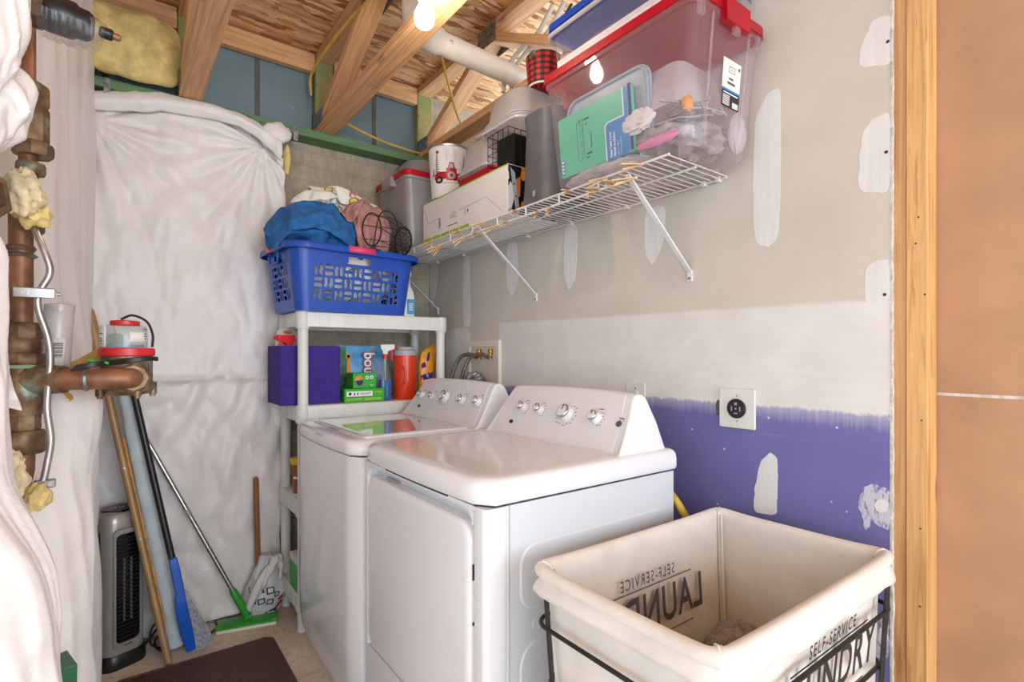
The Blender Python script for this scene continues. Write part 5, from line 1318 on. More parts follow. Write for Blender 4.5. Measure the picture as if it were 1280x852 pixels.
# ------------------------------------------------------------------ white plastic shelving unit
su = thing('shelving_unit', 'white moulded plastic shelving unit with round posts in the back corner', 'shelves', (.97, 2.53, 0))
sx0, sx1, sy0, sy1 = .612, 1.350, 2.355, 2.70
tops = (.165, .572, .980, 1.392)
for zt in tops:
    def sr(i, z): return [(p[0], p[1], z) for p in rr(sx0 + i, sx1 - i, sy0 + i, sy1 - i, .02, 4)]
    s_ = build('shelf', MB().loft([sr(.012, zt - .012), sr(.006, zt - .066), sr(0, zt - .066), sr(0, zt - .004), sr(.004, zt)]), M['white_plastic'], su, smooth=40)
    mb = MB()
    for k in range(6):
        x = sx0 + .09 + k * .11
        mb.box(x, x + .05, sy0 - .0015, sy0 + .003, zt - .058, zt - .012)
    for k in range(3):
        y = sy0 + .06 + k * .10
        mb.box(sx0 - .0015, sx0 + .003, y, y + .05, zt - .058, zt - .012)
    build('rim_panel', mb, M['white_plastic'], s_, smooth=0, bevel=.001)
for x in (sx0 + .028, sx1 - .030):
    for y in (sy0 + .026, sy1 - .028):
        p = build('post', MB().cyl((x, y, 0.0), (x, y, 1.385), .0225, seg=20), M['white_plastic'], su)
        mb = MB()
        for zt in tops: mb.lathe([(.027, 0), (.030, .006), (.030, .076), (.028, .078)], (x, y, zt - .076), seg=20)
        build('collar', mb, M['white_plastic'], p)

# laundry basket: walls with real slots
lb = thing('laundry_basket', 'blue slotted plastic laundry basket on the top shelf, heaped with clothes', 'basket', (.85, 2.50, 1.393), R(4.5))
L2, W2, H = .262, .165, .285
def bring(z, n=None):
    k = z / H; f = .020 + .036 * k
    return L2 + f - .02, W2 + f - .02, .045 + .02 * k
def perim(z, s):
    """point on the wall at height z, s in metres along a fixed outline"""
    a, b, r = bring(z)
    pts = rr(-a, a, -b, b, r, 8); pts = pts + [pts[0]]
    tot = sum(math.dist(pts[i], pts[i + 1]) for i in range(len(pts) - 1)); t_ = (s % 1.0) * tot
    for i in range(len(pts) - 1):
        l = math.dist(pts[i], pts[i + 1])
        if t_ <= l: q = t_ / l; return (pts[i][0] * (1 - q) + pts[i + 1][0] * q, pts[i][1] * (1 - q) + pts[i + 1][1] * q)
        t_ -= l
    return pts[-1]
NS, NH = 520, 88
slots = []
random.seed(5)
def slot_here(x, y, z, side):
    """true where the wall is open: alternating pairs of upright and level slots"""
    c = x if side in 'fb' else y
    half = .205 if side in 'fb' else .1025
    if side == 'f' and abs(c) < .052 and .215 < z < .247: return True       # hand grip opening
    if side in 'lr' and abs(c) < .05 and .215 < z < .250: return True
    if abs(c) > half or not (.045 < z < .205): return False
    cw, chh = .0455, .0533
    i = math.floor((c + half) / cw); j = math.floor((z - .045) / chh)
    u = (c + half) / cw - i; v = (z - .045) / chh - j
    if (i + j) % 2: u, v = v, u
    uu = (u * 2) % 1; 
    if not (.09 < v < .91): return False
    du = abs(uu - .5) * .0235; e = min(v - .09, .91 - v) * .05
    w = .0072
    if e < w: w = math.sqrt(max(0, w * w - (w - e) ** 2))
    return du < w
mb = MB(); V = []
zs = [H * j / NH for j in range(NH + 1)]
for z in zs:
    a, b, r = bring(z); pts = rr(-a, a, -b, b, r, 8); pts = pts + [pts[0]]
    seg = [math.dist(pts[i], pts[i + 1]) for i in range(len(pts) - 1)]; tot = sum(seg); row = []; i = 0; acc = 0
    for k in range(NS):
        t_ = tot * k / NS
        while t_ > acc + seg[i]: acc += seg[i]; i += 1
        q = (t_ - acc) / seg[i]
        row.append(mb.b.verts.new((pts[i][0] * (1 - q) + pts[i + 1][0] * q, pts[i][1] * (1 - q) + pts[i + 1][1] * q, z)))
    V.append(row)
for j in range(NH):
    for k in range(NS):
        k2 = (k + 1) % NS; c = (V[j][k].co + V[j + 1][k2].co) / 2
        a, b, r = bring(c.z)
        side = 'f' if c.y < -b + .004 else 'b' if c.y > b - .004 else 'l' if c.x < -a + .004 else 'r' if c.x > a - .004 else 'c'
        if side != 'c' and slot_here(c.x, c.y, c.z, side): continue
        mb.b.faces.new((V[j][k], V[j][k2], V[j + 1][k2], V[j + 1][k]))
mb.b.faces.new(V[0][::-1])
loose = [v for v in mb.b.verts if not v.link_faces]
bmesh.ops.delete(mb.b, geom=loose, context='VERTS')
build('slotted_wall', mb, M['basket_blue'], lb, smooth=50, solid=.0028)
a, b, r = bring(H)
def rim(o, z): return [(p[0], p[1], z) for p in rr(-a - o, a + o, -b - o, b + o, r + o, 8)]
build('rim', MB().loft([rim(-.001, H - .002), rim(.020, H + .001), rim(.026, H - .006), rim(.027, H - .026), rim(.024, H - .028), rim(.020, H - .010), rim(.004, H - .008)], False, False), M['basket_blue'], lb, smooth=50)
mb = MB().loft([[(x, -b + dy, z) for x in (-.062, .062)] for dy, z in ((-.002, H + .0025), (-.021, H + .0045), (-.0275, H - .004), (-.0285, H - .024))], False, False, False)
build('pink_grip', mb, M['pink'], lb, solid=.003, solid_off=0)
for s in (-1, 1):
    mb = MB().loft([[(s * (a + dy), y, z) for y in (-.06, .06)] for dy, z in ((.002, H + .0025), (.021, H + .0045), (.0275, H - .004), (.0285, H - .024))], False, False, False)
    build('pink_grip', mb, M['pink'], lb, solid=.003, solid_off=0)
    mb = MB().tube([(s * (a + .012), -.055, H - .026), (s * (a + .012), -.055, H - .062), (s * (a + .008), -.045, H - .074), (s * (a + .008), .045, H - .074), (s * (a + .012), .055, H - .062), (s * (a + .012), .055, H - .026)], .005, 8)
    build('side_handle_frame', mb, M['basket_blue'], lb)

# clothes heaped in the basket: sheets dropped over the pile and left to crumple
def cl(name, label, c, rad, m, disp, rot=None, cat='clothes', nu=72, nv=40):
    mb = MB().blob(c, rad, nu, nv, disp, rot)
    return info(build(name, mb, m, smooth=80, loc=(c[0], c[1], c[2] - rad[2]), sub=1), label, cat)
def drape(name, label, cat, m, x0, x1, y0, y1, z, colliders, nx, ny, frames, shrink=-.3, rot=0.0, seed=0.0, bend=.15, thick=.004, tilt=0.0):
    """cloth sheet with slack, settled on the colliders by the cloth solver, kept as a plain mesh"""
    cx, cy = (x0 + x1) / 2, (y0 + y1) / 2; cr, sr = math.cos(R(rot)), math.sin(R(rot))
    mb = MB()
    def fn(u, v):
        px, py = (x1 - x0) * (u - .5), (y1 - y0) * (v - .5)
        return Vector((cx + px * cr - py * sr, cy + px * sr + py * cr, z + tilt * px + .010 * nz(u * 6 + seed, v * 6, seed) + .004 * nz(u * 17, v * 17, seed)))
    mb.grid(fn, nx, ny)
    o = build(name, mb, m, smooth=0)
    for c in colliders:
        if not any(k.type == 'COLLISION' for k in c.modifiers):
            c.modifiers.new('collision', 'COLLISION')
            c.collision.thickness_outer = .003; c.collision.cloth_friction = 30
    k = o.modifiers.new('cloth', 'CLOTH'); st = k.settings
    st.quality = 5; st.mass = .25; st.tension_stiffness = 8; st.compression_stiffness = 8; st.shear_stiffness = 4; st.bending_stiffness = bend
    st.tension_damping = 8; st.compression_damping = 8; st.shear_damping = 8; st.bending_damping = 1.0; st.air_damping = 2.0
    st.shrink_min = shrink; st.shrink_max = shrink
    k.collision_settings.distance_min = .004; k.collision_settings.collision_quality = 2
    k.collision_settings.use_self_collision = False
    k.point_cache.frame_start = 1; k.point_cache.frame_end = frames + 1
    for f in range(1, frames + 1): SC.frame_set(f)
    dg = bpy.context.evaluated_depsgraph_get()
    me = bpy.data.meshes.new_from_object(o.evaluated_get(dg))
    o.modifiers.clear(); old = o.data; o.data = me; bpy.data.meshes.remove(old)
    SC.frame_set(1)
    c0 = sum((v.co for v in me.vertices), Vector()) / len(me.vertices); c0.z = min(v.co.z for v in me.vertices)
    me.transform(Matrix.Translation(-c0)); o.location = c0
    me.shade_smooth(); me.name = name
    w = o.modifiers.new('thickness', 'SOLIDIFY'); w.thickness = thick; w.offset = 0
    w = o.modifiers.new('subdivision', 'SUBSURF'); w.levels = 1; w.render_levels = 1
    return info(o, label, cat)
def lumpy(a, k, q): return lambda n, p: a * (ridge(n.x * k + q, n.y * k * .7, n.z * k + q) - .5) + a * .4 * nz(n.x * 5, n.y * 5, n.z * 5 + q)
pile = cl('white_laundry', 'white and dark patterned laundry inside the blue basket, seen through its slots', (.845, 2.495, 1.57), (.255, .155, .155), M['star_cloth'], lambda n, p: .010 * ridge(n.x * 3, n.y * 3, n.z * 3))
lump = cl('folded_towel', 'hidden folded towel at the left of the heap, under the blue towel', (.695, 2.44, 1.735), (.175, .125, .125), M['blue_towel'], lumpy(.045, 1.6, 1.0), Matrix.Rotation(R(-10), 3, 'Y'))
lump2 = cl('folded_shirt', 'hidden folded shirt at the right of the heap, under the mauve shirt', (.950, 2.47, 1.78), (.10, .12, .145), M['mauve'], lumpy(.045, 1.7, 4.0))
lump3 = cl('folded_cloth', 'hidden star-printed cloth bunched at the back of the heap', (.815, 2.55, 1.865), (.165, .085, .125), M['star_cloth'], lumpy(.050, 1.8, 8.0), Matrix.Rotation(R(-8), 3, 'Y'))
rz = Matrix.Rotation(R(4.5), 3, 'Z')
box = build('rim_collider', MB().obox((.85, 2.50, 1.56), rz @ Vector((.308, 0, 0)), rz @ Vector((0, .213, 0)), (0, 0, .124)), M['black'])
C_ = [pile, lump, lump2, lump3, box]
pc2 = drape('patterned_cloth', 'white cloth printed with yellow stars lying on top of the heap', 'clothes', M['star_cloth'], .665, 1.0, 2.46, 2.66, 2.02, C_, 44, 28, 20, -.5, -6, 5.0, .05)
tow = drape('blue_towel', 'blue terry towel slumped over the left half of the blue basket', 'towel', M['blue_towel'], .545, .87, 2.325, 2.57, 1.90, C_, 50, 38, 24, -.42, -6, 1.0, .3, .007, .15)
mv = drape('mauve_shirt', 'mauve knit shirt draped over the right half of the blue basket', 'clothes', M['mauve'], .845, 1.06, 2.30, 2.58, 1.98, [lump2, lump3, box, tow], 38, 44, 22, -.5, 14, 7.0, .08)
sl = drape('mauve_sleeve', 'mauve sleeve tossed leftwards across the blue towel', 'clothes', M['mauve'], .79, .93, 2.365, 2.45, 1.97, [lump, lump2, lump3, box, tow, mv], 30, 18, 20, -.4, 20, 2.0, .1)
for o in (pile, lump, lump2, lump3, tow, mv):
    for k in [k for k in o.modifiers if k.type == 'COLLISION']: o.modifiers.remove(k)
bpy.data.objects.remove(box)
def tuck(o, parent, name):
    """a fold of the same cloth: a part of it"""
    o.location = o.location - parent.location; o.parent = parent; o.name = name
    for k in ('label', 'category'):
        if k in o: del o[k]
tuck(lump, tow, 'inner_fold'); tuck(lump2, mv, 'inner_fold'); tuck(lump3, pc2, 'inner_fold'); tuck(sl, mv, 'sleeve')

# black wire basket lying on its side on the heap
wk = thing('wire_basket', 'round black wire basket lying on its side among the clothes', 'basket', (1.0, 2.33, 1.68))
def hoopw(c, r, tx, tz, n=28): 
    ax_ = Vector((math.cos(R(tx)), math.sin(R(tx)), tz)).normalized(); s_ = ax_.cross(Vector((0, 0, 1))).normalized(); w_ = s_.cross(ax_)
    return [Vector(c) + (s_ * math.cos(2 * math.pi * k / n) + w_ * math.sin(2 * math.pi * k / n)) * r for k in range(n)]
h1 = hoopw((.905, 2.262, 1.765), .072, 12, .12); h2 = hoopw((1.075, 2.30, 1.740), .064, 12, .05)
build('hoop', MB().tube(h1, .0032, 8, closed=True), M['black_wire'], wk)
build('hoop', MB().tube(h2, .0042, 8, closed=True), M['black_wire'], wk)
mb = MB()
for k in range(-3, 4):
    ax_ = Vector((math.cos(R(12)), math.sin(R(12)), .05)).normalized(); s_ = ax_.cross(Vector((0, 0, 1))).normalized(); w_ = s_.cross(ax_)
    c = Vector((1.075, 2.30, 1.740)); off = k * .0165; hl = math.sqrt(max(0, .060 ** 2 - off ** 2))
    mb.tube([c + s_ * (-hl) + w_ * (off + .01), c + s_ * 0 + w_ * (off - .012) + ax_ * .012, c + s_ * hl + w_ * (off + .006)], .0015, 6)
build('end_wires', mb, M['black_wire'], wk)
mb = MB()
for k in range(0, 28, 4):
    p_, q_ = h1[k], h2[k]; m_ = (p_ + q_) / 2 + Vector((0, -.012, .012))
    mb.tube(spline([p_, m_, q_], 6), .0016, 6)
mb.tube(spline([h1[21], (.95, 2.27, 1.845), (1.02, 2.27, 1.84), h2[21]], 8), .0028, 8)
build('side_wires', mb, M['black_wire'], wk)
mb = MB()
for k in range(14): mb.tube([h2[k * 2], h2[k * 2] + Vector((-.022, .008, .004 if k % 2 else -.004)), h2[(k * 2 + 2) % 28]], .0014, 6)
build('zigzag_wires', mb, M['black_wire'], wk)

# white spray bottle beside the basket
def trigger(t, p, m_head, m_trig, s=1.0, yaw=0.0):
    rot = Matrix.Rotation(yaw, 3, 'Z'); p = Vector(p)
    T = lambda x, y, z: p + rot @ Vector((x * s, y * s, z * s))
    mb = MB().loft([[T(x, y, z) for x, y in ((-.045, -.010), (.022, -.012), (.022, .012), (-.045, .010))] if z > .025 else [T(x * .6, y, z) for x, y in ((-.02, -.010), (.02, -.010), (.02, .010), (-.02, .010))] for z in (0.0, .018, .030, .052)])
    build('spray_head', mb, m_head, t, bevel=.003)
    build('nozzle', MB().cyl(T(-.045, 0, .041), T(-.058, 0, .041), .007 * s, seg=12), m_trig, t)
    build('trigger', MB().tube([T(-.026, 0, .032), T(-.034, 0, .010), T(-.030, 0, -.018), T(-.036, 0, -.028)], [.006 * s, .007 * s, .006 * s, .004 * s], 10), m_trig, t)
    build('collar', MB().cyl(T(0, 0, -.018), T(0, 0, .004), .0145 * s, seg=16), m_trig if m_trig is not m_head else m_head, t)
sb = thing('spray_bottle', 'white spray bottle standing right of the blue laundry basket', 'spray bottle', (1.155, 2.42, 1.393))
build('bottle', MB().loft([[(p[0], p[1], z) for p in rr(1.155 - w, 1.155 + w, 2.42 - w * .7, 2.42 + w * .7, w * .5, 5)] for w, z in ((.032, 1.393), (.034, 1.40), (.034, 1.49), (.028, 1.52), (.014, 1.545), (.013, 1.565))]), M['white_plastic'], sb, smooth=50)
flat('blue_label', [rect2(-.014, .026, 0, .075)], M['print_blue'], (1.155, 2.3955, 1.405), (1, 0, 0), (0, 0, 1), sb, lift=.001)
flat('label_print', [rect2(-.004 + .0, .018, .05 - k * .01, .054 - k * .01) for k in range(4)], M['white_print'], (1.155, 2.3955, 1.405), (1, 0, 0), (0, 0, 1), sb, lift=.0016)
trigger(sb, (1.155, 2.42, 1.575), M['white_plastic'], M['white_plastic'], .9, R(25))

# second shelf: purple bin and what stands in it
z2 = .9805
pb = thing('fabric_bin', 'purple fabric storage cube overhanging the left end of the second shelf', 'storage bin', (.68, 2.55, z2))
b0, b1, c0, c1, hh = .556, .812, 2.415, 2.638, .262
mb = MB().loft([ringz([(b0 + i, c0 + i), (b1 - i, c0 + i), (b1 - i, c1 - i), (b0 + i, c1 - i)], z) for i, z in ((0, z2), (0, z2 + hh), (.006, z2 + hh), (.006, z2 + .01))])
build('bin', mb, M['purple'], pb, smooth=0, bevel=.003)
mb = MB()
for x, y in ((b0, c0), (b1, c0), (b0, c1)): mb.cyl((x, y, z2), (x, y, z2 + hh), .0035, seg=8)
build('edge_binding', mb, M['purple'], pb)
pr = thing('paper_roll', 'white paper towel roll sticking out of the purple bin', 'paper roll', (.59, 2.60, z2 + .02))
ax_ = Vector((0, -.45, .89)).normalized(); pp = Vector((.607, 2.58, z2 + .17))
build('roll', MB().lathe([(.017, .17), (.043, .172), (.046, .165), (.046, .0), (.042, -.005), (.017, -.005)], pp, ax_, seg=32), M['tp'], pr)
build('core', MB().cyl(pp + ax_ * .10, pp + ax_ * .1725, .019, seg=20), M['kraft'], pr)
rs = thing('spray_bottle', 'spray bottle with a red trigger head inside the purple bin', 'spray bottle', (.60, 2.47, z2 + .012))
build('bottle', MB().lathe([(.034, 0), (.036, .01), (.036, .14), (.02, .18), (.013, .20), (.013, .22)], (.60, 2.46, z2 + .012), seg=22), M['bottle_clear'], rs)
trigger(rs, (.600, 2.46, z2 + .25), M['red_trig'], M['red_trig'], 1.15, R(15))

# cleaning supplies on the second shelf
gg = thing('dryer_sheet_bag', 'blue bag of dryer sheets with red-edged white lettering standing at the back', 'bag', (.95, 2.60, z2))
def bagpl(u, v):
    x = .862 + .245 * u; z = z2 + .27 * v
    return Vector((x, 2.585 - .028 * math.sin(math.pi * u) * math.sin(math.pi * min(v * .9 + .1, 1)) + .003 * nz(u * 6, v * 6), z + .004 * nz(u * 9, 1) * v))
mb = MB(); mb.grid(bagpl, 24, 24); build('pouch', mb, M['sky_bag'], gg, smooth=70, solid=.02, solid_off=1)
lettering('red_outline_letters', [('bounce', .078, 0, 0, 'LEFT', .0062)], M['red'], (1.005, 2.5495, z2 + .235), (0, 0, -1), (1, 0, 0), gg, lift=.0008, xs=.9)
lettering('white_letters', [('bounce', .078, 0, 0, 'LEFT', .0022)], M['white_print'], (1.005, 2.5495, z2 + .235), (0, 0, -1), (1, 0, 0), gg, lift=.0018, xs=.9)
flat('bear_print', [disc2(-.012, .215, .014, 12), disc2(-.012, .215, .008, 10), rect2(-.020, -.002, .09, .205)], M['bag_orange'], (.915, 2.5555, z2), (1, 0, 0), (0, 0, 1), gg, lift=.001)
flat('green_panel', [rect2(.0, .030, .0, .262)], M['green_bag'], (.862, 2.5625, z2), (1, 0, 0), (0, 0, 1), gg, lift=.004)
mb = MB()
dsb = thing('dryer_sheet_box', 'large flat green dryer sheet box lying on the second shelf', 'box', (.925, 2.44, z2))
build('carton', MB().box(.828, 1.022, 2.395, 2.49, z2, z2 + .064), M['green'], dsb, smooth=0, bevel=.002)
flat('white_panel', [rect2(.01, .135, .028, .052)], M['white_print'], (.828, 2.395, z2), (1, 0, 0), (0, 0, 1), dsb)
flat('pale_print', [rect2(.01, .085, .010, .020), rect2(.095, .180, .008, .020), rect2(.145, .182, .034, .036), rect2(.145, .182, .042, .050)], M['lime'], (.828, 2.395, z2), (1, 0, 0), (0, 0, 1), dsb)
flat('icons', [disc2(.026, .040, .007), rect2(.044, .050, .033, .040), disc2(.047, .043, .003), rect2(.060, .065, .033, .040), disc2(.0625, .043, .003), rect2(.075, .128, .041, .043), rect2(.075, .120, .036, .0375)], M['print_dark'], (.828, 2.395, z2), (1, 0, 0), (0, 0, 1), dsb, lift=.0012)
ds2 = thing('dryer_sheet_box', 'small green dryer sheet box with a red and purple round logo, on the larger one', 'box', (.93, 2.45, z2 + .064))
build('carton', MB().box(.872, .985, 2.405, 2.49, z2 + .0645, z2 + .136), M['green'], ds2, smooth=0, bevel=.002)
flat('logo_top', [[(.010, .046), (.014, .056), (.04, .060), (.044, .050), (.05, .040), (.012, .036)]], M['bag_orange'], (.872, 2.405, z2 + .0645), (1, 0, 0), (0, 0, 1), ds2)
flat('logo_bottom', [[(.012, .036), (.05, .040), (.046, .020), (.032, .012), (.018, .018)]], M['purple'], (.872, 2.405, z2 + .0645), (1, 0, 0), (0, 0, 1), ds2)
flat('scent_icons', [disc2(.068, .050, .0085), disc2(.090, .051, .0085), rect2(.084, .098, .012, .015)], M['white_print'], (.872, 2.405, z2 + .0645), (1, 0, 0), (0, 0, 1), ds2)
flat('scent_icon_centres', [disc2(.068, .050, .004), disc2(.090, .051, .004)], M['green'], (.872, 2.405, z2 + .0645), (1, 0, 0), (0, 0, 1), ds2, lift=.0012)
rc = thing('red_cap_bottle', 'small bottle with a red cap beside the purple bin, behind the green boxes', 'bottle', (.845, 2.52, z2))
build('bottle', MB().lathe([(.020, 0), (.021, .004), (.021, .06), (.014, .074)], (.838, 2.525, z2), seg=18), M['print_dark'], rc)
build('cap', MB().lathe([(.015, 0), (.016, .002), (.016, .034), (.014, .036)], (.838, 2.525, z2 + .074), seg=18), M['red'], rc)
dj = thing('detergent_tub', 'pale round-topped tub behind the small green box', 'tub', (1.0, 2.50, z2))
build('tub', MB().loft([[(p[0], y, p[1]) for p in ([(.962, z2), (1.026, z2)] + [(.994 + .032 * math.cos(R(a)), z2 + .10 + .034 * math.sin(R(a))) for a in range(0, 181, 15)])] for y in (2.495, 2.53)]), M['ring_pale'], dj, bevel=.003)
cb = thing('spray_bottle', 'clear spray bottle of blue glass cleaner with a white and red head', 'spray bottle', (1.045, 2.44, z2))
bx, by = 1.046, 2.44
bp = lambda w, z: [(p[0], p[1], z) for p in rr(bx - w, bx + w, by - w * .65, by + w * .65, w * .5, 5)]
build('bottle', MB().loft([bp(.030, z2), bp(.031, z2 + .006), bp(.031, z2 + .10), bp(.026, z2 + .125), bp(.017, z2 + .17), bp(.013, z2 + .20), bp(.012, z2 + .215)]), M['bottle_clear'], cb, smooth=50)
build('blue_liquid', MB().loft([bp(.0285, z2 + .003), bp(.0295, z2 + .006), bp(.0295, z2 + .098)]), M['window_blue'], cb)
build('dip_tube', MB().cyl((bx, by, z2 + .09), (bx, by, z2 + .21), .003, seg=8), M['white_plastic'], cb)
flat('label_stroke', [rect2(-.004, .004, .02, .085)], M['print_blue'], (bx, by - .021, z2), (1, 0, 0), (0, 0, 1), cb, lift=.001)
trigger(cb, (bx, by, z2 + .222), M['white_plastic'], M['red_trig'], 1.0, R(160))
jg = thing('drink_jug', 'tall red-orange plastic jug with a pale grey lid', 'jug', (1.155, 2.45, z2))
jx, jy = 1.156, 2.45
build('jug', MB().lathe([(.052, 0), (.055, .006), (.056, .10), (.057, .19), (.057, .222)], (jx, jy, z2), seg=32), M['orange_jug'], jg)
build('lid', MB().lathe([(.0585, 0), (.0585, .024), (.053, .028), (.046, .030), (.045, .042), (.042, .044)], (jx, jy, z2 + .219), seg=32), M['ring_pale'], jg)
mb = MB().tube(spline([(jx - .035, jy - .046, z2 + .075), (jx - .030, jy - .056, z2 + .085), (jx - .027, jy - .060, z2 + .12), (jx - .029, jy - .056, z2 + .155), (jx - .035, jy - .046, z2 + .165)], 5), .006, 10)
build('handle_ridge', mb, M['orange_jug'], jg)
ob = thing('snack_bag', 'orange foil bag with a purple label standing right of the orange jug', 'bag', (1.27, 2.47, z2))
def obf(u, v):
    th = 2 * math.pi * u; w = .052 - .014 * v - .006 * math.sin(v * 6); dpt = .034 * (1 - v) ** .5 * (1 if v < .97 else .4) + .002
    return Vector((1.272 + w * math.copysign(abs(math.cos(th)) ** .7, math.cos(th)) + .018 * v, 2.46 + dpt * math.sin(th) + .004 * nz(math.cos(th) * 3, v * 6), z2 + .258 * v + .006 * math.cos(th) * v + .022 * v * math.cos(th)))
mb = MB(); mb.grid(obf, 40, 26, True); build('pouch', mb, M['bag_orange'], ob, smooth=60)
def onpouch(px, pz):
    v = pz / .258; best = None
    for k in range(180, 361, 3):
        q = obf(k / 360, v)
        if best is None or abs(q.x - (1.275 + px)) < abs(best.x - (1.275 + px)): best = q
    return best + Vector((0, -.003, 0))
mb = MB()
for a0, a1 in ((-.034, -.011), (-.011, .012), (.012, .030)):
    mb.face([onpouch(a0, .098), onpouch(a1, .098), onpouch(a1, .130), onpouch(a0, .126)])
build('purple_label', mb, M['purple'], ob, smooth=0)
mb = MB(); mb.face([onpouch(-.004, .195), onpouch(.008, .190), onpouch(.022, .238), onpouch(.008, .232)])
mb.face([onpouch(-.030, .165), onpouch(-.008, .165), onpouch(-.012, .195), onpouch(-.03, .19)])
mb.face([onpouch(-.026, .03), onpouch(.01, .02), onpouch(.015, .032), onpouch(-.02, .042)])
build('purple_flowers', mb, M['purple'], ob, smooth=0)
mb = MB(); mb.face([onpouch(-.004, .108), onpouch(.016, .108), onpouch(.016, .113), onpouch(-.004, .113)]); mb.face([onpouch(-.010, .118), onpouch(.01, .118), onpouch(.01, .122), onpouch(-.010, .122)])
build('white_marks', [m for m in (mb,)][0], M['white_print'], ob, smooth=0)
# third shelf and floor shelf
jr = thing('snack_jar', 'brown-labelled jar with a yellow lid on the third shelf', 'jar', (.645, 2.50, .5725))
build('jar', MB().lathe([(.036, 0), (.038, .004), (.046, .135), (.046, .142)], (.660, 2.47, .5725), seg=26), M['brown_label'], jr)
build('lid', MB().lathe([(.049, 0), (.050, .003), (.050, .024), (.047, .027)], (.660, 2.47, .7135), seg=26), M['yellow_lid'], jr)
build('white_base', MB().lathe([(.0375, 0), (.0385, .002), (.0387, .010)], (.660, 2.47, .5725), seg=26), M['white_plastic'], jr)
mb = MB(); 
for k in range(6):
    a = R(205 + k * 12); mb.obox((.660 + .0435 * math.cos(a), 2.47 + .0435 * math.sin(a), .655), (.003 * -math.sin(a), .003 * math.cos(a), 0), (.0008, 0, 0), (0, 0, .005))
build('label_marks', mb, M['white_print'], jr, smooth=0)
bb2 = thing('bottle', 'dark bottle behind the yellow-lidded jar on the third shelf', 'bottle', (.70, 2.57, .5725))
build('bottle', MB().lathe([(.035, 0), (.037, .006), (.037, .14), (.016, .19), (.013, .23)], (.70, 2.58, .5725), seg=20), M['print_grey'], bb2)
build('cap', MB().lathe([(.016, 0), (.016, .03)], (.70, 2.58, .80), seg=16), M['alu'], bb2)
gbx = thing('green_box', 'green and white carton on the lowest shelf beside the shopping bag', 'box', (.67, 2.47, .166))
build('carton', MB().box(.615, .75, 2.385, 2.50, .166, .315), M['green'], gbx, smooth=0, bevel=.002)
partlabel(build('white_top_band', MB().box(.6145, .7505, 2.3845, 2.5005, .285, .3155), M['paper'], gbx, smooth=0, bevel=.002), 'white upper band of the carton')
# ------------------------------------------------------------------ wire shelf on the right wall
ZS = 1.738
ws = thing('wire_shelf', 'white coated wire shelf on angled braces along the drywall', 'shelf', (1.32, 1.8, ZS))
ya, yb = .872, 2.745
for name, x, z, r, y_a, y_b in (('back_rail', 1.458, ZS - .004, .0033, ya, yb), ('front_rail', 1.166, ZS - .004, .0034, ya - .04 + .03, yb), ('lip_rail', 1.166, ZS - .036, .0036, ya + .10, yb), ('middle_rail', 1.30, ZS - .0075, .0033, ya, yb), ('hanging_rod', 1.176, ZS - .052, .0042, ya + .14, yb)):
    if name == 'hanging_rod': continue
    build(name, MB().cyl((x, y_a, z), (x, y_b, z), r, seg=10), M['white_wire'], ws)
mb0 = MB().tube([(1.460, 0, ZS), (1.172, 0, ZS), (1.1655, 0, ZS - .004)], .0017, 6)
w0 = build('cross_wire', mb0, M['white_wire'], ws)
w0_base = Vector(ws.location)
n = 74
for k in range(n):
    o = w0 if k == 0 else w0.copy()
    if k: COL.objects.link(o); o.parent = ws
    o.location = (0, ya + .003 + (yb - ya - .006) * k / (n - 1), 0)
mb0 = MB().cyl((1.166, 0, ZS - .002), (1.166, 0, ZS - .038), .0030, seg=8)
d0 = build('lip_upright', mb0, M['white_wire'], ws)
for k in range(10):
    o = d0 if k == 0 else d0.copy()
    if k: COL.objects.link(o); o.parent = ws
    o.location = (0, 1.12 + k * .178, 0)
for yy in (1.004, 1.783, 2.673):
    f0 = Vector((1.163, yy, ZS - .020)); f1 = Vector((1.462, yy, 1.468))
    s_ = build('brace', MB().bar(f0, f1, .017, .005, (1, 0, .8)), M['white_wire'], ws, smooth=0, bevel=.0015)
    build('brace_foot', MB().box(1.4615, 1.4688, yy - .0085, yy + .0085, 1.437, 1.474), M['white_wire'], s_, smooth=0, bevel=.001)
    build('brace_screw', MB().cyl((1.459, yy, 1.447), (1.463, yy, 1.447), .004, seg=10), M['galv'], s_)
for yy in (.90, .95, 1.26, 1.55, 1.83, 2.10, 2.38, 2.66):
    build('wall_clip', MB().box(1.449, 1.4688, yy - .007, yy + .007, ZS - .012, ZS + .004), M['white_plastic'], ws, smooth=0, bevel=.002)

# clothespins clipped on the lip rail
def make_pin(label):
    t = thing('clothespin', label, 'clothespin', (0, 0, 0), local=True, group='wooden clothespins on the wire shelf lip')
    for s in (-1, 1):
        mb = MB().loft([[(x, -.0045, z) for x, z in P] + [] for P in [[(-.012, s * .0012), (.010, s * .0050), (.060, s * .0095), (.060, s * .0045 + s * .001), (.014, s * .0012), (-.012, s * .0002)]]] + [[(x, .0045, z) for x, z in [(-.012, s * .0012), (.010, s * .0050), (.060, s * .0095), (.060, s * .0045 + s * .001), (.014, s * .0012), (-.012, s * .0002)]]])
        build('prong', mb, M['wood_pin'], t, smooth=0)
    mb = MB().tube([(.018 + .0042 * math.cos(R(a)), -.006 + a * .000012, .0042 * math.sin(R(a))) for a in range(0, 1081, 40)], .0008, 5)
    mb.tube([(.012, -.0055, .0062), (.018, -.006, .0070), (.022, -.0055, .0072)], .0008, 5)
    build('spring', mb, M['galv'], t)
    return t
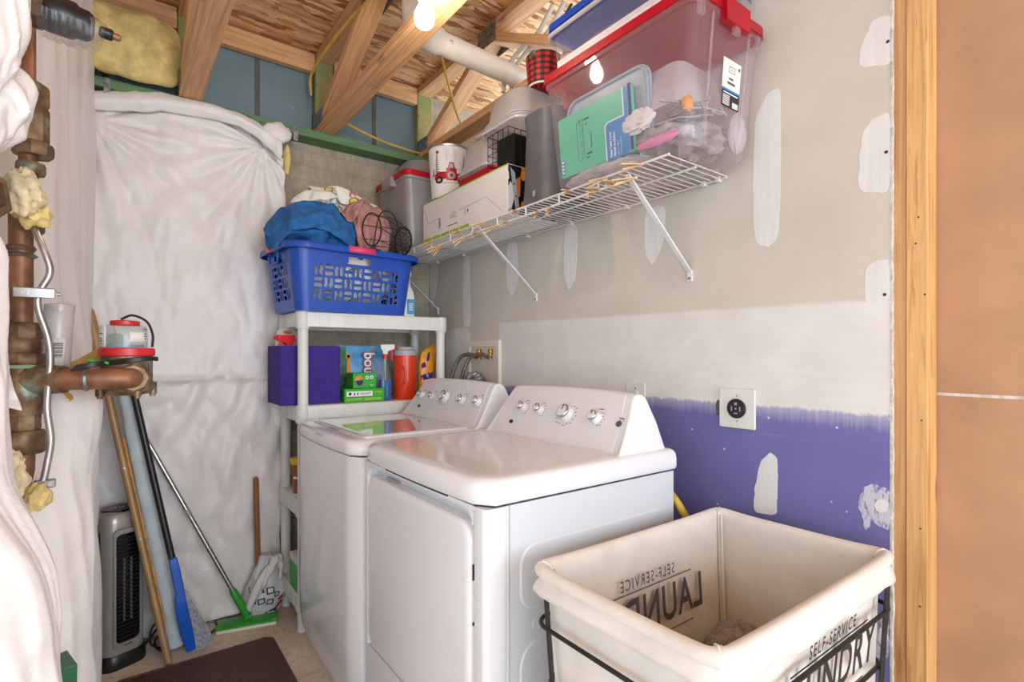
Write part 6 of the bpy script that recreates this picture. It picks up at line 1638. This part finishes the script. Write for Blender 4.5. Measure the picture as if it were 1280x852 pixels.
pins = [(2.18, 22, 28), (2.09, -60, 42), (2.12, -8, 30), (1.93, 30, 22), (1.88, -40, 34), (1.80, 38, 24), (1.74, -12, 26), (1.66, -20, 28), (1.585, 24, 20), (1.53, 36, 22), (1.41, 40, 26), (1.345, 36, 30), (1.25, 28, 18), (1.145, 30, 20), (1.115, 12, 14), (1.085, -16, 24), (1.055, 18, 10), (.985, -26, 16), (.955, -18, 12)]
ordn = ['first', 'second', 'third', 'fourth', 'fifth', 'sixth', 'seventh', 'eighth', 'ninth', 'tenth', 'eleventh', 'twelfth', 'thirteenth', 'fourteenth', 'fifteenth', 'sixteenth', 'seventeenth', 'eighteenth', 'last']
order = sorted(range(len(pins)), key=lambda i: -pins[i][0])
proto = None
for r_, i in enumerate(order):
    y, tilt, drop = pins[i]
    lab = 'wooden clothespin on the wire shelf lip, %s counted from the blue laundry basket' % ordn[r_]
    if proto is None: o = proto = make_pin(lab)
    else:
        o = copy_tree(proto); o['label'] = lab
    # jaws on the rail, legs sticking out towards the room, tilted along the rail and drooping
    o.rotation_mode = 'XYZ'
    ez = math.atan2(math.sin(R(tilt)), -math.cos(R(tilt)))
    X = Vector((-math.cos(R(tilt)) * math.cos(R(drop)), -math.sin(R(tilt)) * math.cos(R(drop)), -math.sin(R(drop)))).normalized()
    Y = X.cross(Vector((0, 0, 1))).normalized(); Z = X.cross(Y)
    rm = Matrix((X, Y, Z)).transposed()
    o.rotation_euler = rm.to_euler()
    o.location = Vector((1.166, y, ZS - .036 if i % 3 else ZS - .006)) - X * (-.006)

# ------------------------------------------------------------------ totes
def tote(t, x0, x1, y0, y1, z0, z1, m_body, taper=.02, ribs=True, wall=.0022, r=.035):
    zs = [0, .012, .03, .5, .9, 1]
    def ring_(k):
        h = z1 - z0
        if k == 0: return [(p[0], p[1], z0) for p in rr(x0 + taper + .014, x1 - taper - .014, y0 + taper + .014, y1 - taper - .014, r - .012, 6)]
        z = (.004, .014, .035, h * .5, h - .03, h - .028, h)[k - 1]
        f = taper * (1 - z / h); lo = (.0, .0, .0, .0, .0, .006, .007)[k - 1]; c = (.006, .001, 0, 0, 0, 0, 0)[k - 1]
        return [(p[0], p[1], z0 + z) for p in rr(x0 + f + c - lo, x1 - f - c + lo, y0 + f + c - lo, y1 - f - c + lo, r, 6)]
    return build('tub', MB().loft([ring_(k) for k in range(8)], True, False), m_body, t, smooth=50)
def tote_lid(t, x0, x1, y0, y1, z, m, h=.022, over=.012, r=.04):
    def q(o, zz): return [(p[0], p[1], zz) for p in rr(x0 - o, x1 + o, y0 - o, y1 + o, r, 6)]
    return build('lid', MB().loft([q(over - .004, z - .012), q(over, z - .012), q(over, z + h - .010), q(over - .006, z + h - .004), q(over - .03, z + h - .004), q(over - .036, z + h)], False, True), m, t, smooth=40)

# far tote with the red lid
ft = thing('storage_tote', 'grey clear tote with a red lid at the far end of the wire shelf', 'storage box', (1.29, 2.52, ZS))
tote(ft, 1.115, 1.445, 2.345, 2.72, ZS + .001, 2.098, M['smoke'], .026)
tote_lid(ft, 1.115, 1.445, 2.345, 2.72, 2.094, M['red'])
mb = MB().box(1.085, 1.118, 2.47, 2.58, 2.05, 2.10); build('latch', mb, M['smoke'], ft, bevel=.004)
mb = MB().blob((1.28, 2.50, 1.90), (.12, .15, .14), 30, 18, lambda n, p: .02 * nz(n.x * 3, n.y * 3, n.z * 3))
info(build('stored_cloth', mb, M['food_grey'], smooth=70, loc=(1.28, 2.50, 1.75)), 'dark grey bundle packed inside the far red-lidded tote', 'clothes')
gl_ = thing('plastic_container', 'rounded grey plastic container lying upside down on the far tote', 'container', (1.25, 2.52, 2.114))
def glr(o, z): return [(p[0], p[1], z) for p in rr(1.16 + o, 1.42 - o, 2.40 + o, 2.70 - o, .07, 7)]
build('shell', MB().loft([glr(-.006, 2.113), glr(-.006, 2.121), glr(0, 2.123), glr(.012, 2.185), glr(.025, 2.203), glr(.05, 2.212)]), M['smoke'], gl_, smooth=50)

# white carton
wc = thing('carton', 'long white carton with lime edges and a dark printed end on the wire shelf', 'box', (1.32, 1.95, ZS))
A, B, Cc, Dd = 1.184, 1.44, 1.612, 2.305
zt = ZS + .002; zz = 1.934
build('box', MB().box(A, B, Cc, Dd, zt, zz), M['card_white'], wc, smooth=0, bevel=.0015)
o_ = (A, Dd, zt); rgt = (0, -1, 0); L_ = Dd - Cc; Hh = zz - zt
flat('lime_edge', [rect2(.01 + k * .083, .085 + k * .083, .004, .020) for k in range(5)] + [rect2(0, L_, Hh - .006, Hh - .001)], M['lime'], o_, rgt, (0, 0, 1), wc)
flat('flap_line', [[(.005, Hh - .02), (.055, Hh * .48), (.053, Hh * .46), (.003, Hh - .024)], [(.053, Hh * .47), (.17, Hh * .50), (.17, Hh * .485), (.053, Hh * .455)], [(.34, Hh * .49), (.55, Hh * .52), (.55, Hh * .505), (.34, Hh * .475)], [(.55, Hh * .52), (.66, .02), (.657, .02), (.547, Hh * .51)]], M['ring_pale'], o_, rgt, (0, 0, 1), wc)
flat('small_print', [rect2(.235, .325, .040, .044), rect2(.255, .315, .072, .0735), rect2(.255, .305, .079, .0805), rect2(.255, .315, .086, .0875), rect2(.275, .31, .095, .0965), rect2(.385, .388, .062, .09), rect2(.405, .4065, .066, .086)] + [disc2(.408, .077, .006, 10)] , M['print_grey'], o_, rgt, (0, 0, 1), wc)
lettering('upright_letters', [('GIO', .024, 0, 0, 'CENTER', .0006)], M['print_dark'], (A, Dd - .165, zt + .070), (0, 0, 1), (0, 1, 0), wc, lift=.001)
build('printed_end', MB().box(A + .004, B - .004, Cc - .0012, Cc + .002, zt + .003, zz - .003), M['busy_print'], wc, smooth=0)
oe = (A, Cc - .0012, zt)
flat('white_case_print', [[(.012, Hh - .012), (.034, Hh - .03), (.060, .012), (.040, .004)]], M['ring_pale'], oe, (1, 0, 0), (0, 0, 1), wc, lift=.0012)
flat('case_dots', [disc2(.030, Hh * .62, .004), disc2(.040, Hh * .38, .004), disc2(.050, Hh * .14, .004)], M['black'], oe, (1, 0, 0), (0, 0, 1), wc, lift=.002)
flat('round_print', [[(.115 + .030 * math.cos(R(a)), .115 + .036 * math.sin(R(a))) for a in range(0, 360, 20)] , [(.115 + .03 * math.cos(R(a)), .045 + .034 * math.sin(R(a))) for a in range(0, 360, 20)]], M['print_grey'], oe, (1, 0, 0), (0, 0, 1), wc, lift=.0012)
flat('tan_print', [[(.108, .02), (.120, .02), (.124, .13), (.116, .15), (.108, .13)]], M['wood_pin'], oe, (1, 0, 0), (0, 0, 1), wc, lift=.002)
flat('orange_print', [disc2(.075, Hh * .82, .012, 14, .020), disc2(.072, Hh * .2, .008, 14, .022)], M['bag_orange'], oe, (1, 0, 0), (0, 0, 1), wc, lift=.0014)

# tin bucket with a red truck
tbk = thing('tin_bucket', 'white tin bucket painted with a red pickup truck and firs, on the white carton', 'bucket', (1.30, 2.20, zz))
bx, by, bz, bh = 1.285, 2.235, zz + .0005, .262
r0_, r1_ = .078, .098
build('bucket', MB().lathe([(r0_, 0), (r0_ + .002, .004), (r1_, bh), (r1_ - .003, bh), (r0_ - .002, .006)], (bx, by, bz), seg=44, cap1=False), M['paper'], tbk)
build('tin_rim', MB().lathe([(r1_ - .002, bh - .010), (r1_ + .003, bh - .009), (r1_ + .004, bh - .002), (r1_ + .001, bh + .002), (r1_ - .005, bh)], (bx, by, bz), seg=44, cap0=False, cap1=False), M['alu'], tbk)
build('black_bottom_rim', MB().lathe([(r0_ + .0012, .0), (r0_ + .0035, .004), (r0_ + .003, .016), (r0_ + .0005, .017)], (bx, by, bz), seg=44, cap0=False, cap1=False), M['black'], tbk)
camdir = math.atan2(-by, -bx) + .06
def onbk(s, h, lift=.0012):
    """s: metres to the viewer's right, h: height on the bucket"""
    r = r0_ + (r1_ - r0_) * h / bh + lift; a = camdir + s * 1.3 / r
    return Vector((bx + r * math.cos(a), by + r * math.sin(a), bz + h))
def decal(name, polys, m, lift=.0012):
    bm = bmesh.new()
    for P in polys: bm.faces.new([bm.verts.new((p[0], p[1], 0)) for p in P])
    for k in range(-13, 14):
        bmesh.ops.bisect_plane(bm, geom=bm.verts[:] + bm.edges[:] + bm.faces[:], plane_co=(k * .0075 + .0004, 0, 0), plane_no=(1, 0, 0))
    for v in bm.verts: v.co = onbk(v.co.x, v.co.y, lift)
    mb = MB(); mb.b.free(); mb.b = bm
    return build(name, mb, m, tbk, smooth=0)
decal('red_truck', [rect2(-.052, -.012, .098, .132), [(-.062, .098), (-.052, .098), (-.052, .130), (-.058, .124)], rect2(-.012, .026, .092, .150), [(-.006, .150), (.020, .150), (.016, .176), (-.002, .176)], rect2(.026, .066, .096, .128)], M['red'])
decal('truck_window', [[(-.002, .150), (.015, .150), (.012, .170), (.0, .170)]], M['ring_pale'], .0022)
decal('truck_tire', [disc2(-.040, .094, .016, 16), disc2(.045, .094, .014, 16)], M['black'], .0026)
decal('truck_hub', [disc2(-.040, .094, .007, 12), disc2(.045, .094, .006, 12)], M['ring_pale'], .0036)
decal('wreath', [[(.007 + .014 * math.cos(R(a)), .116 + .017 * math.sin(R(a))) for a in range(0, 360, 24)]], M['ring_pale'], .0024)
decal('wreath_middle', [[(.007 + .007 * math.cos(R(a)), .116 + .009 * math.sin(R(a))) for a in range(0, 360, 30)]], M['red'], .0034)
trees = []
for s0, hb, ht_, w in ((-.050, .130, .225, .020), (.058, .120, .215, .018), (-.066, .112, .150, .010)):
    trees.append(rect2(s0 - .001, s0 + .001, hb - .006, ht_))
    for k in range(9):
        h = hb + (ht_ - hb) * k / 9; ww = w * (1 - k / 10)
        trees.append([(s0, h + .010), (s0 - ww, h), (s0 - ww * .6, h + .003), (s0, h + .005)]); trees.append([(s0, h + .010), (s0, h + .005), (s0 + ww * .6, h + .003), (s0 + ww, h)])
decal('fir_tree', trees, M['print_dark'])
bare = []
for s0 in (-.012, .020):
    bare.append(rect2(s0 - .0008, s0 + .0008, .178, .235))
    for k in range(5):
        h = .190 + k * .009; bare.append([(s0, h), (s0 + .012, h + .012), (s0 + .012, h + .0135), (s0, h + .002)]); bare.append([(s0, h + .004), (s0, h + .006), (s0 - .012, h + .0175), (s0 - .012, h + .016)])
decal('bare_tree', bare, M['ring_pale'])
decal('red_bird', [[(-.056, .228), (-.046, .232), (-.040, .222), (-.050, .216)], [(-.018, .058), (-.006, .060), (-.004, .052), (-.012, .046)], [(.030, .070), (.042, .074), (.042, .064), (.034, .060)]], M['red'])
decal('snow_line', [[(-.030, .082), (.07, .088), (.07, .084), (-.030, .077)]], M['ring_pale'])

# nested clear food containers with red lids on the carton
nc = thing('food_containers', 'pair of frosted food containers standing on stacked red lids, on the white carton', 'containers', (1.31, 1.90, zz))
def cont(x0, x1, y0, y1, z0, z1, m, t, r=.04, over=.008, inv=True, name='container'):
    def q(o, z): return [(p[0], p[1], z) for p in rr(x0 + o, x1 - o, y0 + o, y1 - o, r, 6)]
    h = z1 - z0
    if inv: rings = [q(-over, z0), q(-over, z0 + .010), q(0, z0 + .011), q(.006, z0 + h * .25), q(.010, z0 + h * .30), q(.022, z1 - .014), q(.036, z1)]
    else: rings = [q(.03, z0), q(.018, z0 + .012), q(0, z1 - .011), q(-over, z1 - .01), q(-over, z1)]
    return build(name, MB().loft(rings, not inv, inv), m, t, smooth=50)
for k in range(3):
    dz = k * .017
    def q(o, z): return [(p[0], p[1], z) for p in rr(1.205 + .008 * k - o, 1.405 + .006 * k + o, 1.765 - .01 * k - o, 2.03 + .012 * k + o, .045, 6)]
    build('red_lid', MB().loft([q(-.004, zz + .001 + dz), q(.002, zz + .003 + dz), q(.002, zz + .014 + dz), q(-.012, zz + .0165 + dz)]), M['red'], nc, smooth=40)
cont(1.21, 1.40, 1.79, 2.03, zz + .054, zz + .200, M['frost'], nc)
cont(1.24, 1.42, 1.77, 1.93, zz + .202, zz + .215, M['frost'], nc)

# black wire cage basket with a dark insert
wg = thing('wire_cage_basket', 'small black wire grid basket with a black panel, on the end of the white carton', 'basket', (1.32, 1.66, zz))
gx0, gx1, gy0, gy1, gz0, gz1 = 1.205, 1.42, 1.635, 1.775, zz + .003, zz + .155
mb = MB()
for z in [gz0 + (gz1 - gz0) * k / 4 for k in range(5)]:
    mb.tube([(gx0, gy0, z), (gx1, gy0, z), (gx1, gy1, z), (gx0, gy1, z)], .0017, 6, closed=True)
build('level_wires', mb, M['black_wire'], wg)
mb = MB()
for k in range(5):
    y = gy0 + (gy1 - gy0) * k / 4
    mb.cyl((gx0, y, gz0), (gx0, y, gz1), .0016, seg=6); mb.cyl((gx1, y, gz0), (gx1, y, gz1), .0016, seg=6)
for k in range(1, 7):
    x = gx0 + (gx1 - gx0) * k / 7
    mb.cyl((x, gy0, gz0), (x, gy0, gz1), .0016, seg=6); mb.tube([(x, gy0, gz0), (x, gy1, gz0)], .0016, 6)
build('upright_wires', mb, M['black_wire'], wg)
build('black_panel', MB().box(gx0 + .035, gx1 - .01, gy0 + .012, gy1 - .012, gz0 + .004, gz1 - .012), M['black'], wg, smooth=0, bevel=.003)

# big frosted container upside down on top of the cage
fc = thing('food_container', 'large frosted container upside down on the black wire basket', 'container', (1.31, 1.68, 2.09))
cont(1.19, 1.425, 1.545, 1.815, gz1 + .002, gz1 + .150, M['frost'], fc, r=.055, over=.012)
mb = MB()
for k in range(3):
    z = gz1 + .016 + k * .011; o = -.001 + .001 * k
    mb.tube([(p[0], p[1], z) for p in rr(1.19 - .003 + k * .002, 1.428 - k * .002, 1.542 + k * .002, 1.818 - k * .002, .056, 6)], .003, 6, closed=True)
build('rim_ridges', mb, M['frost'], fc)
# charcoal canister
cc = thing('charcoal_canister', 'charcoal grey open plastic bin standing beside the large clear tote', 'bin', (1.29, 1.49, ZS))
def ch(o, z): return [(p[0], p[1], z) for p in rr(1.196 - o, 1.40 + o, 1.368 - o, 1.578 + o, .075, 8)]
build('bin', MB().loft([ch(.004, ZS + .001), ch(.006, ZS + .012), ch(0, ZS + .022), ch(-.004, ZS + .10), ch(-.008, ZS + .30), ch(-.004, ZS + .345), ch(-.007, ZS + .345), ch(-.012, ZS + .30)], True, False), M['charcoal'], cc, smooth=50)
flat('small_tag', [rect2(0, .012, 0, .020)], M['ring_pale'], (1.1965, 1.47, ZS + .035), (0, -1, 0), (0, 0, 1), cc, lift=.004, thick=.003)
# plaid tin on the frosted container
pt = thing('plaid_tin', 'red and black plaid tin lying tilted above the frosted container', 'tin', (1.33, 1.60, gz1 + .154))
px, py, pz = 1.335, 1.575, gz1 + .1535
build('tin', MB().lathe([(.060, 0), (.062, .003), (.072, .120), (.069, .122)], (px, py, pz), seg=36), M['plaid'], pt)
build('white_rim', MB().lathe([(.0610, -.0005), (.0640, .001), (.0645, .006), (.0625, .007)], (px, py, pz), seg=36, cap0=False, cap1=False), M['paper'], pt)
build('tin_clasp', MB().box(px - .078, px - .062, py - .03, py - .005, pz + .09, pz + .122), M['galv'], pt, bevel=.003)
pt.location = (0, 0, 0)
for ch_ in pt.children: pass
pt.location = (1.33, 1.60, gz1 + .154)

# large clear tote
bt_ = thing('storage_tote', 'large clear tote with a red lid at the near end of the wire shelf', 'storage box', (1.29, 1.04, ZS))
X0, X1, Y0, Y1 = 1.122, 1.446, .758, 1.322
ZB, ZT = ZS + .001, 2.098
tote(bt_, X0, X1, Y0, Y1, ZB, ZT, M['clear'], .028, r=.03)
lid_ = tote_lid(bt_, X0, X1, Y0, Y1, ZT - .002, M['red'])
for y, s in ((Y0 - .012, -1), (Y1 + .012, 1)):
    la = build('latch', MB().loft([[(1.284 + x, y + s * q, z) for x, z in ((-.058, ZT + .016), (.058, ZT + .016), (.054, ZT - .046), (-.054, ZT - .046))] for q in (-.006, .010, .013)]), M['red'], bt_, bevel=.005)
    build('latch_hook', MB().obox((1.284, y + s * .004, ZT - .055), (.012, 0, 0), (0, .006, 0), (0, 0, .010)), M['clear'], la, bevel=.002)
mb = MB()
for y, s in ((Y0, -1),):
    for dx in (-.085, .085):
        mb.tube([(1.284 + dx * 1.0, y + s * .004, ZT - .03), (1.284 + dx * .96, y + .012, ZB + .17), (1.284 + dx * .92, y + .026, ZB + .02)], .0035, 6)
    for dx in (-.142, -.130, .130, .142):
        mb.box(1.284 + dx - .002, 1.284 + dx + .002, y - .009, y + .004, ZT - .055, ZT - .012)
build('moulded_ribs', mb, M['clear'], bt_)
lo = Vector((1.300, Y0 + .0085, ZB + .178)); ud = Vector((0, -.084, 1)).normalized()
flat('product_label', [rect2(-.042, .042, -.060, .062)], M['paper'], lo, (1, 0, 0), ud, bt_, lift=.0004)
flat('black_label_band', [rect2(-.042, .042, -.060, -.018)], M['black'], lo, (1, 0, 0), ud, bt_, lift=.001)
flat('blue_label_line', [rect2(-.042, .042, -.018, -.013)], M['print_azure'], lo, (1, 0, 0), ud, bt_, lift=.001)
flat('label_bar_code', [rect2(.010 + k * .0034, .0118 + k * .0034 + (.0008 if k % 2 else 0), -.056, -.042) for k in range(8)] + [rect2(-.036, -.004, -.032 - k * .0045, -.030 - k * .0045) for k in range(6)] + [rect2(-.034, .034, -.0255, -.0225)], M['white_print'], lo, (1, 0, 0), ud, bt_, lift=.0016)
flat('label_print', [rect2(-.014, .014, .030, .0312), rect2(-.014, .014, .044, .0452), rect2(-.014, -.0128, .030, .045), rect2(.0128, .014, .030, .045), rect2(-.012, .008, .012, .017), rect2(-.018, .018, .000, .006), rect2(-.006, .004, .036, .0374)] + [disc2(.033, .048, .0045)], M['print_grey'], lo, (1, 0, 0), ud, bt_, lift=.0010)

# things inside the large tote
gp = thing('blue_grey_lid', 'pale blue-grey rectangular lid standing inside the clear tote', 'lid', (1.19, 1.12, ZB + .03))
lean = Vector((-.10, 0, 1)).normalized(); base = Vector((1.178, 1.105, ZB + .035))
def slab(cx_, cz_, hw_, hh_, r, x_off, th):
    P = rr(cx_ - hw_, cx_ + hw_, cz_ - hh_, cz_ + hh_, r, 6); nx = Vector((1, 0, .10)).normalized()
    return [[base + Vector((0, -p[0], 0)) + lean * p[1] + nx * (x_off + e) for p in P] for e in (0, th)]
build('lid', MB().loft(slab(.01, .125, .165, .118, .04, .012, .012)), M['blue_grey_lid'], gp, bevel=.003)
build('rim', MB().tube([(p_) for p_ in slab(.01, .125, .158, .111, .04, .008, .01)[0]], .0045, 8, closed=True), M['blue_grey_lid'], gp)
tc = thing('table_cover_package', 'sea-green packaged plastic table cover standing inside the clear tote', 'package', (1.165, 1.13, ZB + .02))
build('package', MB().loft(slab(-.030, .102, .155, .094, .008, -.006, .010)), M['teal_green'], tc, bevel=.002)
o2 = base + lean * .008 + Vector((1, 0, .10)).normalized() * -.0066 + Vector((0, .185, 0))
Rt = (0, -1, 0); Up = tuple(lean)
flat('azure_panel', [[(.205, .0), (.290, .0), (.290, .188), (.278, .188), (.278, .108), (.215, .108), (.205, .100)]], M['print_azure'], o2, Rt, Up, tc)
flat('white_outline', [[(.201, .0), (.205, .0), (.205, .100), (.201, .102)], [(.201, .102), (.205, .100), (.215, .108), (.213, .112)], [(.213, .112), (.215, .108), (.278, .108), (.274, .112)], [(.274, .112), (.278, .108), (.278, .188), (.274, .188)]], M['white_print'], o2, Rt, Up, tc, lift=.001)
lettering('package_letters', [('Plastic Table Cover', .0115, 0, 0, 'LEFT', .0004), ('Mantel de plastico', .0115, 0, -.014, 'LEFT', .0004), ('54 in x 108 in', .009, 0, -.028, 'LEFT'), ('1.37 m x 2.74 m', .009, 0, -.039, 'LEFT')], M['white_print'], o2 + Vector((0, -.222, 0)) + lean * .006, Up, (0, 1, 0), tc, lift=.0014, xs=.82)
ln = []
def seg2(a, b, w=.0009):
    d = Vector((b[0] - a[0], b[1] - a[1])); d.normalize(); q = Vector((-d.y, d.x)) * w / 2
    return [(a[0] - q.x, a[1] - q.y), (b[0] - q.x, b[1] - q.y), (b[0] + q.x, b[1] + q.y), (a[0] + q.x, a[1] + q.y)]
ln += [seg2((.085, .035), (.085, .150)), seg2((.085, .150), (.100, .156)), seg2((.100, .156), (.100, .150)), seg2((.085, .035), (.096, .030)), seg2((.096, .030), (.104, .040)), seg2((.112, .045), (.112, .145))]
for k in range(7): ln += [seg2((.100 + .012 * (k % 2), .045 + k * .016), (.100 + .012 * (k % 2), .059 + k * .016)), seg2((.100, .059 + k * .016), (.112, .059 + k * .016))]
ln += [rect2(.118, .140, .150, .154), rect2(.122, .132, .135, .138), rect2(.124, .146, .044, .049), rect2(.120, .136, .034, .037), rect2(.143, .146, .060, .105)]
flat('table_drawing', ln, M['print_dark'], o2, Rt, Up, tc, lift=.0008)
flat('blue_badge', [[(.006, .010), (.018, .008), (.022, .022), (.018, .034), (.024, .046), (.016, .058), (.006, .056)]], M['print_azure'], o2, Rt, Up, tc, lift=.0008)
flat('badge_mark', [rect2(.009, .018, .014 + k * .011, .020 + k * .011) for k in range(4)], M['white_print'], o2, Rt, Up, tc, lift=.0014)
build('purple_edge', MB().obox(o2 + Vector((.002, -.300, 0)) + lean * .098, (.003, 0, 0), (0, .005, 0), lean * .092), M['purple'], tc, smooth=0)
# clear clamshells, utensils and scraps at the near end
cs = thing('clear_clamshell', 'crumpled clear plastic clamshell inside the near half of the clear tote', 'container', (1.28, .93, ZB + .12))
def q(o, z): return [(p[0], p[1], z) for p in rr(1.175 + o, 1.40 - o, .83 + o, 1.00 - o, .03, 5)]
build('shell', MB().loft([q(0, ZB + .135), q(.004, ZB + .17), q(.010, ZB + .21), q(.022, ZB + .255), q(.04, ZB + .262)], False, True), M['frost'], cs, smooth=40)
random.seed(11)
def small(name, label, cat, mb, m, loc): return info(build(name, mb, m, smooth=60, loc=loc), label, cat)
mb = MB().blob((1.29, .92, ZB + .060), (.125, .115, .050), 50, 24, lambda n, p: .020 * ridge(n.x * 4, n.y * 4, n.z * 3) - .008 + .008 * nz(n.x * 11, n.y * 11, n.z * 9))
small('utensil_pile', 'pile of grey plastic utensils at the near end of the clear tote', 'utensils', mb, M['food_grey'], (1.29, .92, ZB + .01))
mb = MB()
for k in range(26):
    x, y = 1.19 + random.random() * .20, .80 + random.random() * .22; z = ZB + .095 + random.random() * .035; a = random.random() * 6.28; L = .03 + random.random() * .04
    mb.tube([(x - L * math.cos(a), y - L * math.sin(a), z), (x, y, z + .006), (x + L * math.cos(a), y + L * math.sin(a), z - .004)], .0032, 6)
stuff(small('loose_cutlery', 'loose clear and grey cutlery on the pile in the clear tote', 'utensils', mb, M['ring_pale'], (1.29, .91, ZB + .09)))
mb = MB().blob((1.165, .965, ZB + .118), (.012, .055, .030), 24, 16, lambda n, p: .010 * ridge(n.x * 3, n.y * 5, n.z * 3) - .004)
small('paper_scrap', 'torn white paper scrap inside the clear tote, beside the blue-grey lid', 'paper', mb, M['paper'], (1.165, .965, ZB + .09))
mb = MB().blob((1.20, .830, ZB + .125), (.018, .016, .022), 20, 14, lambda n, p: .003 * nz(n.x * 4, n.y * 4, n.z * 4))
small('orange_scraper', 'small orange plastic piece lying on the utensils in the clear tote', 'toy', mb, M['bag_orange'], (1.20, .83, ZB + .10))
mb = MB().blob((1.164, .90, ZB + .042), (.010, .070, .014), 24, 14, lambda n, p: .003 * nz(n.x * 4, n.y * 7, n.z * 4))
small('pink_wrapper', 'pink wrapper pressed against the lower front of the clear tote', 'wrapper', mb, plain('pink_wrapper', (222, 130, 176), .5), (1.164, .90, ZB + .03))
mb = MB().blob((1.195, 1.12, ZB + .022), (.040, .165, .018), 60, 20, lambda n, p: .010 * ridge(p.y * 22, n.x * 3, n.z * 3) + .004 * nz(p.y * 60, n.x * 6, n.z * 6))
small('wrapped_plates', 'pale film-wrapped stack along the bottom of the clear tote', 'packaging', mb, M['frost'], (1.20, 1.12, ZB + .006))
mb = MB().blob((1.385, .80, ZB + .085), (.030, .020, .055), 24, 16, lambda n, p: .006 * ridge(n.x * 3, n.y * 3, n.z * 3))
small('clear_bottle', 'small clear bag in the rear near corner of the clear tote', 'bag', mb, M['frost'], (1.385, .80, ZB + .03))

# upper bin with blue lid on the red lid
ub = thing('storage_bin', 'shallow clear bin with a royal blue lid stacked on the red-lidded tote', 'storage box', (1.29, 1.05, ZT + .02))
ZU = ZT + .0215
tote(ub, 1.140, 1.452, .772, 1.315, ZU, ZU + .150, M['clear'], .012, r=.03)
tote_lid(ub, 1.140, 1.452, .772, 1.315, ZU + .152, M['blue_lid'], .02, .014)
build('clear_rim', MB().tube([(p[0], p[1], ZU + .128) for p in rr(1.130, 1.456, .762, 1.325, .035, 6)], .007, 8, closed=True), M['frost'], ub)
build('end_print', MB().box(1.395, 1.430, .7805, .7815, ZU + .075, ZU + .10), M['navy'], ub, smooth=0)
wpa = MB().box(1.150, 1.20, .80, 1.29, ZU + .006, ZU + .045)
info(build('paper_stack', wpa, M['paper'], smooth=0, loc=(1.175, 1.045, ZU + .006), bevel=.002), 'white paper roll lying along the front of the blue-lidded bin', 'paper')

# ------------------------------------------------------------------ alike pieces become parts of their own
def separate(o):
    bm = bmesh.new(); bm.from_mesh(o.data)
    left = set(bm.verts); groups = []
    while left:
        st = [left.pop()]; g = set(st)
        while st:
            for e in st.pop().link_edges:
                for w in e.verts:
                    if w in left: left.discard(w); g.add(w); st.append(w)
        groups.append(sorted(v.index for v in g))
    if len(groups) < 2: bm.free(); return
    bm.verts.ensure_lookup_table()
    name = o.name.split('.')[0]
    for g in groups[1:] + groups[:1]:
        keep = set(g); b2 = bm.copy()
        bmesh.ops.delete(b2, geom=[v for v in b2.verts if v.index not in keep], context='VERTS')
        me = o.data.copy() if g is not groups[0] else o.data
        b2.to_mesh(me); b2.free()
        if g is not groups[0]:
            c = o.copy(); c.data = me; c.name = name; COL.objects.link(c)
    bm.free()
for o in list(SC.objects):
    if o.type == 'MESH' and o.parent and o.name.split('.')[0] in ('rim_panel', 'collar', 'corner_fillet', 'hinge_slot', 'black_side_panel', 'nail_hole', 'screw_hole', 'seam', 'flange_bolt',
            'truck_tire', 'truck_hub', 'red_bird', 'rivet', 'pad_gripper', 'control_button', 'screw', 'heating_element', 'moulded_ribs', 'edge_binding', 'slot', 'level_wires', 'upright_wires', 'end_wires', 'side_wires',
            'side_panel', 'anchor_strap', 'fir_tree', 'navy_pattern', 'red_pattern', 'white_marks', 'purple_flowers', 'label_marks', 'rim_ridges', 'knotted_handle', 'case_dots', 'round_print', 'orange_print', 'lime_edge', 'purple_label', 'bare_tree', 'pipe_clamp'):
        separate(o)
